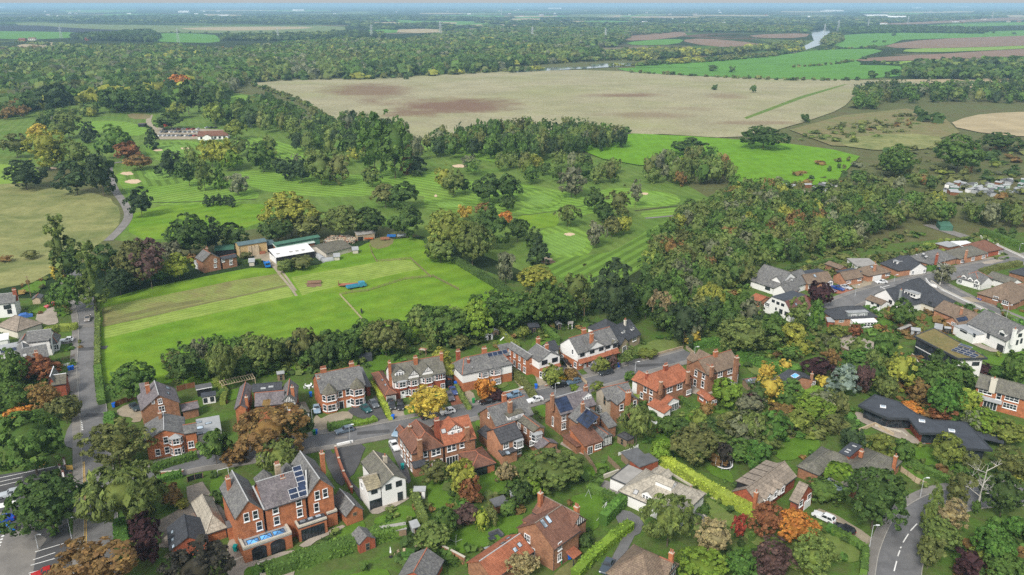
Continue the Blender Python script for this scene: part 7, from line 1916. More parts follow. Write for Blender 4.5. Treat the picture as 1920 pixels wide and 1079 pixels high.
FORM={'oval':'tall ','irreg':'loose ','round':'','bush':'low '}
for s_,x,y,a,ht,c,lab,kd in cand[:NIND]:
 b=ht*.46 if kd != 'bush' else ht*.5
 put_tree(kd,x,y,a,b,ht,c,f'{FORM[kd]}{ADJ[c]} {lab}',f'{FORM[kd]}{ADJ[c]} {lab}'.replace('tree','trees',1))
rest=cand[NIND:]; near=[t for t in rest if t[0]>24]; rest=[t for t in rest if t[0] <= 24]
# low-poly crowns for the massed woods
def far_crown(seed,nl,core):
 rg=np.random.default_rng(seed)
 if nl>40:
  v,f,cv,ct=crown_arrays(('oval','round','irreg')[seed % 3],seed,nl,math.sqrt(3.2/nl))
  return v,f,core[0]*.62,core[1]
 d=unit(rg.normal(size=(nl,3))+np.array([0,0,.35]))
 p=d*rg.uniform(.72,1.0,(nl,1)); n=unit(d+rg.normal(size=d.shape)*.45)
 v,f=leaves(p,n,math.sqrt(3.4/nl),rg)
 cv=core[0]*.72*(1+rg.normal(size=(len(core[0]),1))*.1)
 return v,f,cv,core[1]
FARC={'n':[far_crown(40+i,420,ICO1) for i in range(5)],'m':[far_crown(i,84,ICO1) for i in range(6)],'f':[far_crown(20+i,14,ICO1) for i in range(6)]}
def wood_object(name,items,label,cat='wood',lod='m'):
 V=[]; Q=[]; Tt=[]; Cc=[]; n=0
 for x,y,a,ht,c in items:
  v,q,cv,ct=R.choice(FARC[lod])
  th=R.uniform(0,6.28); ca,sa=math.cos(th),math.sin(th)
  vv=np.concatenate([v,cv]); b=ht*.48
  W=np.stack([(vv[:,0]*ca-vv[:,1]*sa)*a+x,(vv[:,0]*sa+vv[:,1]*ca)*a+y,vv[:,2]*b+ht-b],1)
  V.append(W); Q.append(q+n); Tt.append(ct+n+len(v)); n+=len(vv)
  col=np.array(COLS[c])*R.uniform(.8,1.2)
  Cc.append(np.tile(col,(len(vv),1)))
 me=np_mesh(name,np.concatenate(V),np.concatenate(Q),np.concatenate(Tt),MAT['leaf_far'],np.concatenate(Cc))
 return tag(obj(name,me),label,cat,kind='stuff')
wood_object('woodland',[(x,y,a,ht,c) for _,x,y,a,ht,c,l_,k_ in rest],'remaining massed trees of the mixed woods and belts around the golf course')
wood_object('garden_trees',[(x,y,a,ht,c) for _,x,y,a,ht,c,l_,k_ in near],'massed smaller trees between the gardens and at the wood edges',lod='n')
from mathutils import noise as mn
def stand(x,y,cols):
 v=mn.noise((x*.008,y*.004,1.7))*.5+.5
 return cols[int(max(0,min(.999,v*1.6-.3))*len(cols))] if R.random()<.72 else R.choice(cols)
def W(px,sp,rad,hh,cols):
 return [(x,y,R.uniform(*rad),R.uniform(*hh),stand(x,y,cols)) for x,y in scatter(px,sp) if not any(inside(x,y,f) for f in FARF)]
it=[]
it+=W([(-120,118),(150,95),(300,92),(480,108),(560,100),(640,118),(460,152),(440,175),(420,195),(330,200),(300,212),(210,208),(180,196),(110,200),(60,215),(-120,240)],13,(5,7.5),(9,16),MIXF)
it+=W([(440,100),(640,78),(760,84),(960,88),(1120,98),(1140,112),(960,126),(940,134),(860,138),(700,146),(560,148),(480,152),(460,130)],13,(5,8),(9,16),MIXF)
it+=W([(400,235),(460,205),(500,195),(560,220),(480,235)],13,(4.5,6),(11,16),MIXD)
wood_object('woodland',it,'broad mixed wood beyond the golf course and stubble field',lod='m' if len(it)<7000 else 'f')
it=[]
it+=W([(130,70),(280,60),(300,72),(290,80),(160,76)],14,(6,8),(10,14),['g2','d'])
it+=W([(410,71),(540,70),(630,65),(720,66),(720,72),(560,77),(420,77)],14,(6,8),(10,15),['g2','d','g3'])
it+=W([(720,88),(860,62),(1000,55),(1130,60),(1180,70),(1150,90),(960,88)],17,(7,11),(9,15),MIXF)
it+=W([(-60,38),(300,30),(700,30),(1000,36),(1290,38),(1290,58),(1000,54),(860,60),(700,58),(640,46),(200,42)],52,(14,26),(8,15),['g2','d','g2','g3'])
it+=W([(1290,36),(1500,36),(1700,30),(1990,20),(1990,28),(1640,46),(1500,60),(1290,60)],46,(13,22),(8,14),['g2','d','g3','b'])
it+=W([(1560,56),(1650,52),(1800,55),(1860,58),(1840,64),(1700,62),(1600,64)],20,(7,10),(9,14),['g2','d'])
it+=W([(1695,132),(1740,125),(1930,122),(1990,128),(1990,150),(1760,152),(1700,148)],17,(6,9),(10,16),MIXD)
it+=W([(1300,103),(1400,94),(1480,84),(1510,82),(1490,94),(1420,97),(1330,106)],14,(5,7),(8,12),['yg','g3','b','g3'])
it+=W([(1130,102),(1240,96),(1300,96),(1310,108),(1180,116)],14,(5,7),(8,12),['g3','yg','b','g2'])
it+=W([(1190,122),(1340,111),(1440,104),(1500,92),(1510,95),(1450,107),(1350,116),(1200,125)],11,(4,6),(5,8),['g3','b','g2','yg'])
it+=W([(1540,80),(1560,66),(1575,64),(1580,78),(1555,88)],12,(5,7),(8,12),['g3','b','g2'])
it+=W([(1000,60),(1290,48),(1520,56),(1520,62),(1280,60),(1140,72),(1000,72)],24,(7,11),(9,14),MIXF)
wood_object('far_woodland',it,'far woods and riverside trees fading into the haze',lod='f')
# hedgerows of the far fields
it=[]
def hedgerow(px,sp=9,rad=(2.5,4.5),hh=(3,6),cols=('g2','b','g3')):
 pts=line_pts(px,10)
 for a,b in zip(pts,pts[1:]):
  L_=(b-a).length; n=int(L_/sp)
  for i in range(n):
   p=a.lerp(b,(i+R.random())/max(n,1))
   if R.random()<.85:it.append((p.x+R.uniform(-2,2),p.y+R.uniform(-2,2),R.uniform(*rad),R.uniform(*hh),R.choice(cols)))
hedgerow([(1180,137),(1290,143),(1400,149),(1500,152),(1620,152)],6)
hedgerow([(1480,128),(1560,122),(1600,116)],7); hedgerow([(1530,95),(1600,92),(1650,88)],8); hedgerow([(1640,119),(1760,125),(1830,118),(1920,112)],10)
hedgerow([(1700,141),(1760,132),(1860,118)],14); hedgerow([(455,157),(560,151),(700,149),(850,141),(950,135)],7,(4,7),(5,10),('g2','g3','yg','b'))
hedgerow([(1190,250),(1300,256),(1400,263)],9,(1.5,2.6),(2,3)); hedgerow([(1205,225),(1240,217)],6,(2,3),(3,5)); hedgerow([(1400,260),(1450,262),(1530,270),(1600,285)],8,(2,4),(2.5,5))
hedgerow([(1770,237),(1820,250),(1860,256),(1930,258)],6,(1.5,2.6),(2,3)); hedgerow([(1600,205),(1650,190),(1680,205)],10,(4,6),(4,7)); hedgerow([(1700,205),(1780,215),(1800,232)],16,(3,4.5),(3,6)); hedgerow([(470,160),(560,192),(640,240),(700,250)],7,(2,4),(3,6))
hedgerow([(1000,270),(1190,250)],9,(3,5),(5,9)); hedgerow([(1140,126),(1200,124)],5,(3,4),(4,6),('yg','g3'))
hedgerow([(960,137),(1040,130),(1130,129)],10,(4,6),(6,9),('yg','g3','g2')); hedgerow([(880,128),(1000,122),(1100,116),(1180,112)],9,(5,7),(7,11),('yg','g3','g2','b'))
hedgerow([(150,63),(400,62),(640,62)],30,(5,8),(5,8)); hedgerow([(30,82),(130,88)],12,(5,8),(6,10)); hedgerow([(0,105),(40,96),(100,94)],12,(6,9),(8,12))
for p in ((1676,68),(1640,80),(1658,80),(1637,92),(1620,112),(1560,87),(1862,63),(1900,65),(1634,147),(1662,145),(1372,136),(1337,134),(693,148),(762,150),(1340,170),(1412,175),(1510,230),(1735,230),(1756,232),(1720,220)):
 c=P(*p); it.append((c.x,c.y,R.uniform(4,7),R.uniform(6,10),'g2'))
wood_object('hedgerow',it,'hedgerows and single trees between the far fields','hedgerow','f')
# ---------------------------------------------------------------- hedges: clipped, each a thing
HL=[0]
def hedge(px,w,h,col,label,z0=.0,dens=9,leaf=.17,straight=True,name='hedge',group=None,n=5):
 pts=line_pts(px,n,straight)
 V=[]; N=[]
 rg=np.random.default_rng(int(px[0][0]*7+px[0][1]))
 inn=MB()
 for a,b in zip(pts,pts[1:]):
  d=b-a; L_=d.length
  if L_<.05:continue
  t=np.array(d/L_); nrm=np.array((-t[1],t[0],0)); A=np.array(a)
  k=int(L_*(2*h+w)*dens)
  s=rg.uniform(0,L_,k); r=rg.uniform(0,2*h+w,k)
  off=np.where(r<h,-w/2,np.where(r<2*h,w/2,r-2*h-w/2)); z=np.where(r<h,r,np.where(r<2*h,r-h,h))
  wob=np.sin((A[0]+t[0]*s)*.9)*.1+np.sin((A[1]+t[1]*s)*1.7)*.07
  z=np.where(z>h-.01,h+wob,z)
  p=A+t*s[:,None]+nrm*(off*(1+wob*.6))[:,None]+np.array([0,0,1])*z[:,None]+rg.normal(size=(k,3))*.05
  n_=np.where((r<h)[:,None],-nrm,np.where((r<2*h)[:,None],nrm,np.array([0,0,1.0])))
  V.append(p); N.append(unit(n_+rg.normal(size=(k,3))*.38))
  x=Vector((-t[1],t[0],0))*(w/2-.08)
  c=[a-x,b-x,b+x,a+x]
  inn.prism([(q.x,q.y) for q in c],0,h-.08)
 V=np.concatenate(V); N=np.concatenate(N)
 v,f=leaves(V,N,leaf,rg)
 tri=[]; iv=np.array(inn.v)
 quads=np.concatenate([f,np.array([[i+len(v) for i in q] for q in inn.f])])
 c0=np.array([*pts[0][:2],0])
 me=np_mesh('hedge',np.concatenate([v,iv])-c0,quads,np.zeros((0,3),int),MAT['leaf'])
 o=obj(name,me,loc=tuple(c0)); c=sc_(COLS[col],1.25); o.color=(*c,1); HL[0]+=len(f)
 return tag(o,label,'hedge',group)
HEDGES=[
 ([(1236,868),(1268,888),(1300,908),(1345,935),(1400,962),(1432,978)],2.2,2.6,'l','long bright lime clipped hedge sloping past the pale bungalow'),
 ([(1078,1085),(1110,1050),(1150,1015),(1182,990)],2.0,1.8,'g5','green clipped hedge along the bottom driveway'),
 ([(1130,985),(1150,965),(1170,945)],2.0,2.6,'gb','tall green hedge between goal and pale bungalow drive'),
 ([(1102,920),(1130,930),(1155,942)],1.6,1.6,'g1','dark green hedge above the football goal'),
 ([(698,722),(715,750),(733,790)],1.2,1.3,'l','yellow-green hedge between two front drives'),
 ([(615,808),(640,803),(660,798)],2.4,1.6,'g1','dark clipped hedge in front of the bay-fronted red house'),
 ([(660,800),(690,795),(706,790)],1.8,1.2,'g5','bright clipped hedge in front of the bay-fronted red house'),
 ([(284,886),(320,874),(370,860)],1.6,1.8,'g1','hedge along the street below the corner brick house'),
 ([(296,905),(315,900),(342,894)],1.8,1.5,'gb','bright hedge by the forecourt gate'),
 ([(228,985),(228,1010),(232,1035),(236,1060)],2.6,2.0,'gb','thick bright green hedge along the lane'),
 ([(500,1082),(560,1060),(640,1035),(700,1015),(760,998)],3.0,2.4,'g1','long thick hedge below the lawns of the orange brick house'),
 ([(776,930),(786,960),(796,985)],1.6,2.0,'g3','olive clipped hedge right of the white house lawn'),
 ([(958,700),(985,728),(1002,752)],1.8,2.0,'b','brown-green hedge between the arts and crafts pair and the white gable'),
 ([(855,728),(868,752),(880,770)],1.2,1.4,'g3','olive hedge left of the arts and crafts pair'),
 ([(930,618),(950,638),(970,655)],1.8,1.8,'g4','yellow-green hedge in the back gardens'),
 ([(1015,615),(1035,635),(1045,645)],2.0,2.2,'g1','green hedge beside the black garden shed'),
 ([(1385,672),(1420,686),(1450,695),(1478,706),(1500,700)],3.0,2.6,'gb','thick curving green hedge behind the brown-tiled house'),
 ([(1295,655),(1320,650),(1350,648),(1380,660)],3.0,2.4,'gb','tall green hedge at the end of the street'),
 ([(1275,752),(1300,772),(1320,790)],1.4,1.6,'g1','hedge beside the glazed garden room'),
 ([(1500,520),(1460,528),(1420,535)],1.4,1.0,'g1','low hedge in front of the white chalet bungalow'),
 ([(1740,510),(1758,500),(1790,492)],2.4,2.2,'gb','bright green hedge on the avenue corner'),
 ([(1838,515),(1870,506),(1912,498)],2.6,2.0,'b','long brown-green hedge along the top of the avenue'),
 ([(1840,440),(1880,455),(1930,474)],3.0,3.0,'g1','tall dark green hedge along the pale lane'),
 ([(1735,550),(1765,565),(1800,585)],1.2,1.2,'g4','yellow-green hedge along the side road'),
 ([(1640,575),(1665,590),(1690,605)],1.6,1.2,'g4','low hedge beside the white garage'),
 ([(1700,605),(1740,625),(1770,640)],1.8,1.6,'g3','olive hedge between the chalet house and the sedum-roofed house'),
 ([(1765,648),(1810,680),(1860,705),(1920,730)],2.0,1.6,'g3','long hedge between the sedum-roofed house and the white bungalow lawn'),
 ([(1880,705),(1900,722),(1925,740)],2.4,2.0,'gb','clipped hedge above the long brick semi'),
 ([(1560,1000),(1590,1015),(1622,1036),(1618,1080)],1.4,1.6,'g1','clipped hedge along the front garden by the bend road'),
 ([(1690,870),(1730,885),(1775,905),(1800,915)],1.6,1.6,'g1','hedge on the inside of the bend road'),
 ([(184,690),(184,640),(184,600),(183,572)],1.6,1.6,'g3','long field hedge right of the lane, upper stretch'),
 ([(192,760),(189,740),(186,715),(184,692)],2.0,1.6,'g1','field hedge right of the lane, lower stretch'),
 ([(205,800),(206,780)],2.4,1.4,'gb','short bright hedge at the corner drive'),
 ([(88,628),(112,620),(145,618)],3.0,2.0,'g4','yellow-green hedge between two drives left of the lane'),
 ([(370,500),(430,497),(490,492)],2.0,1.4,'g2','field-edge hedge in front of the farmhouse'),
 ([(800,455),(850,490),(900,520),(950,550)],3.0,2.2,'g2','dark overgrown hedge along the golf side of the farm field'),
 ([(418,760),(424,740),(404,718)],1.6,1.6,'g4','bright hedge left of the pergola lawn'),
 ([(665,690),(672,672),(660,660)],1.6,1.8,'g1','hedge left of the back lawn behind the bay-fronted house'),
 ([(735,680),(750,668),(730,655)],1.4,1.6,'g1','hedge right of the back lawn behind the bay-fronted house'),
 ([(1465,775),(1500,755),(1535,740)],2.6,2.4,'g5','fresh green overgrown hedge in the central gardens'),
 ([(1445,520),(1490,505),(1560,492)],2.4,1.6,'g2','dark hedge behind the white chalet bungalow'),
 ([(850,1045),(880,1060)],1.4,1.0,'g1','low hedge by the bottom brick wall'),
]
for a in HEDGES:hedge(*a)
# undergrowth in beds and along fences
it=[]
def under(px,sp,rad,hh,cols):it.extend(W(px,sp*.82,rad,hh,cols))
for z in ([(1230,560),(1400,590),(1440,640),(1280,640)],[(650,650),(900,615),(1100,600),(1130,612),(960,640),(700,680)],[(300,690),(640,665),(600,700),(330,720)],[(1200,810),(1440,770),(1600,760),(1620,820),(1440,830),(1260,870)],[(1300,940),(1440,1000),(1560,990),(1520,1080),(1320,1080)],
   [(1540,680),(1700,660),(1830,720),(1900,840),(1760,800),(1620,740)],[(1740,870),(1930,870),(1990,900),(1930,920),(1800,912)],[(1750,1020),(1850,985),(1990,965),(1990,1100),(1745,1100)],[(800,900),(850,960),(1000,930),(1000,900),(900,900)],[(760,1000),(840,1000),(860,1080),(740,1080)],[(240,930),(290,940),(300,1060),(240,1060)],[(-40,660),(110,690),(130,790),(-40,800)],[(1340,600),(1540,620),(1560,670),(1400,680)],[(1700,540),(1930,610),(1930,640),(1760,630)],[(1580,560),(1740,600),(1730,640),(1600,630)],[(1440,520),(1900,430),(1900,455),(1460,545)],[(190,500),(340,520),(220,540)],[(1000,890),(1140,890),(1120,920),(1000,920)],[(60,880),(130,900),(140,990),(80,1010)],[(560,1030),(640,1010),(600,1050)],[(1190,700),(1240,780),(1230,810),(1170,760)],[(1290,560),(1350,545),(1440,500),(1450,515),(1380,560),(1330,590)],[(560,680),(690,660),(690,690),(600,700)]):
 under(z,3.6,(.7,1.7),(.7,2.2),['g1','g2','g3','g4','b','gb','br','g1','g2'])
under([(1400,540),(1480,505),(1560,472),(1700,436),(1740,440),(1600,482),(1480,515),(1440,535)],5,(.8,2),(.8,2.4),['g3','g1','b','g4','g2'])
for z in ([(1640,280),(1740,272),(1930,275),(1930,330),(1640,345)],[(1480,262),(1560,240),(1700,215),(1770,225),(1740,240),(1600,270)],[(1400,360),(1560,300),(1930,330),(1930,400),(1600,390)],[(-100,90),(300,85),(640,100),(960,120),(900,140),(460,150),(300,165),(-100,220)]):
 under(z,17,(1.2,4.4),(1.2,4.6),['g3','b','g2','br','gr','g4'])
LAWNP=[[P(*p)[:2] for p in px] for px,_ in LAWNS]
ROADS=[(lane,5.5),(street,5.2),(bend,6),(ave,6.5)]
def clear_of(x,y):
 for L_ in LAWNP:
  if inside(x,y,L_):return False
 for pts,w in ROADS:
  for p in pts:
   if abs(p.x-x)<w and abs(p.y-y)<w:return False
 return True
it=[t for t in it if clear_of(t[0],t[1])]
for px,_ in LAWNS:                                        # borders of shrubs along the lawns
 pts=densify([P(*p) for p in px],.5,2.2)
 for p in pts:
  if R.random()<.5:it.append((p.x,p.y,R.uniform(.5,1.3),R.uniform(.5,1.8),R.choice(['g1','g2','g3','g4','b','gb','br','g1','g2','g3'])))
wood_object('undergrowth',it,'shrubs and undergrowth filling the garden beds and rough ground','undergrowth','f')
# ---------------------------------------------------------------- cars
def car_meshes(style):
 k=('car',style)
 if k in CACHE:return CACHE[k]
 # profile: x along the car, z; lower body then cabin
 S={'hatch':dict(L=4.1,hood=1.0,ws=1.75,rb=3.75,top=(2.25,3.35),H=1.47,tail=4.02,belt=.92),
   'estate':dict(L=4.75,hood=1.15,ws=1.9,rb=4.55,top=(2.45,4.15),H=1.46,tail=4.65,belt=.92),
   'saloon':dict(L=4.6,hood=1.15,ws=1.85,rb=3.95,top=(2.45,3.3),H=1.43,tail=4.5,belt=.92),
   'suv':dict(L=4.6,hood=1.15,ws=1.75,rb=4.42,top=(2.2,4.0),H=1.66,tail=4.5,belt=1.05),
   'pickup':dict(L=5.1,hood=1.25,ws=1.8,rb=3.3,top=(2.25,3.0),H=1.72,tail=5.0,belt=1.05)}[style]
 L,Hh,be=S['L'],S['H'],S['belt']
 W_=.88
 prof=[(.0,.35),(.0,.62),(.12,.74),(S['hood'],be-.04),(S['ws'],be),(S['rb'],be+.03),(S['tail'],be),(L,.72),(L,.4),(L-.1,.28),(.1,.28)]
 m=MB()
 def ring(y,ins):
  return [Vector((x+(ins if x<L/2 else -ins),y,z-(ins*.6 if z>.8 else 0))) for x,z in prof]
 rs=[ring(-W_+.09,.16),ring(-W_+.0,.04),ring(-W_*.55,0),ring(W_*.55,0),ring(W_,.04),ring(W_-.09,.16)]
 n=len(prof)
 for a,b in zip(rs[1:],rs[2:5]):
  for i in range(n):
   j=(i+1) % n
   m.poly([a[i],b[i],b[j],a[j]][::-1])
 m.poly(rs[1][::-1]); m.poly(rs[4])
 body=m.mesh('car_body',MAT['paint'])
 g_=MB(); t0,t1=S['top']; y0,y1=W_-.06,W_-.24
 lo=[(S['ws'],-y0,be-.02),(S['rb'],-y0,be),(S['rb'],y0,be),(S['ws'],y0,be-.02)]
 hi=[(t0,-y1,Hh-.06),(t1,-y1,Hh-.06),(t1,y1,Hh-.06),(t0,y1,Hh-.06)]
 for i in range(4):
  j=(i+1) % 4
  g_.poly([lo[i],lo[j],hi[j],hi[i]])
 glass=g_.mesh('car_windows',MAT['carglass'])
 r=MB()
 r.prism([(t0-.03,-y1-.02),(t1+.05,-y1-.02),(t1+.05,y1+.02),(t0-.03,y1+.02)],Hh-.07,Hh)
 for x in (t0+(t1-t0)*.5,):                                  # door pillars
  for s in (-1,1):r.bar((x,s*(y0+.0),be),(x,s*(y1+.01),Hh-.05),.07)
 for s in (-1,1):
  r.bar((S['ws'],s*y0,be),(t0,s*y1,Hh-.05),.08); r.bar((S['rb'],s*y0,be),(t1,s*y1,Hh-.05),.13)
  r.bar((S['ws']+.1,s*(W_+.08),be+.05),(S['ws']+.32,s*(W_+.1),be+.06),.13)
 roof=r.mesh('car_roof',MAT['paint'])
 w=MB(); w.tube((0,-.11,0),(0,.11,0),.32,n=12)
 rim=MB(); rim.tube((0,-.12,0),(0,.12,0),.2,n=8)
 hl=MB(); hl.box(0,.1,-.17,.17,-.07,.07)
 CACHE[k]=dict(body=body,glass=glass,roof=roof,tyre=w.mesh('tyre',MAT['tyre']),rim=rim.mesh('rim',MAT['rim']),hl=hl.mesh('headlight',MAT['lamp_white']),tl=hl.mesh('tail_light',MAT['lamp_red']),L=L,S=S)
 return CACHE[k]
def car(px,d,style,color,label,group=None,z=.2,name='parked_car',flip=False):
 c=P(*px,.7); e=P(px[0]+d[0],px[1]+d[1],.7)
 an=math.atan2(e.y-c.y,e.x-c.x)+math.pi
 K=car_meshes(style); L=K['L']
 root=tag(empty(name,(c.x,c.y,z),an),label,'car',group)
 off=Vector((-L/2,0,0))
 obj('body',K['body'],root,loc=off,color=color); obj('windows',K['glass'],root,loc=off); obj('car_roof',K['roof'],root,loc=off,color=color)
 for x in (.85,L-.9):
  for s in (-1,1):
   w=empty('wheel',(x-L/2,s*.8,.32),0,root)
   obj('tyre',K['tyre'],w); obj('rim',K['rim'],w)
 for s in (-1,1):
  obj('headlight',K['hl'],root,loc=(-L/2-.02,s*.62,.66)); obj('tail_light',K['tl'],root,loc=(L/2-.09,s*.62,.78))
 return root
GR,BK,WH,SV,BL,DB,LB=(.1,.11,.12),(.012,.012,.014),(.75,.76,.76),(.45,.48,.5),(.01,.06,.4),(.05,.09,.17),(.25,.36,.45)
ST=(-27,6.5)
for a in (
 ((646,807),(-27,7),'estate',(.12,.16,.2),'dark blue-grey estate car at the kerb below the bay-fronted hedges'),((594,768),(2,16),'hatch',LB,'pale blue hatchback on the gravel beside the bay-fronted house'),
 ((686,767),(12,10),'hatch',(.015,.09,.09),'dark teal hatchback on the tarmac drive'),((701,758),(10,12),'hatch',GR,'grey hatchback behind the dark teal one'),
 ((734,760),(5,14),'suv',(.03,.032,.035),'black people carrier in front of the grey garage door'),((751,761),(1,14),'suv',BK,'black off-roader beside the half-timbered house door'),
 ((839,772),ST,'hatch',WH,'white hatchback on the street below the yellow tree'),((803,781),(27,-6),'hatch',BK,'black hatchback with red tail on the street below the yellow tree'),
 ((850,734),(7,14),'hatch',(.05,.08,.22),'dark blue car on the brick drive'),((844,744),(8,16),'estate',(.11,.1,.11),'dark grey car on the brick drive'),((966,700),(8,10),'hatch',DB,'blue car tucked beside the arts and crafts pair'),
 ((1048,723),(-26,5),'suv',BK,'black off-roader on the street by the yellow skip'),((1075,716),(-26,7),'estate',(.1,.16,.22),'steel-blue car on the street'),((962,741),(-27,6),'estate',(.15,.25,.35),'sky-blue estate car behind the slate roof'),((912,753),(-27,6),'hatch',BK,'black car half hidden behind the slate house chimneys'),
 ((1003,750),ST,'saloon',WH,'white saloon on the street between slate houses'),((1062,681),(12,12),'suv',BK,'black car beside the white gable house'),((1112,688),(4,13),'hatch',(.2,.2,.22),'small grey car in front of the white semi'),((1136,699),ST,'suv',(.04,.045,.05),'dark off-roader on the street outside the white semi'),
 ((740,836),(9,14),'saloon',WH,'white saloon on the drive of the brown-tiled semi'),((746,811),(-12,14),'hatch',LB,'silver-blue car nosing out behind the brown-tiled semi'),
 ((1545,970),(-27,-12),'estate',WH,'white estate car on the gravel drive'),((1582,993),(-27,-14),'suv',BK,'black car below the white estate car'),((1138,1062),(-14,26),'saloon',(.05,.07,.09),'dark convertible on the bottom drive'),
 ((18,926),(-27,6),'estate',SV,'silver car in the car park'),((4,975),(-27,6),'saloon',BL,'blue car in the car park, upper one'),((6,993),(-27,6),'saloon',(.01,.13,.5),'bright blue car in the car park, lower one'),((80,1076),(-27,8),'hatch',(.4,.02,.02),'red car at the bottom of the car park'),
 ((253,764),(8,6),'hatch',(.05,.07,.08),'dark car on the gravel corner drive'),((164,598),(-3,10),'saloon',(.3,.27,.24),'beige car driving along the lane'),((95,573),(-16,5),'hatch',(.5,.02,.015),'red car on the curved drive'),((125,638),(-18,2),'hatch',WH,'white car with black roof beside the lane'),
 ((1571,541),(18,5),'pickup',(.01,.05,.25),'blue pickup on the brick forecourt'),((1586,539),(16,5),'saloon',(.5,.52,.55),'pale grey car beside the blue pickup'),((1558,544),(14,5),'saloon',(.14,.08,.1),'plum-coloured car left of the blue pickup'),((1652,529),(-16,1),'saloon',WH,'white car in front of the hipped brown bungalow'),((1844,560),(-16,2),'suv',(.01,.04,.3),'blue van-like car by the red garage'),
):car(*a)
# cars under covers
for px,d,col,lab in (((62,593),(-24,4),(.05,.14,.4),'car under a pale blue cover beside the round lawn'),((1755,506),(20,-2),(.01,.06,.42),'vehicle under a bright blue tarpaulin on the avenue')):
 c=P(*px); e=P(px[0]+d[0],px[1]+d[1]); m=MB()
 pr=[(0,0),(0,.7),(1.1,.95),(1.8,1.5),(3.4,1.5),(4.3,.95),(4.5,0)]
 for k,(y0,y1,s0,s1) in enumerate(((-.95,-.6,.8,1),(-.6,.6,1,1),(.6,.95,1,.8))):
  for (a,b) in zip(pr,pr[1:]):m.poly([(a[0],y0,a[1]*s0),(b[0],y0,b[1]*s0),(b[0],y1,b[1]*s1),(a[0],y1,a[1]*s1)][::-1])
 for s in (-.95,.95):m.poly([(a[0],s,a[1]*.8) for a in pr])
 tag(m.build('covered_car',MAT['objcol'],loc=(c.x,c.y,.1),rot=(0,0,math.atan2(e.y-c.y,e.x-c.x)),color=col),lab,'car')
# golf car park: too small to show parts
def small_car_mesh():
 m=MB(); m.box(-2.1,2.1,-.85,.85,.25,.85,0); lo=[(-1.1,-.8),(1.6,-.8),(1.6,.8),(-1.1,.8)]; hi=[(-.5,-.62),(1.2,-.62),(1.2,.62),(-.5,.62)]
 for i in range(4):
  j=(i+1) % 4; m.poly([(*lo[i],.85),(*lo[j],.85),(*hi[j],1.4),(*hi[i],1.4)],1)
 m.poly([(*q,1.4) for q in hi],0)
 for x in (-1.3,1.3):
  for s in (-.8,.8):m.tube((x,s-.1,.3),(x,s+.1,.3),.3,n=8,mi=2)
 return m.mesh('car',[MAT['paint'],MAT['carglass'],MAT['tyre']])
scm=small_car_mesh()
CC=[WH,BK,SV,GR,DB,(.4,.02,.02),WH,SV,BK]
NM={0:'white',1:'black',2:'silver',3:'grey',4:'dark blue',5:'red',6:'white',7:'silver',8:'black'}
spots=[(300+i*8.2,256) for i in range(9)]+[(303+i*8.6,249) for i in range(9)]+[(308+i*9,243.5) for i in range(8)]+[(388+i*8,241) for i in range(3)]
for i,p in enumerate(spots):
 c=P(*p); k=R.randrange(9)
 tag(obj('parked_car',scm,loc=(c.x,c.y,.12),rot=(0,0,1.3+R.uniform(-.1,.1)),color=CC[k]),f'{NM[k]} car in the golf club car park','car',f'{NM[k]} cars in the golf club car park')
c=P(313,238); m=MB(); m.box(-3,3,-1.1,1.1,.5,2.6); m.box(3,4.2,-1,1,.4,1.9); [m.tube((x,s-.1,.4),(x,s+.1,.4),.4,n=8) for x in (-2,2.8) for s in (-.9,.9)]
tag(m.build('van',MAT['objcol'],loc=(c.x,c.y,.1),rot=(0,0,1.2),color=(.5,.04,.04)),'red van in the golf club car park','van')
# ---------------------------------------------------------------- wheelie bins
def bin_mesh():
 m=MB(); lo=[(-.24,-.26),(.24,-.26),(.24,.26),(-.24,.26)]; hi=[(-.29,-.34),(.29,-.34),(.29,.34),(-.29,.34)]
 for i in range(4):
  j=(i+1) % 4; m.poly([(*lo[i],.08),(*lo[j],.08),(*hi[j],1.0),(*hi[i],1.0)])
 return m.mesh('bin_body',MAT['objcol'])
bm_=bin_mesh(); l=MB(); l.slab([(-.32,-.4,1.02),(.32,-.4,1.02),(.32,.38,1.1),(-.32,.38,1.1)],.07); lid=l.mesh('lid',MAT['objcol'])
w=MB(); w.tube((-.28,.3,.1),(-.2,.3,.1),.1,n=8); w.tube((.2,.3,.1),(.28,.3,.1),.1,n=8); bw=w.mesh('wheel',MAT['tyre'])
BB,BG,BT=(.01,.12,.55),(.02,.22,.06),(.01,.3,.28)
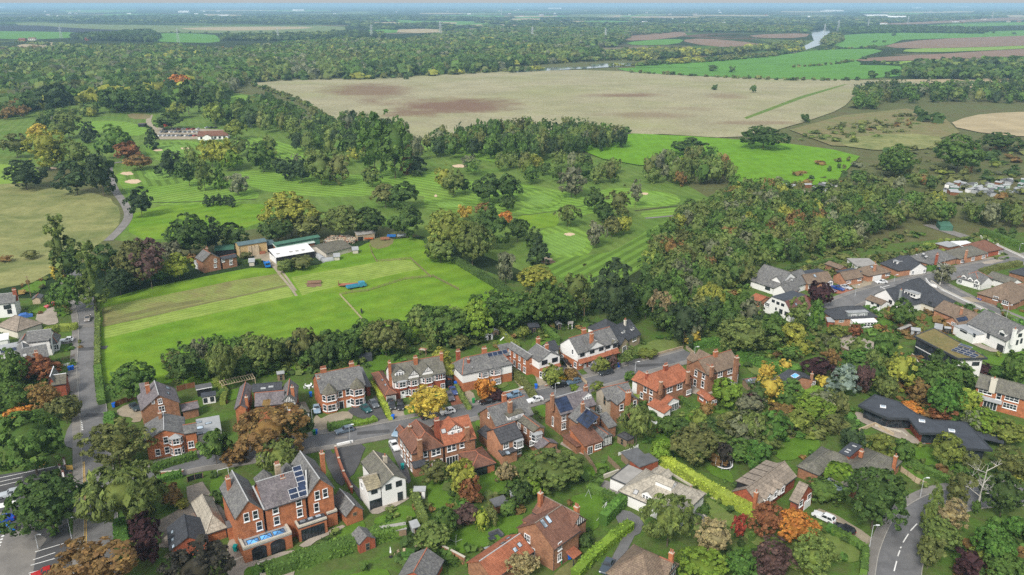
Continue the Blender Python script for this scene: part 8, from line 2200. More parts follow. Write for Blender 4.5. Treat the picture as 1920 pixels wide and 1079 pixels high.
for px,col,lab in (((593,816),BB,'blue wheelie bin by the drive of the bay-fronted house'),((590,817),BG,'green wheelie bin beside the copper beech'),((737,788),BB,'blue wheelie bin at the end of the yellow-green hedge'),((858,708),BB,'tall blue bin beside the arts and crafts pair'),((854,725),BB,'blue bin at the corner of the half-timbered pair'),
 ((1005,730),BB,'blue bin on the pavement by the brown hedge'),((1160,690),BB,'blue bin on the pavement by the white semi'),((888,757),BG,'green bin on the pavement by the arts and crafts pair'),((1056,1050),BB,'left blue bin beside the orange porch'),((1067,1050),BB,'right blue bin beside the orange porch'),((1048,1056),BT,'teal bin by the brick gable corner, front one'),((1051,1059),BG,'green bin by the brick gable corner'),((1045,1062),BT,'teal bin by the brick gable corner, rear one'),
 ((131,696),BB,'left blue bin by the white railings'),((136,695),BB,'right blue bin by the white railings'),((1063,809),BB,'blue bin behind the solar-roofed house'),((1059,808),BG,'green bin behind the solar-roofed house'),((1308,726),BB,'blue water butt beside the orange-tiled outbuilding'),((755,881),BT,'teal bin on the path right of the white house'),((583,745),BB,'blue tub on the patio by the bay-fronted house'),((1661,578),BB,'blue bin by the white garage of the chalet house'),((214,765),BB,'blue bin at the corner fence'),((442,1035),BT,'round teal planter on the brick patio')):
 c=P(*px); r_=tag(empty('wheelie_bin',(c.x,c.y,.2),R.uniform(-.5,.5)),lab,'bin')
 r_.scale=(1.25,1.25,1.2)
 obj('body',bm_,r_,color=col); obj('lid',lid,r_,color=col); obj('wheel',bw,r_)
# ---------------------------------------------------------------- street lamps
def lamp(px,top,label,h=None):
 b=P(*px)
 zt=6.0
 best=1e9
 for i in range(30,90):                                    # height whose top shows where the photograph has it
  z=i/10; v=Vector((b.x,b.y,z))-cam.location; yy=539.5-FOC*(v.y*_s+v.z*_c)/(v.y*_c-v.z*_s)
  if abs(yy-top)<best:best=abs(yy-top); zt=z
 r_=tag(empty('street_lamp',b),label,'street lamp')
 m=MB(); m.tube((0,0,-.1),(0,0,1.2),.1,.09,8); m.tube((0,0,1.2),(0,0,zt),.065,.05,6); m.build('post',MAT['steel'],r_)
 m=MB(); m.bar((0,0,zt),(.75,0,zt+.15),.07); m.build('arm',MAT['steel'],r_)
 m=MB(); m.box(.5,1.2,-.13,.13,zt+.06,zt+.2); m.build('lamp_head',MAT['lamp_white'],r_)
for px,t,lab in (((657,834),797,'street lamp in front of the gateway by the estate car'),((1041,740),719,'street lamp beside the slate roof with solar panels'),((1191,697),679,'street lamp opposite the orange-tiled house'),((1302,669),651,'street lamp at the turning head'),((1630,1028),986,'street lamp at the left kerb of the bend road'),((1725,934),897,'street lamp on the outside of the bend'),
 ((135,1012),971,'street lamp between lane and car park'),((72,1030),1003,'lamp post at the car park planting'),((1886,600),573,'street lamp on the side road by the white bungalow'),((1676,530),516,'street lamp in front of the hipped brown bungalow'),((973,746),727,'dark post behind the sky-blue estate car'),((587,802),768,'grey post left of the gravel drive'),((1603,556),535,'street lamp by the brick forecourt'),((1911,470),462,'street lamp on the pale lane')):
 lamp(px,t,lab)
# telegraph poles
for px,h,lab in (((58,556),8,'wooden pole beside the green verge at the left'),((1095,600),8,'pole behind the white gable')):
 c=P(*px); r_=tag(empty('telegraph_pole',c),lab,'pole'); m=MB(); m.tube((0,0,0),(0,0,h),.14,.1,6); m.build('post',MAT['wood'],r_); m=MB(); m.box(-.8,.8,-.06,.06,h-.5,h-.35); m.build('crossarm',MAT['wood'],r_)
# ---------------------------------------------------------------- walls and fences
def wall(px,h,w,mat,label,cope='concrete',name='garden_wall',cat='wall',straight=True,piers=0):
 pts=line_pts(px,5,straight); c=pts[0]
 r_=tag(empty(name,(c.x,c.y,0)),label,cat)
 lp=[p-Vector((c.x,c.y,0)) for p in pts]
 ribbon('wall_body',lp,-w/2,w/2,h,mat,h,parent=r_)
 if cope:ribbon('coping',lp,-w/2-.06,w/2+.06,h+.09,cope,.085,parent=r_)
 if piers:
  for i,p in enumerate(lp):
   m=MB(); m.box(-.22,.22,-.22,.22,0,h+.35); m.box(-.28,.28,-.28,.28,h+.35,h+.45,1); m.build('pier',[MAT[mat],MAT['concrete']],r_,loc=p)
 return r_
def fence(px,h,mat,label,panel=1.85,post='wood',rails=False,name='fence'):
 pts=line_pts(px,4,True); c=pts[0]; r_=tag(empty(name,(c.x,c.y,0)),label,'fence')
 for a,b in zip(pts,pts[1:]):
  d=b-a; L_=d.length; n=max(1,round(L_/panel)); an=math.atan2(d.y,d.x); k=L_/n
  key=('fence',round(k,2),h,mat,rails)
  if key not in CACHE:
   m=MB()
   if rails:
    for z in (.35,.7,1.05):m.box(.05,k-.05,-.03,.03,z*h/1.15-.05,z*h/1.15+.05)
   else:
    nb=int(k/.3)
    for i in range(nb):m.box(.06+(k-.12)*i/nb,.06+(k-.12)*(i+.94)/nb,-.02+(i % 2)*.015,.02,.06,h-(i % 2)*.02)
   p=MB(); p.box(-.06,.06,-.06,.06,0,h+.1)
   CACHE[key]=(m.mesh('fence_panel',MAT[mat]),p.mesh('post',MAT[post]))
  pn,po=CACHE[key]
  for i in range(n):
   q=a.lerp(b,i/n)-c; obj('rail' if rails else 'panel',pn,r_,loc=q,rot=(0,0,an)); obj('post',po,r_,loc=q,rot=(0,0,an))
  obj('post',po,r_,loc=b-c)
 return r_
wall([(1204,676),(1240,665),(1280,654)],.8,.4,'stone','pale stone wall along the lawn at the end of the street','stone'); wall([(1287,654),(1302,667)],.9,.4,'stone','pale stone wall at the turning head','stone')
wall([(630,848),(636,870),(645,895),(660,925)],1.3,.4,'brick_red','brick wall stepping down between two dark drives','terr',piers=1); wall([(632,838),(662,831)],.8,.5,'white','short white wall at the drive mouth',None)
wall([(900,757),(925,750),(938,742),(980,732)],.7,.35,'brick_orange','low orange brick wall in front of the arts and crafts pair'); wall([(1022,726),(1036,722),(1060,716)],.6,.35,'brick_orange','low brick wall below the yellow-green tree')
wall([(660,800),(690,796),(708,790)],.6,.35,'stone','low pale wall under the bright clipped hedge'); wall([(440,1055),(470,1042)],.5,.3,'concrete','low kerb wall of the brick patio'); wall([(485,1060),(508,1054),(510,1075),(490,1082),(485,1060)],.6,.35,'concrete','square stone planter on the patio')
wall([(815,1030),(850,1048),(872,1060)],1.8,.35,'brick_brown','brown brick garden wall at the bottom','concrete'); wall([(1745,530),(1765,545),(1800,562),(1850,585),(1920,618)],.9,.3,'white','white-capped wall along the side road'); wall([(1838,447),(1870,462),(1930,490)],.9,.3,'white','white wall with pillars along the pale lane',piers=1)
wall([(1735,527),(1742,536),(1756,541)],1.2,.3,'white','curved white wall at the avenue corner',None,straight=False); wall([(1790,492),(1820,478),(1838,472)],.7,.25,'brick_orange','low wall below the upper hipped bungalow'); wall([(300,890),(345,886)],.6,.3,'brick_red','low wall by the forecourt bed')
wall([(1345,1000),(1320,968),(1296,952)],.25,.3,'concrete','pale kerb curving round the pale bungalow drive',None,straight=False); wall([(1210,860),(1240,880),(1300,915),(1345,940)],.5,.4,'concrete','pale kerb wall under the lime hedge',None); wall([(1160,888),(1132,898)],1.0,.3,'concrete','pale coping wall left of the flat-roofed garage')
wall([(1252,740),(1262,756),(1275,766)],.5,.3,'brick_brown','low wall beside the glazed garden room'); wall([(1640,800),(1690,812),(1700,820)],.5,.3,'concrete','low terrace edge below the zigzag house'); wall([(1610,810),(1640,798),(1675,818)],.9,.3,'woodpale','pale timber edging of the garden pond',None)
fence([(212,765),(238,755),(256,748)],1.6,'woodred','brown timber fence behind the gravel corner drive'); fence([(332,735),(350,730),(366,727)],1.7,'woodred','brown timber fence behind the dark green garden room'); fence([(1688,885),(1715,905),(1735,915)],1.5,'woodpale','pale timber fence beside the huge dark tree')
fence([(1062,690),(1080,705),(1100,722)],1.2,'woodpale','pale slatted fence between two street drives',1.6,'woodpale'); fence([(1095,855),(1110,875),(1118,890)],1.5,'wood','grey timber fence beside the curved flower bed'); fence([(1140,865),(1160,885),(1172,900)],1.5,'wood','timber fence beside the small bright lawn')
fence([(980,800),(1000,830),(1040,850),(1075,868)],1.5,'wood','long timber fence between the two slate semis'); fence([(1160,855),(1180,848),(1196,840)],.9,'upvc','white fence round the small bright lawn',1.6,'upvc')
fence([(112,690),(128,687),(143,684)],1.0,'upvc','white railings at the brick house garden, lower row',1.6,'upvc',True); fence([(104,682),(118,677),(140,670)],1.0,'wood','grey railings at the brick house garden, upper row',1.6,'wood',True)
fence([(637,555),(662,582),(687,610)],1.1,'woodpale','pale rail fence across the farm field',2.4,'woodpale',True); fence([(637,555),(660,550),(690,547)],1.1,'wood','rail fence behind the orange and blue trailer',2.4,'wood',True); fence([(693,462),(698,478),(706,492),(770,487),(808,522)],1.1,'wood','rail fence of the far paddock',2.6,'wood',True); fence([(690,547),(760,525),(812,520),(860,545)],1.1,'wood','thin rail fence across the paddock',2.8,'wood',True)
fence([(634,1035),(648,1030),(660,1025)],.8,'upvc','low white picket fence below the lawn',1.2,'upvc'); fence([(1550,640),(1575,655),(1600,668)],1.0,'wood','timber fence on the terrace below the black hipped bungalow'); fence([(352,905),(366,900),(381,897)],1.4,'black','black entrance gate of the paved forecourt',1.3,'wood',name='gate')
# ---------------------------------------------------------------- garden things
def goal(px,px2,h,label):
 A,B=P(*px),P(*px2); c=A; r_=tag(empty('football_goal',c),label,'goal'); d=B-A; n=Vector((-d.y,d.x,0)).normalized()
 m=MB(); m.tube((0,0,0),(0,0,h),.06); m.tube(d,d+Vector((0,0,h)),.06); m.tube((0,0,h),d+Vector((0,0,h)),.06); m.build('goal_frame',MAT['upvc'],r_)
 m=MB(); [m.tube(q+Vector((0,0,h)),q+n*1.1,.03) for q in (Vector(),d)]; m.tube(n*1.1,d+n*1.1,.03); m.build('net_support',MAT['upvc'],r_)
goal((409,895),(429,890),1.8,'white football goal on the lawn behind the orange brick house'); goal((1127,980),(1137,955),1.8,'white football goal beside the tall green hedge')
# trampoline
c=P(1357,876); r_=tag(empty('trampoline',c),'round trampoline with white rim beside the lime hedge','trampoline')
m=MB(); n=20
for i in range(n):
 a,b=2*math.pi*i/n,2*math.pi*(i+1)/n; m.bar((1.9*math.cos(a),1.9*math.sin(a),.8),(1.9*math.cos(b),1.9*math.sin(b),.8),.3,.08)
m.build('rim',MAT['upvc'],r_); m=MB(); m.poly([(1.8*math.cos(2*math.pi*i/n),1.8*math.sin(2*math.pi*i/n),.78) for i in range(n)]); m.build('mat',MAT['black'],r_)
for i in range(6):m=MB(); a=i*math.pi/3; m.tube((1.95*math.cos(a),1.95*math.sin(a),0),(1.95*math.cos(a),1.95*math.sin(a),2.6),.04); m.build('net_post',MAT['steel'],r_)
# tables, chairs
def table_set(px,label,chairs,mat,rad=.75,group=None,clab='wooden garden chair at the round table'):
 c=P(*px); r_=tag(empty('garden_table',c),label,'table')
 m=MB(); m.tube((0,0,.7),(0,0,.76),rad,n=14); m.build('table_top',MAT[mat],r_)
 for i in range(4):m=MB(); a=i*1.57+.4; m.tube((rad*.6*math.cos(a),rad*.6*math.sin(a),0),(rad*.5*math.cos(a),rad*.5*math.sin(a),.7),.04); m.build('leg',MAT[mat],r_)
 k=('gchair',mat)
 if k not in CACHE:
  s=MB(); s.box(-.25,.25,-.25,.25,.4,.45); b=MB(); b.box(-.25,.25,.2,.26,.45,.95); l_=MB(); l_.box(-.025,.025,-.025,.025,0,.4); CACHE[k]=(s.mesh('seat',MAT[mat]),b.mesh('backrest',MAT[mat]),l_.mesh('leg',MAT[mat]))
 for i in range(chairs):
  a=2*math.pi*i/chairs; q=tag(empty('garden_chair',c+Vector((math.cos(a),math.sin(a),0))*(rad+.45),a-math.pi/2),clab,'chair',group)
  s,b,l_=CACHE[k]; obj('seat',s,q); obj('backrest',b,q)
  for x in (-.21,.21):
   for y in (-.21,.21):obj('leg',l_,q,loc=(x,y,0))
table_set((756,1046),'round wooden garden table ringed by chairs near the bottom edge',8,'woodpale',.95,'wooden chairs around the round garden table'); table_set((579,728),'round white table on the patio by the bay-fronted house',5,'upvc',.7,'white chairs around the round white patio table','white garden chair at the round white patio table')
c=P(733,1045); r_=tag(empty('parasol',c),'closed white parasol beside the round wooden table','parasol'); m=MB(); m.tube((0,0,0),(0,0,2.4),.04); m.build('pole',MAT['wood'],r_); m=MB(); m.tube((0,0,1.1),(0,0,2.4),.22,.06,8); m.build('canopy',MAT['upvc'],r_); m=MB(); m.tube((0,0,0),(0,0,.15),.4,n=10); m.build('base',MAT['black'],r_)
c=P(786,1030); r_=tag(empty('garden_bench',c,.6),'orange wooden bench right of the round table','bench'); m=MB(); m.box(-.8,.8,-.25,.25,.4,.46); m.build('seat',MAT['woodpale'],r_); m=MB(); m.box(-.8,.8,.22,.28,.46,.95); m.build('backrest',MAT['woodpale'],r_)
for s in (-.7,.7):m=MB(); m.box(s-.04,s+.04,-.22,.22,0,.4); m.build('leg',MAT['woodpale'],r_)
# rattan corner sofa, table and chair on the pale patio
c=P(920,1012); an=.55
r_=tag(empty('corner_sofa',c+Vector((1.1,.9,.05)),an),'grey corner sofa on the pale garden patio','sofa'); m=MB(); m.box(-1.2,1.2,.3,1.1,0,.4); m.box(.5,1.2,-1,.3,0,.4); m.build('seat',MAT['felt_d'],r_); m=MB(); m.box(-1.2,1.2,.95,1.15,.4,.8); m.box(1.05,1.25,-1,.95,.4,.8); m.build('backrest',MAT['felt'],r_)
r_=tag(empty('low_table',c+Vector((.3,-.2,.05)),an),'dark low table in front of the grey corner sofa','table'); m=MB(); m.box(-.7,.7,-.6,.6,.35,.45); m.build('table_top',MAT['felt_d'],r_); m=MB(); m.box(-.6,.6,-.5,.5,0,.35); m.build('base',MAT['black'],r_)
c=P(531,1070); r_=tag(empty('hot_tub',c,.35),'square dark covered hot tub on the patio','hot tub'); m=MB(); m.box(-.9,.9,-.9,.9,0,.8); m.build('tub',MAT['black'],r_); m=MB(); m.box(-.95,.95,-.95,.95,.8,.95); m.build('cover',MAT['felt_d'],r_)
# washing line on the lawn, grey trampoline tarp
c=P(855,1026); r_=tag(empty('rotary_washing_line',c),'white rotary washing line on the long lawn','washing line'); m=MB(); m.tube((0,0,0),(0,0,1.8),.03); m.build('post',MAT['steel'],r_)
for i in range(4):m=MB(); a=i*1.57; m.tube((0,0,1.2),(1.3*math.cos(a),1.3*math.sin(a),1.9),.025); m.build('arm',MAT['steel'],r_)
c=P(1103,935); r_=tag(empty('garden_swing',c,-.4),'grey swing frame over a dark mat by the hedge','swing'); m=MB(); m.poly([(1.8*math.cos(t*.5236),1.1*math.sin(t*.5236),.12) for t in range(12)]); m.build('mat',MAT['felt'],r_); m=MB(); m.tube((-.8,0,0),(0,0,2.2),.04); m.tube((.8,0,0),(0,0,2.2),.04); m.build('frame',MAT['steel'],r_)
# sheds
def shed(label,zm,a,b,c,z,wallm,roofm,kind='gu',pitch=18,name='garden_shed',door=True):
 h=House(name,label,zm,a,b,z,'shed'); k=h.block([a,b,c],z,kind,wallm,roofm,pitch=pitch,ridge=None,o=.12)
 if door:k.rows('f',1,1.0,.7,1.5,'x0')
 return h
shed('timber shed with flat grey roof on the long lawn',ZM,(385,250),(600,180),(330,140),2.3,'woodred','felt','lf',6); shed('grey lean-to shed behind the grey-roofed timber shed',ZM,(620,90),(715,80),(600,20),2.0,'wood','felt_l','lf',10)
shed('grey-roofed summer house with skylights below the lawn of the orange brick house',Z4,(1310,805),(1460,745),(1290,690),2.3,'brick_red','slate','gv',35); shed('long shed with ribbed grey roof beside the white house path',Z4,(1500,700),(1740,660),(1710,615),2.1,'wood','felt_b','lf',12)
shed('pale sheet-roofed shed right of the white house lawn',ZL,(1235,690),(1420,690),(1400,630),2.1,'white','felt_l','lf',12); shed('small grey greenhouse-like shed between lawn and hedge',Z4,(1790,660),(1850,640),(1830,590),1.9,'felt_l','felt_l','lf',15)
shed('turquoise playhouse in the back garden',ZD,(570,85),(645,70),(640,30),1.7,'objcol','felt_l','gv',30); shed('white-topped playhouse on stilts in the back garden',ZD,(665,20),(740,5),(730,-25),2.2,'wood','felt_l','gv',30); shed('black open shed under the trees behind the white gable',ZE,(-140,40),(10,30),(-130,-10),2.2,'black','felt_d','lf',8); shed('black timber shed by the green hedge behind the white gable',Z(820,560,4.57),(785,248),(862,240),(860,212),2.4,'black','felt_d','lf',8)
shed('dark shed at the back of the lawn behind the bay-fronted house',ZB,(890,75),(1100,50),(1090,10),2.2,'felt_d','felt_d','lf',6,door=False); shed('grey-roofed shed behind the half-timbered house',Z1,(570,300),(640,290),(635,262),2.2,'wood','felt_l','gu',22); shed('white-framed greenhouse behind the white semi',ZE,(195,235),(245,230),(240,185),2.0,'glass','felt_l','gv',32)
shed('white summer house behind the white semi',ZE,(355,215),(435,220),(430,180),2.0,'white','felt_b','gu',20); shed('brown timber shed by the round dense green tree',ZT,(905,480),(1020,430),(985,410),2.0,'woodred','felt_b','gu',20); shed('pale sheet-roofed shed left of the sedum-roofed house',ZV,(115,185),(230,200),(205,155),2.0,'felt_l','felt_l','gu',15)
shed('glass greenhouse beside the long brown bungalow',ZU,(370,620),(465,630),(440,600),1.9,'glass','felt_l','gu',20); shed('grey flat shed beside the long brown bungalow',ZU,(225,620),(340,640),(300,580),2.0,'wood','felt_l','lf',8); shed('black thatched-looking gazebo by the olive feathery tree',ZH,(1170,765),(1330,850),(1340,740),2.2,'wood','tile_black','hu',24)
shed('grey shed at the hedge corner of the pale bungalow',Z0,(1178,862),(1210,853),(1188,843),2.0,'wood','felt','lf',5); shed('teal container beside the pale lane',Z(1280,360,3.0),(1450,192),(1500,195),(1500,172),2.4,'sheet_green','sheet_green','lf',3,door=False)
h=House('bird_table_house','small thatched gazebo on four legs behind the half-timbered pair',ZC_,(850,60),(935,70),2.0,'gazebo'); k=h.block([(842,45),(945,60),(910,30)],2.1,'hu','wood','tile_pale',pitch=30,nowall=True)
for x in (k.u0+.2,k.u1-.2):
 for y in (k.v0+.2,k.v1-.2):m=MB(); m.box(x-.06,x+.06,y-.06,y+.06,0,2.05); h.part('post',m,MAT['wood'])
# slide in the back garden
c=P(938,640); r_=tag(empty('garden_slide',c,.5),'white slide with blue frame on the back lawn','slide'); m=MB(); m.bar((0,0,.2),(2.2,.3,1.5),.5,.08); m.build('chute',MAT['upvc'],r_); m=MB(); m.bar((2.3,-.3,0),(2.3,-.3,1.9),.1); m.bar((2.3,.7,0),(2.3,.7,1.9),.1); m.bar((2.3,-.3,1.9),(2.3,.7,1.9),.1); m.build('frame',MAT['blue_door'],r_)
# yellow skip
c=P(1053,715); m=MB(); lo=[(-.9,-.7),(.9,-.7),(.9,.7),(-.9,.7)]; hi=[(-1.6,-.85),(1.6,-.85),(1.6,.85),(-1.6,.85)]
for i in range(4):j=(i+1) % 4; m.poly([(*lo[i],.1),(*lo[j],.1),(*hi[j],1.2),(*hi[i],1.2)]); m.bar((*hi[i],1.2),(*hi[j],1.2),.08)
m.poly([(-1.4,-.75,1.0),(1.4,-.75,1.0),(1.4,.75,1.0),(-1.4,.75,1.0)])
tag(m.build('skip',MAT['objcol'],loc=(c.x,c.y,.1),rot=(0,0,.35),color=(.75,.5,.02)),'yellow builders skip at the kerb below the white gable','skip')
# signs and flags at the car park
for px,s,lab in (((138,780),1.5,'yellow sign at the lane junction'),((132,885),1.4,'yellow sign at the car park entrance'),((82,880),1.5,'yellow crate-like sign under the broad junction tree')):
 c=P(*px); r_=tag(empty('yellow_sign',c,.2),lab,'sign'); m=MB(); m.box(-s/2,s/2,-.05,.05,.6,1.7); m.build('board',MAT['mark_y'],r_); m=MB(); m.box(-.05,.05,.05,.12,0,1.6); m.build('post',MAT['steel'],r_)
for i,px in enumerate(((121,880),(113,893),(119,905),(134,910))):
 c=P(*px); r_=tag(empty('banner_flag',c,.3),['dark purple feather flag, rearmost of the row by the car park','dark purple feather flag, second of the row by the car park','dark purple feather flag, third of the row by the car park','dark purple feather flag nearest the lane'][i],'flag')
 m=MB(); m.tube((0,0,0),(0,0,3.4),.03); m.build('pole',MAT['steel'],r_)
 m=MB(); m.prism([(0,-.02),(.55,-.02),(.55,.02),(0,.02)],.7,3.2); m.box(.12,.42,-.03,.03,1.2,2.6,1); m.build('banner',[MAT['maroon'],MAT['upvc']],r_)
# ---------------------------------------------------------------- things at the farm
def truck(px,d,cab,bed,label,L=5.5,name='farm_truck'):
 c=P(*px); e=P(px[0]+d[0],px[1]+d[1]); r_=tag(empty(name,c,math.atan2(e.y-c.y,e.x-c.x)),label,'truck')
 m=MB(); m.box(L*.2,L*.5,-1.05,1.05,.6,2.3); m.box(L*.5,L*.58,-1,1,.6,1.4); o=m.build('cab',MAT['objcol'],r_,color=cab); m=MB(); m.box(L*.5+.01,L*.515,-.9,.9,1.4,2.1); m.build('windscreen',MAT['carglass'],r_)
 m=MB(); m.box(-L*.5,L*.18,-1.1,1.1,.8,1.0); m.box(-L*.5,L*.18,-1.1,-1.0,1.0,1.6); m.box(-L*.5,L*.18,1.0,1.1,1.0,1.6); m.build('load_bed',MAT['objcol'],r_,color=bed)
 for x in (-L*.3,L*.38):
  for s in (-1,1):m=MB(); m.tube((x,s*.95-.15,.45),(x,s*.95+.15,.45),.45,n=10); m.build('wheel',MAT['tyre'],r_)
truck((501,499),(6,14),(.01,.16,.5),(.01,.16,.5),'bright blue truck at the end of the farm track',6.5); truck((667,541),(34,-6),(.05,.25,.35),(.05,.25,.35),'blue lorry beside the orange flatbed in the hay field',7)
c=P(660,537); r_=tag(empty('flatbed_trailer',c,.16),'rusty orange flatbed trailer in the hay field','trailer'); m=MB(); m.box(-5,4,-1.1,1.1,.8,1.0); m.build('bed',MAT['terr'],r_); m=MB(); [m.box(x-.05,x+.05,-1.1,1.1,1.0,2.4) for x in (-5,4)]; m.build('end_rack',MAT['terr'],r_); [(lambda mm:(mm.tube((x,s*.9-.12,.4),(x,s*.9+.12,.4),.4,n=10),mm.build('wheel',MAT['tyre'],r_)))(MB()) for x in (-3,-1.8,3) for s in (-1,1)]
c=P(590,533); r_=tag(empty('farm_roller',c,.15),'rusty brown farm implement on bare soil in the hay field','implement'); m=MB(); m.tube((-2.5,0,.7),(2.5,0,.7),.65,n=12); m.build('drum',MAT['soil'],r_); m=MB(); m.bar((-2.6,0,1.4),(2.6,0,1.4),.25); m.bar((-2.6,0,.5),(-2.6,0,1.4),.2); m.bar((2.6,0,.5),(2.6,0,1.4),.2); m.build('frame',MAT['soil'],r_)
ell(588,535,16,4,'soil','bare_ground',wob=.3)
# rubble and timber heap
rp_=[P(*Z7(p))[:2] for p in ((1290,215),(1340,180),(1500,170),(1570,185),(1560,225),(1400,235),(1300,240))]
m=MB()
for i in range(900):
 while True:
  x=R.uniform(min(p[0] for p in rp_),max(p[0] for p in rp_)); y=R.uniform(min(p[1] for p in rp_),max(p[1] for p in rp_))
  if inside(x,y,rp_):break
 M_0=Matrix.Translation((x,y,R.uniform(0,1.3))) @ Matrix.Rotation(R.uniform(0,3),4,'Z') @ Matrix.Rotation(R.uniform(-.5,.5),4,'X'); l_=R.uniform(.3,1.1)
 m.box(-l_,l_,-.15,.15,-.12,.12,R.choice((0,0,1,1,2,3)),M_0)
tag(m.build('rubble_heap',[MAT['woodpale'],MAT['concrete'],MAT['terr'],MAT['slate_moss']]),'heap of broken timber and rubble at the farm','rubble',kind='stuff')
for px,col,lab in (((692,450),(.4,.1,.03),'orange farm trailer in front of the small open shed'),((722,451),(.3,.14,.08),'brown hay trailer right of the small open shed'),((734,446),(.02,.14,.4),'blue farm trailer at the right end of the farm'),((753,445),(.3,.33,.34),'grey car-sized trailer in the paddock')):
 c=P(*px); r_=tag(empty('farm_trailer',c,R.uniform(-.2,.4)),lab,'trailer'); m=MB(); m.box(-2,2,-1,1,.6,.8); m.box(-2,2,-1,-.9,.8,1.3); m.box(-2,2,.9,1,.8,1.3); m.build('bed',MAT['objcol'],r_,color=col); [(lambda mm:(mm.tube((0,s*.95-.12,.4),(0,s*.95+.12,.4),.4,n=10),mm.build('wheel',MAT['tyre'],r_)))(MB()) for s in (-1,1)]
# a dark horse grazing by the rail fence
def horse(px,d,label):
 c=P(*px); e=P(px[0]+d[0],px[1]+d[1]); an=math.atan2(e.y-c.y,e.x-c.x)
 vs=[(0,0,1.25),(.55,0,1.2),(.95,0,1.3),(1.4,0,.85),(1.75,0,.35),(1.95,0,.12),(-.55,0,1.3),(-.8,0,1.22),(-1.0,0,.7)]
 rad=[.3,.29,.26,.16,.12,.07,.3,.16,.05]; ed=[(0,1),(1,2),(2,3),(3,4),(4,5),(0,6),(6,7),(7,8)]
 for root,x,s in ((1,.7,-1),(1,.65,1),(6,-.6,-1),(6,-.7,1)):
  i=len(vs); k=.08 if root==1 else -.08
  vs+=[(x,s*.2,.75),(x+k,s*.2,.4),(x,s*.2,0)]; rad+=[.12,.06,.06]; ed+=[(root,i),(i,i+1),(i+1,i+2)]
 me=bpy.data.meshes.new('horse'); me.from_pydata(vs,ed,[]); o=obj('horse',me,loc=c,rot=(0,0,an)); me.materials.append(MAT['black'])
 mo=o.modifiers.new('skin','SKIN'); mo.use_smooth_shade=True
 for i,r in enumerate(rad):me.skin_vertices[0].data[i].radius=(r,r)
 me.skin_vertices[0].data[0].use_root=True
 s=o.modifiers.new('sub','SUBSURF'); s.levels=1; s.render_levels=1
 return tag(o,label,'horse')
horse((678,587),(2,8),'black horse grazing beside the pale rail fence')
# round water tank beyond the wood
c=P(1648,388); r_=tag(empty('filter_bed',c),'round concrete tank with railing beyond the dense wood','tank'); R0=15.5; n=40
m=MB(); m.prism([(R0*math.cos(2*math.pi*i/n),R0*math.sin(2*math.pi*i/n)) for i in range(n)],0,2.0); m.build('tank_wall',MAT['felt_b'],r_)
for i in range(n):m=MB(); a=2*math.pi*i/n; m.bar((R0*.99*math.cos(a),R0*.99*math.sin(a),2),(R0*.99*math.cos(a),R0*.99*math.sin(a),3.1),.1); m.build('rail_post',MAT['upvc'],r_)
m=MB(); [m.bar((R0*.99*math.cos(2*math.pi*i/n),R0*.99*math.sin(2*math.pi*i/n),z),(R0*.99*math.cos(2*math.pi*(i+1)/n),R0*.99*math.sin(2*math.pi*(i+1)/n),z),.08) for i in range(n) for z in (2.6,3.1)]; m.build('rail',MAT['upvc'],r_)
m=MB(); m.bar((-R0,0,2.2),(R0,0,2.2),.6,.3); m.build('distributor_arm',MAT['steel'],r_); m=MB(); m.box(-9,-6,R0-1,R0+1,0,4); m.build('hut',MAT['sheet_pale'],r_)
# allotment sheds and parked things behind the right woods
for i in range(58):
 px=(R.uniform(1770,1925),R.uniform(342,368)) if i<46 else (R.uniform(1470,1560),R.uniform(350,366)); c=P(*px); k=R.choice(('white','felt_l','sheet_pale','woodred','greyclad','sheet_green'))
 s=R.uniform(1.4,3.0); r_=tag(empty('allotment_shed',c,R.uniform(0,3)),f'{ {"white": "white", "felt_l": "pale grey", "sheet_pale": "pale green", "woodred": "brown", "greyclad": "grey", "sheet_green": "green"}[k]} shed on the allotments at the upper right','shed',f'{k} sheds on the allotments'.replace('_',' '))
 m=MB(); m.box(-s,s,-s*.6,s*.6,0,2.0); m.build('wall',MAT[k],r_); m=MB(); m.slab([(-s-.1,-s*.7,2.0),(s+.1,-s*.7,2.0),(s+.1,0,2.6),(-s-.1,0,2.6)],.1); m.slab([(s+.1,s*.7,2.0),(-s-.1,s*.7,2.0),(-s-.1,0,2.6),(s+.1,0,2.6)],.1); m.build('roof',MAT['felt_l' if k != 'felt_l' else 'felt'],r_)
# ---------------------------------------------------------------- far away: buildings, pylons, mast, weir
def far_building(px,w,d,h,wallm,roofm,label,group=None,name='distant_building'):
 c=P(*px); r_=tag(empty(name,c,R.uniform(-.4,.4)),label,'building',group)
 m=MB(); m.box(-w/2,w/2,-d/2,d/2,0,h); m.build('wall',MAT[wallm],r_)
 m=MB(); ht=min(d*.25,h*.7); m.slab([(-w/2-.4,-d/2-.4,h),(w/2+.4,-d/2-.4,h),(w/2+.4,0,h+ht),(-w/2-.4,0,h+ht)],.3); m.slab([(w/2+.4,d/2+.4,h),(-w/2-.4,d/2+.4,h),(-w/2-.4,0,h+ht),(w/2+.4,0,h+ht)],.3); m.build('roof',MAT[roofm],r_)
 m=MB(); n=max(2,int(w/6)); [m.box(-w/2+w*(i+.3)/n,-w/2+w*(i+.7)/n,-d/2-.05,-d/2+.1,h*.35,h*.7) for i in range(n)]; m.build('window',MAT['glass'],r_)
for px,w in (((1560,22),260),((1640,33),200),((1680,36),120),((1800,14),420),((1850,12),300),((1720,16),180),((345,24),120),((560,21),160),((985,10),420),((1040,17),260),((1700,9.5),500),((420,31),90),((1010,51),40),((5,15),120)):
 far_building(px,w,w*.5,12 if w>100 else 7,'white','sheet_white','wide white warehouse on the hazy plain','white warehouses on the hazy plain','warehouse')
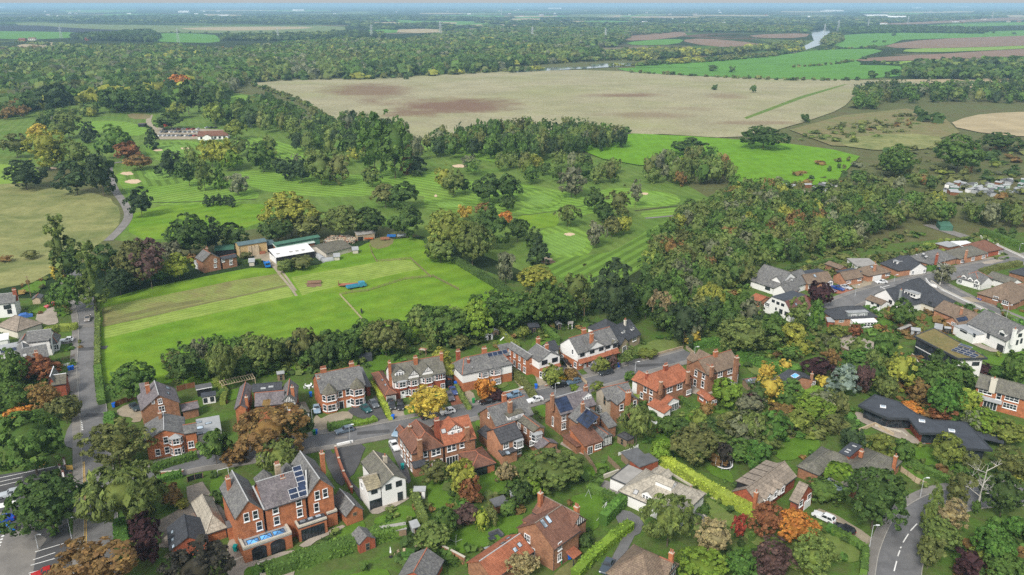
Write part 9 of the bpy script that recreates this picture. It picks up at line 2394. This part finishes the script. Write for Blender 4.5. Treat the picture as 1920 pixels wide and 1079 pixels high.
for px in ((880,73),(895,73),(995,74),(1008,74),(1000,71),(770,81),(785,80),(720,82),(805,79),(60,76),(45,77),(275,68),(285,70),(165,76),(1100,68),(1110,93),(1330,46),(1350,47),(1370,45),(1390,46),(1410,45),(1430,45),(1450,46),(1345,43),(1375,43),(1405,42),(1910,42),(1890,42),(1860,30),(1360,48),(1300,57)):
 r_=R.random(); far_building((px[0]+R.uniform(-2,2),px[1]),R.uniform(14,26),10,5.5,R.choice(('white','brick_red','cream')),R.choice(('tile_brown','tile_brown','felt_b','sheet_white')),'small far house among the distant trees','small far houses among the distant trees','distant_house')
for i in range(60):
 px=R.choice(((R.uniform(1150,1900),R.uniform(20,46)),(R.uniform(0,1100),R.uniform(18,34)))); far_building(px,R.uniform(16,40),14,6,R.choice(('white','cream','white','brick_red')),R.choice(('tile_brown','sheet_white','felt_l')),'speck-like pale building on the hazy plain','speck-like pale buildings on the hazy plain')
for px,h in (((1843,11),60),((1865,10),70),((1912,7.5),80)):
 far_building(px,60,60,h,'white','white','pale tower block on the far right horizon','pale tower blocks on the far right horizon','tower_block')
def pylon(px,h,label='lattice electricity pylon on the hazy plain',group='lattice electricity pylons on the hazy plain'):
 c=P(*px); r_=tag(empty('pylon',c,.4),label,'pylon',group); m=MB(); w=h*.09; t=.42
 for sx in (-1,1):
  for sy in (-1,1):m.bar((sx*w,sy*w,0),(sx*w*.18,sy*w*.18,h),t)
 for i in range(7):
  z0,z1=h*i/7,h*(i+1)/7; a,b=w*(1-.82*i/7),w*(1-.82*(i+1)/7)
  for s in (-1,1):m.bar((-a,s*a,z0),(b,s*b,z1),t*.6); m.bar((a,s*a,z0),(-b,s*b,z1),t*.6); m.bar((s*a,-a,z0),(s*b,b,z1),t*.6)
 m.build('tower',MAT['steel'],r_); m=MB()
 for z,l_ in ((h*.68,h*.16),(h*.8,h*.2),(h*.92,h*.13)):m.bar((-l_,0,z),(l_,0,z),t*1.2)
 m.build('crossarm',MAT['steel'],r_)
for px,h in (((335,81),38),((115,72),38),((522,76),34),((697,72),40),((826,72),50),((998,74),36),((1135,76),34),((1571,58),40),((1627,55),40),((1702,46),40),((1860,36),50),((1545,66),36)):
 pylon(px,h)
c=P(940,29); r_=tag(empty('radio_mast',c),'thin pale mast on the far plain','mast'); m=MB(); m.tube((0,0,0),(0,0,95),4,1.5,8); m.build('mast',MAT['felt_l'],r_)
c=P(1537,51); r_=tag(empty('weir',c,-.1),'pale weir across the far river reach','weir'); m=MB(); m.box(-60,55,-3,3,0,3.5); m.build('sill',MAT['white'],r_)
# ---------------------------------------------------------------- air
hz=MB(); hz.box(-33000,33000,-400,31000,-1.0,103.6)
ht=NT('haze_air'); ht.t.nodes.remove(ht.b); pv=ht.n('VolumePrincipled')
pv.inputs['Color'].default_value=(.46,.72,.97,1); pv.inputs['Density'].default_value=.000105; pv.inputs['Anisotropy'].default_value=.0
ht.l(pv.outputs[0],ht.t.nodes['Material Output'].inputs['Volume'])
tag(hz.build('haze',ht.m),kind='stuff',label='pale blue haze over the plain',cat='haze')
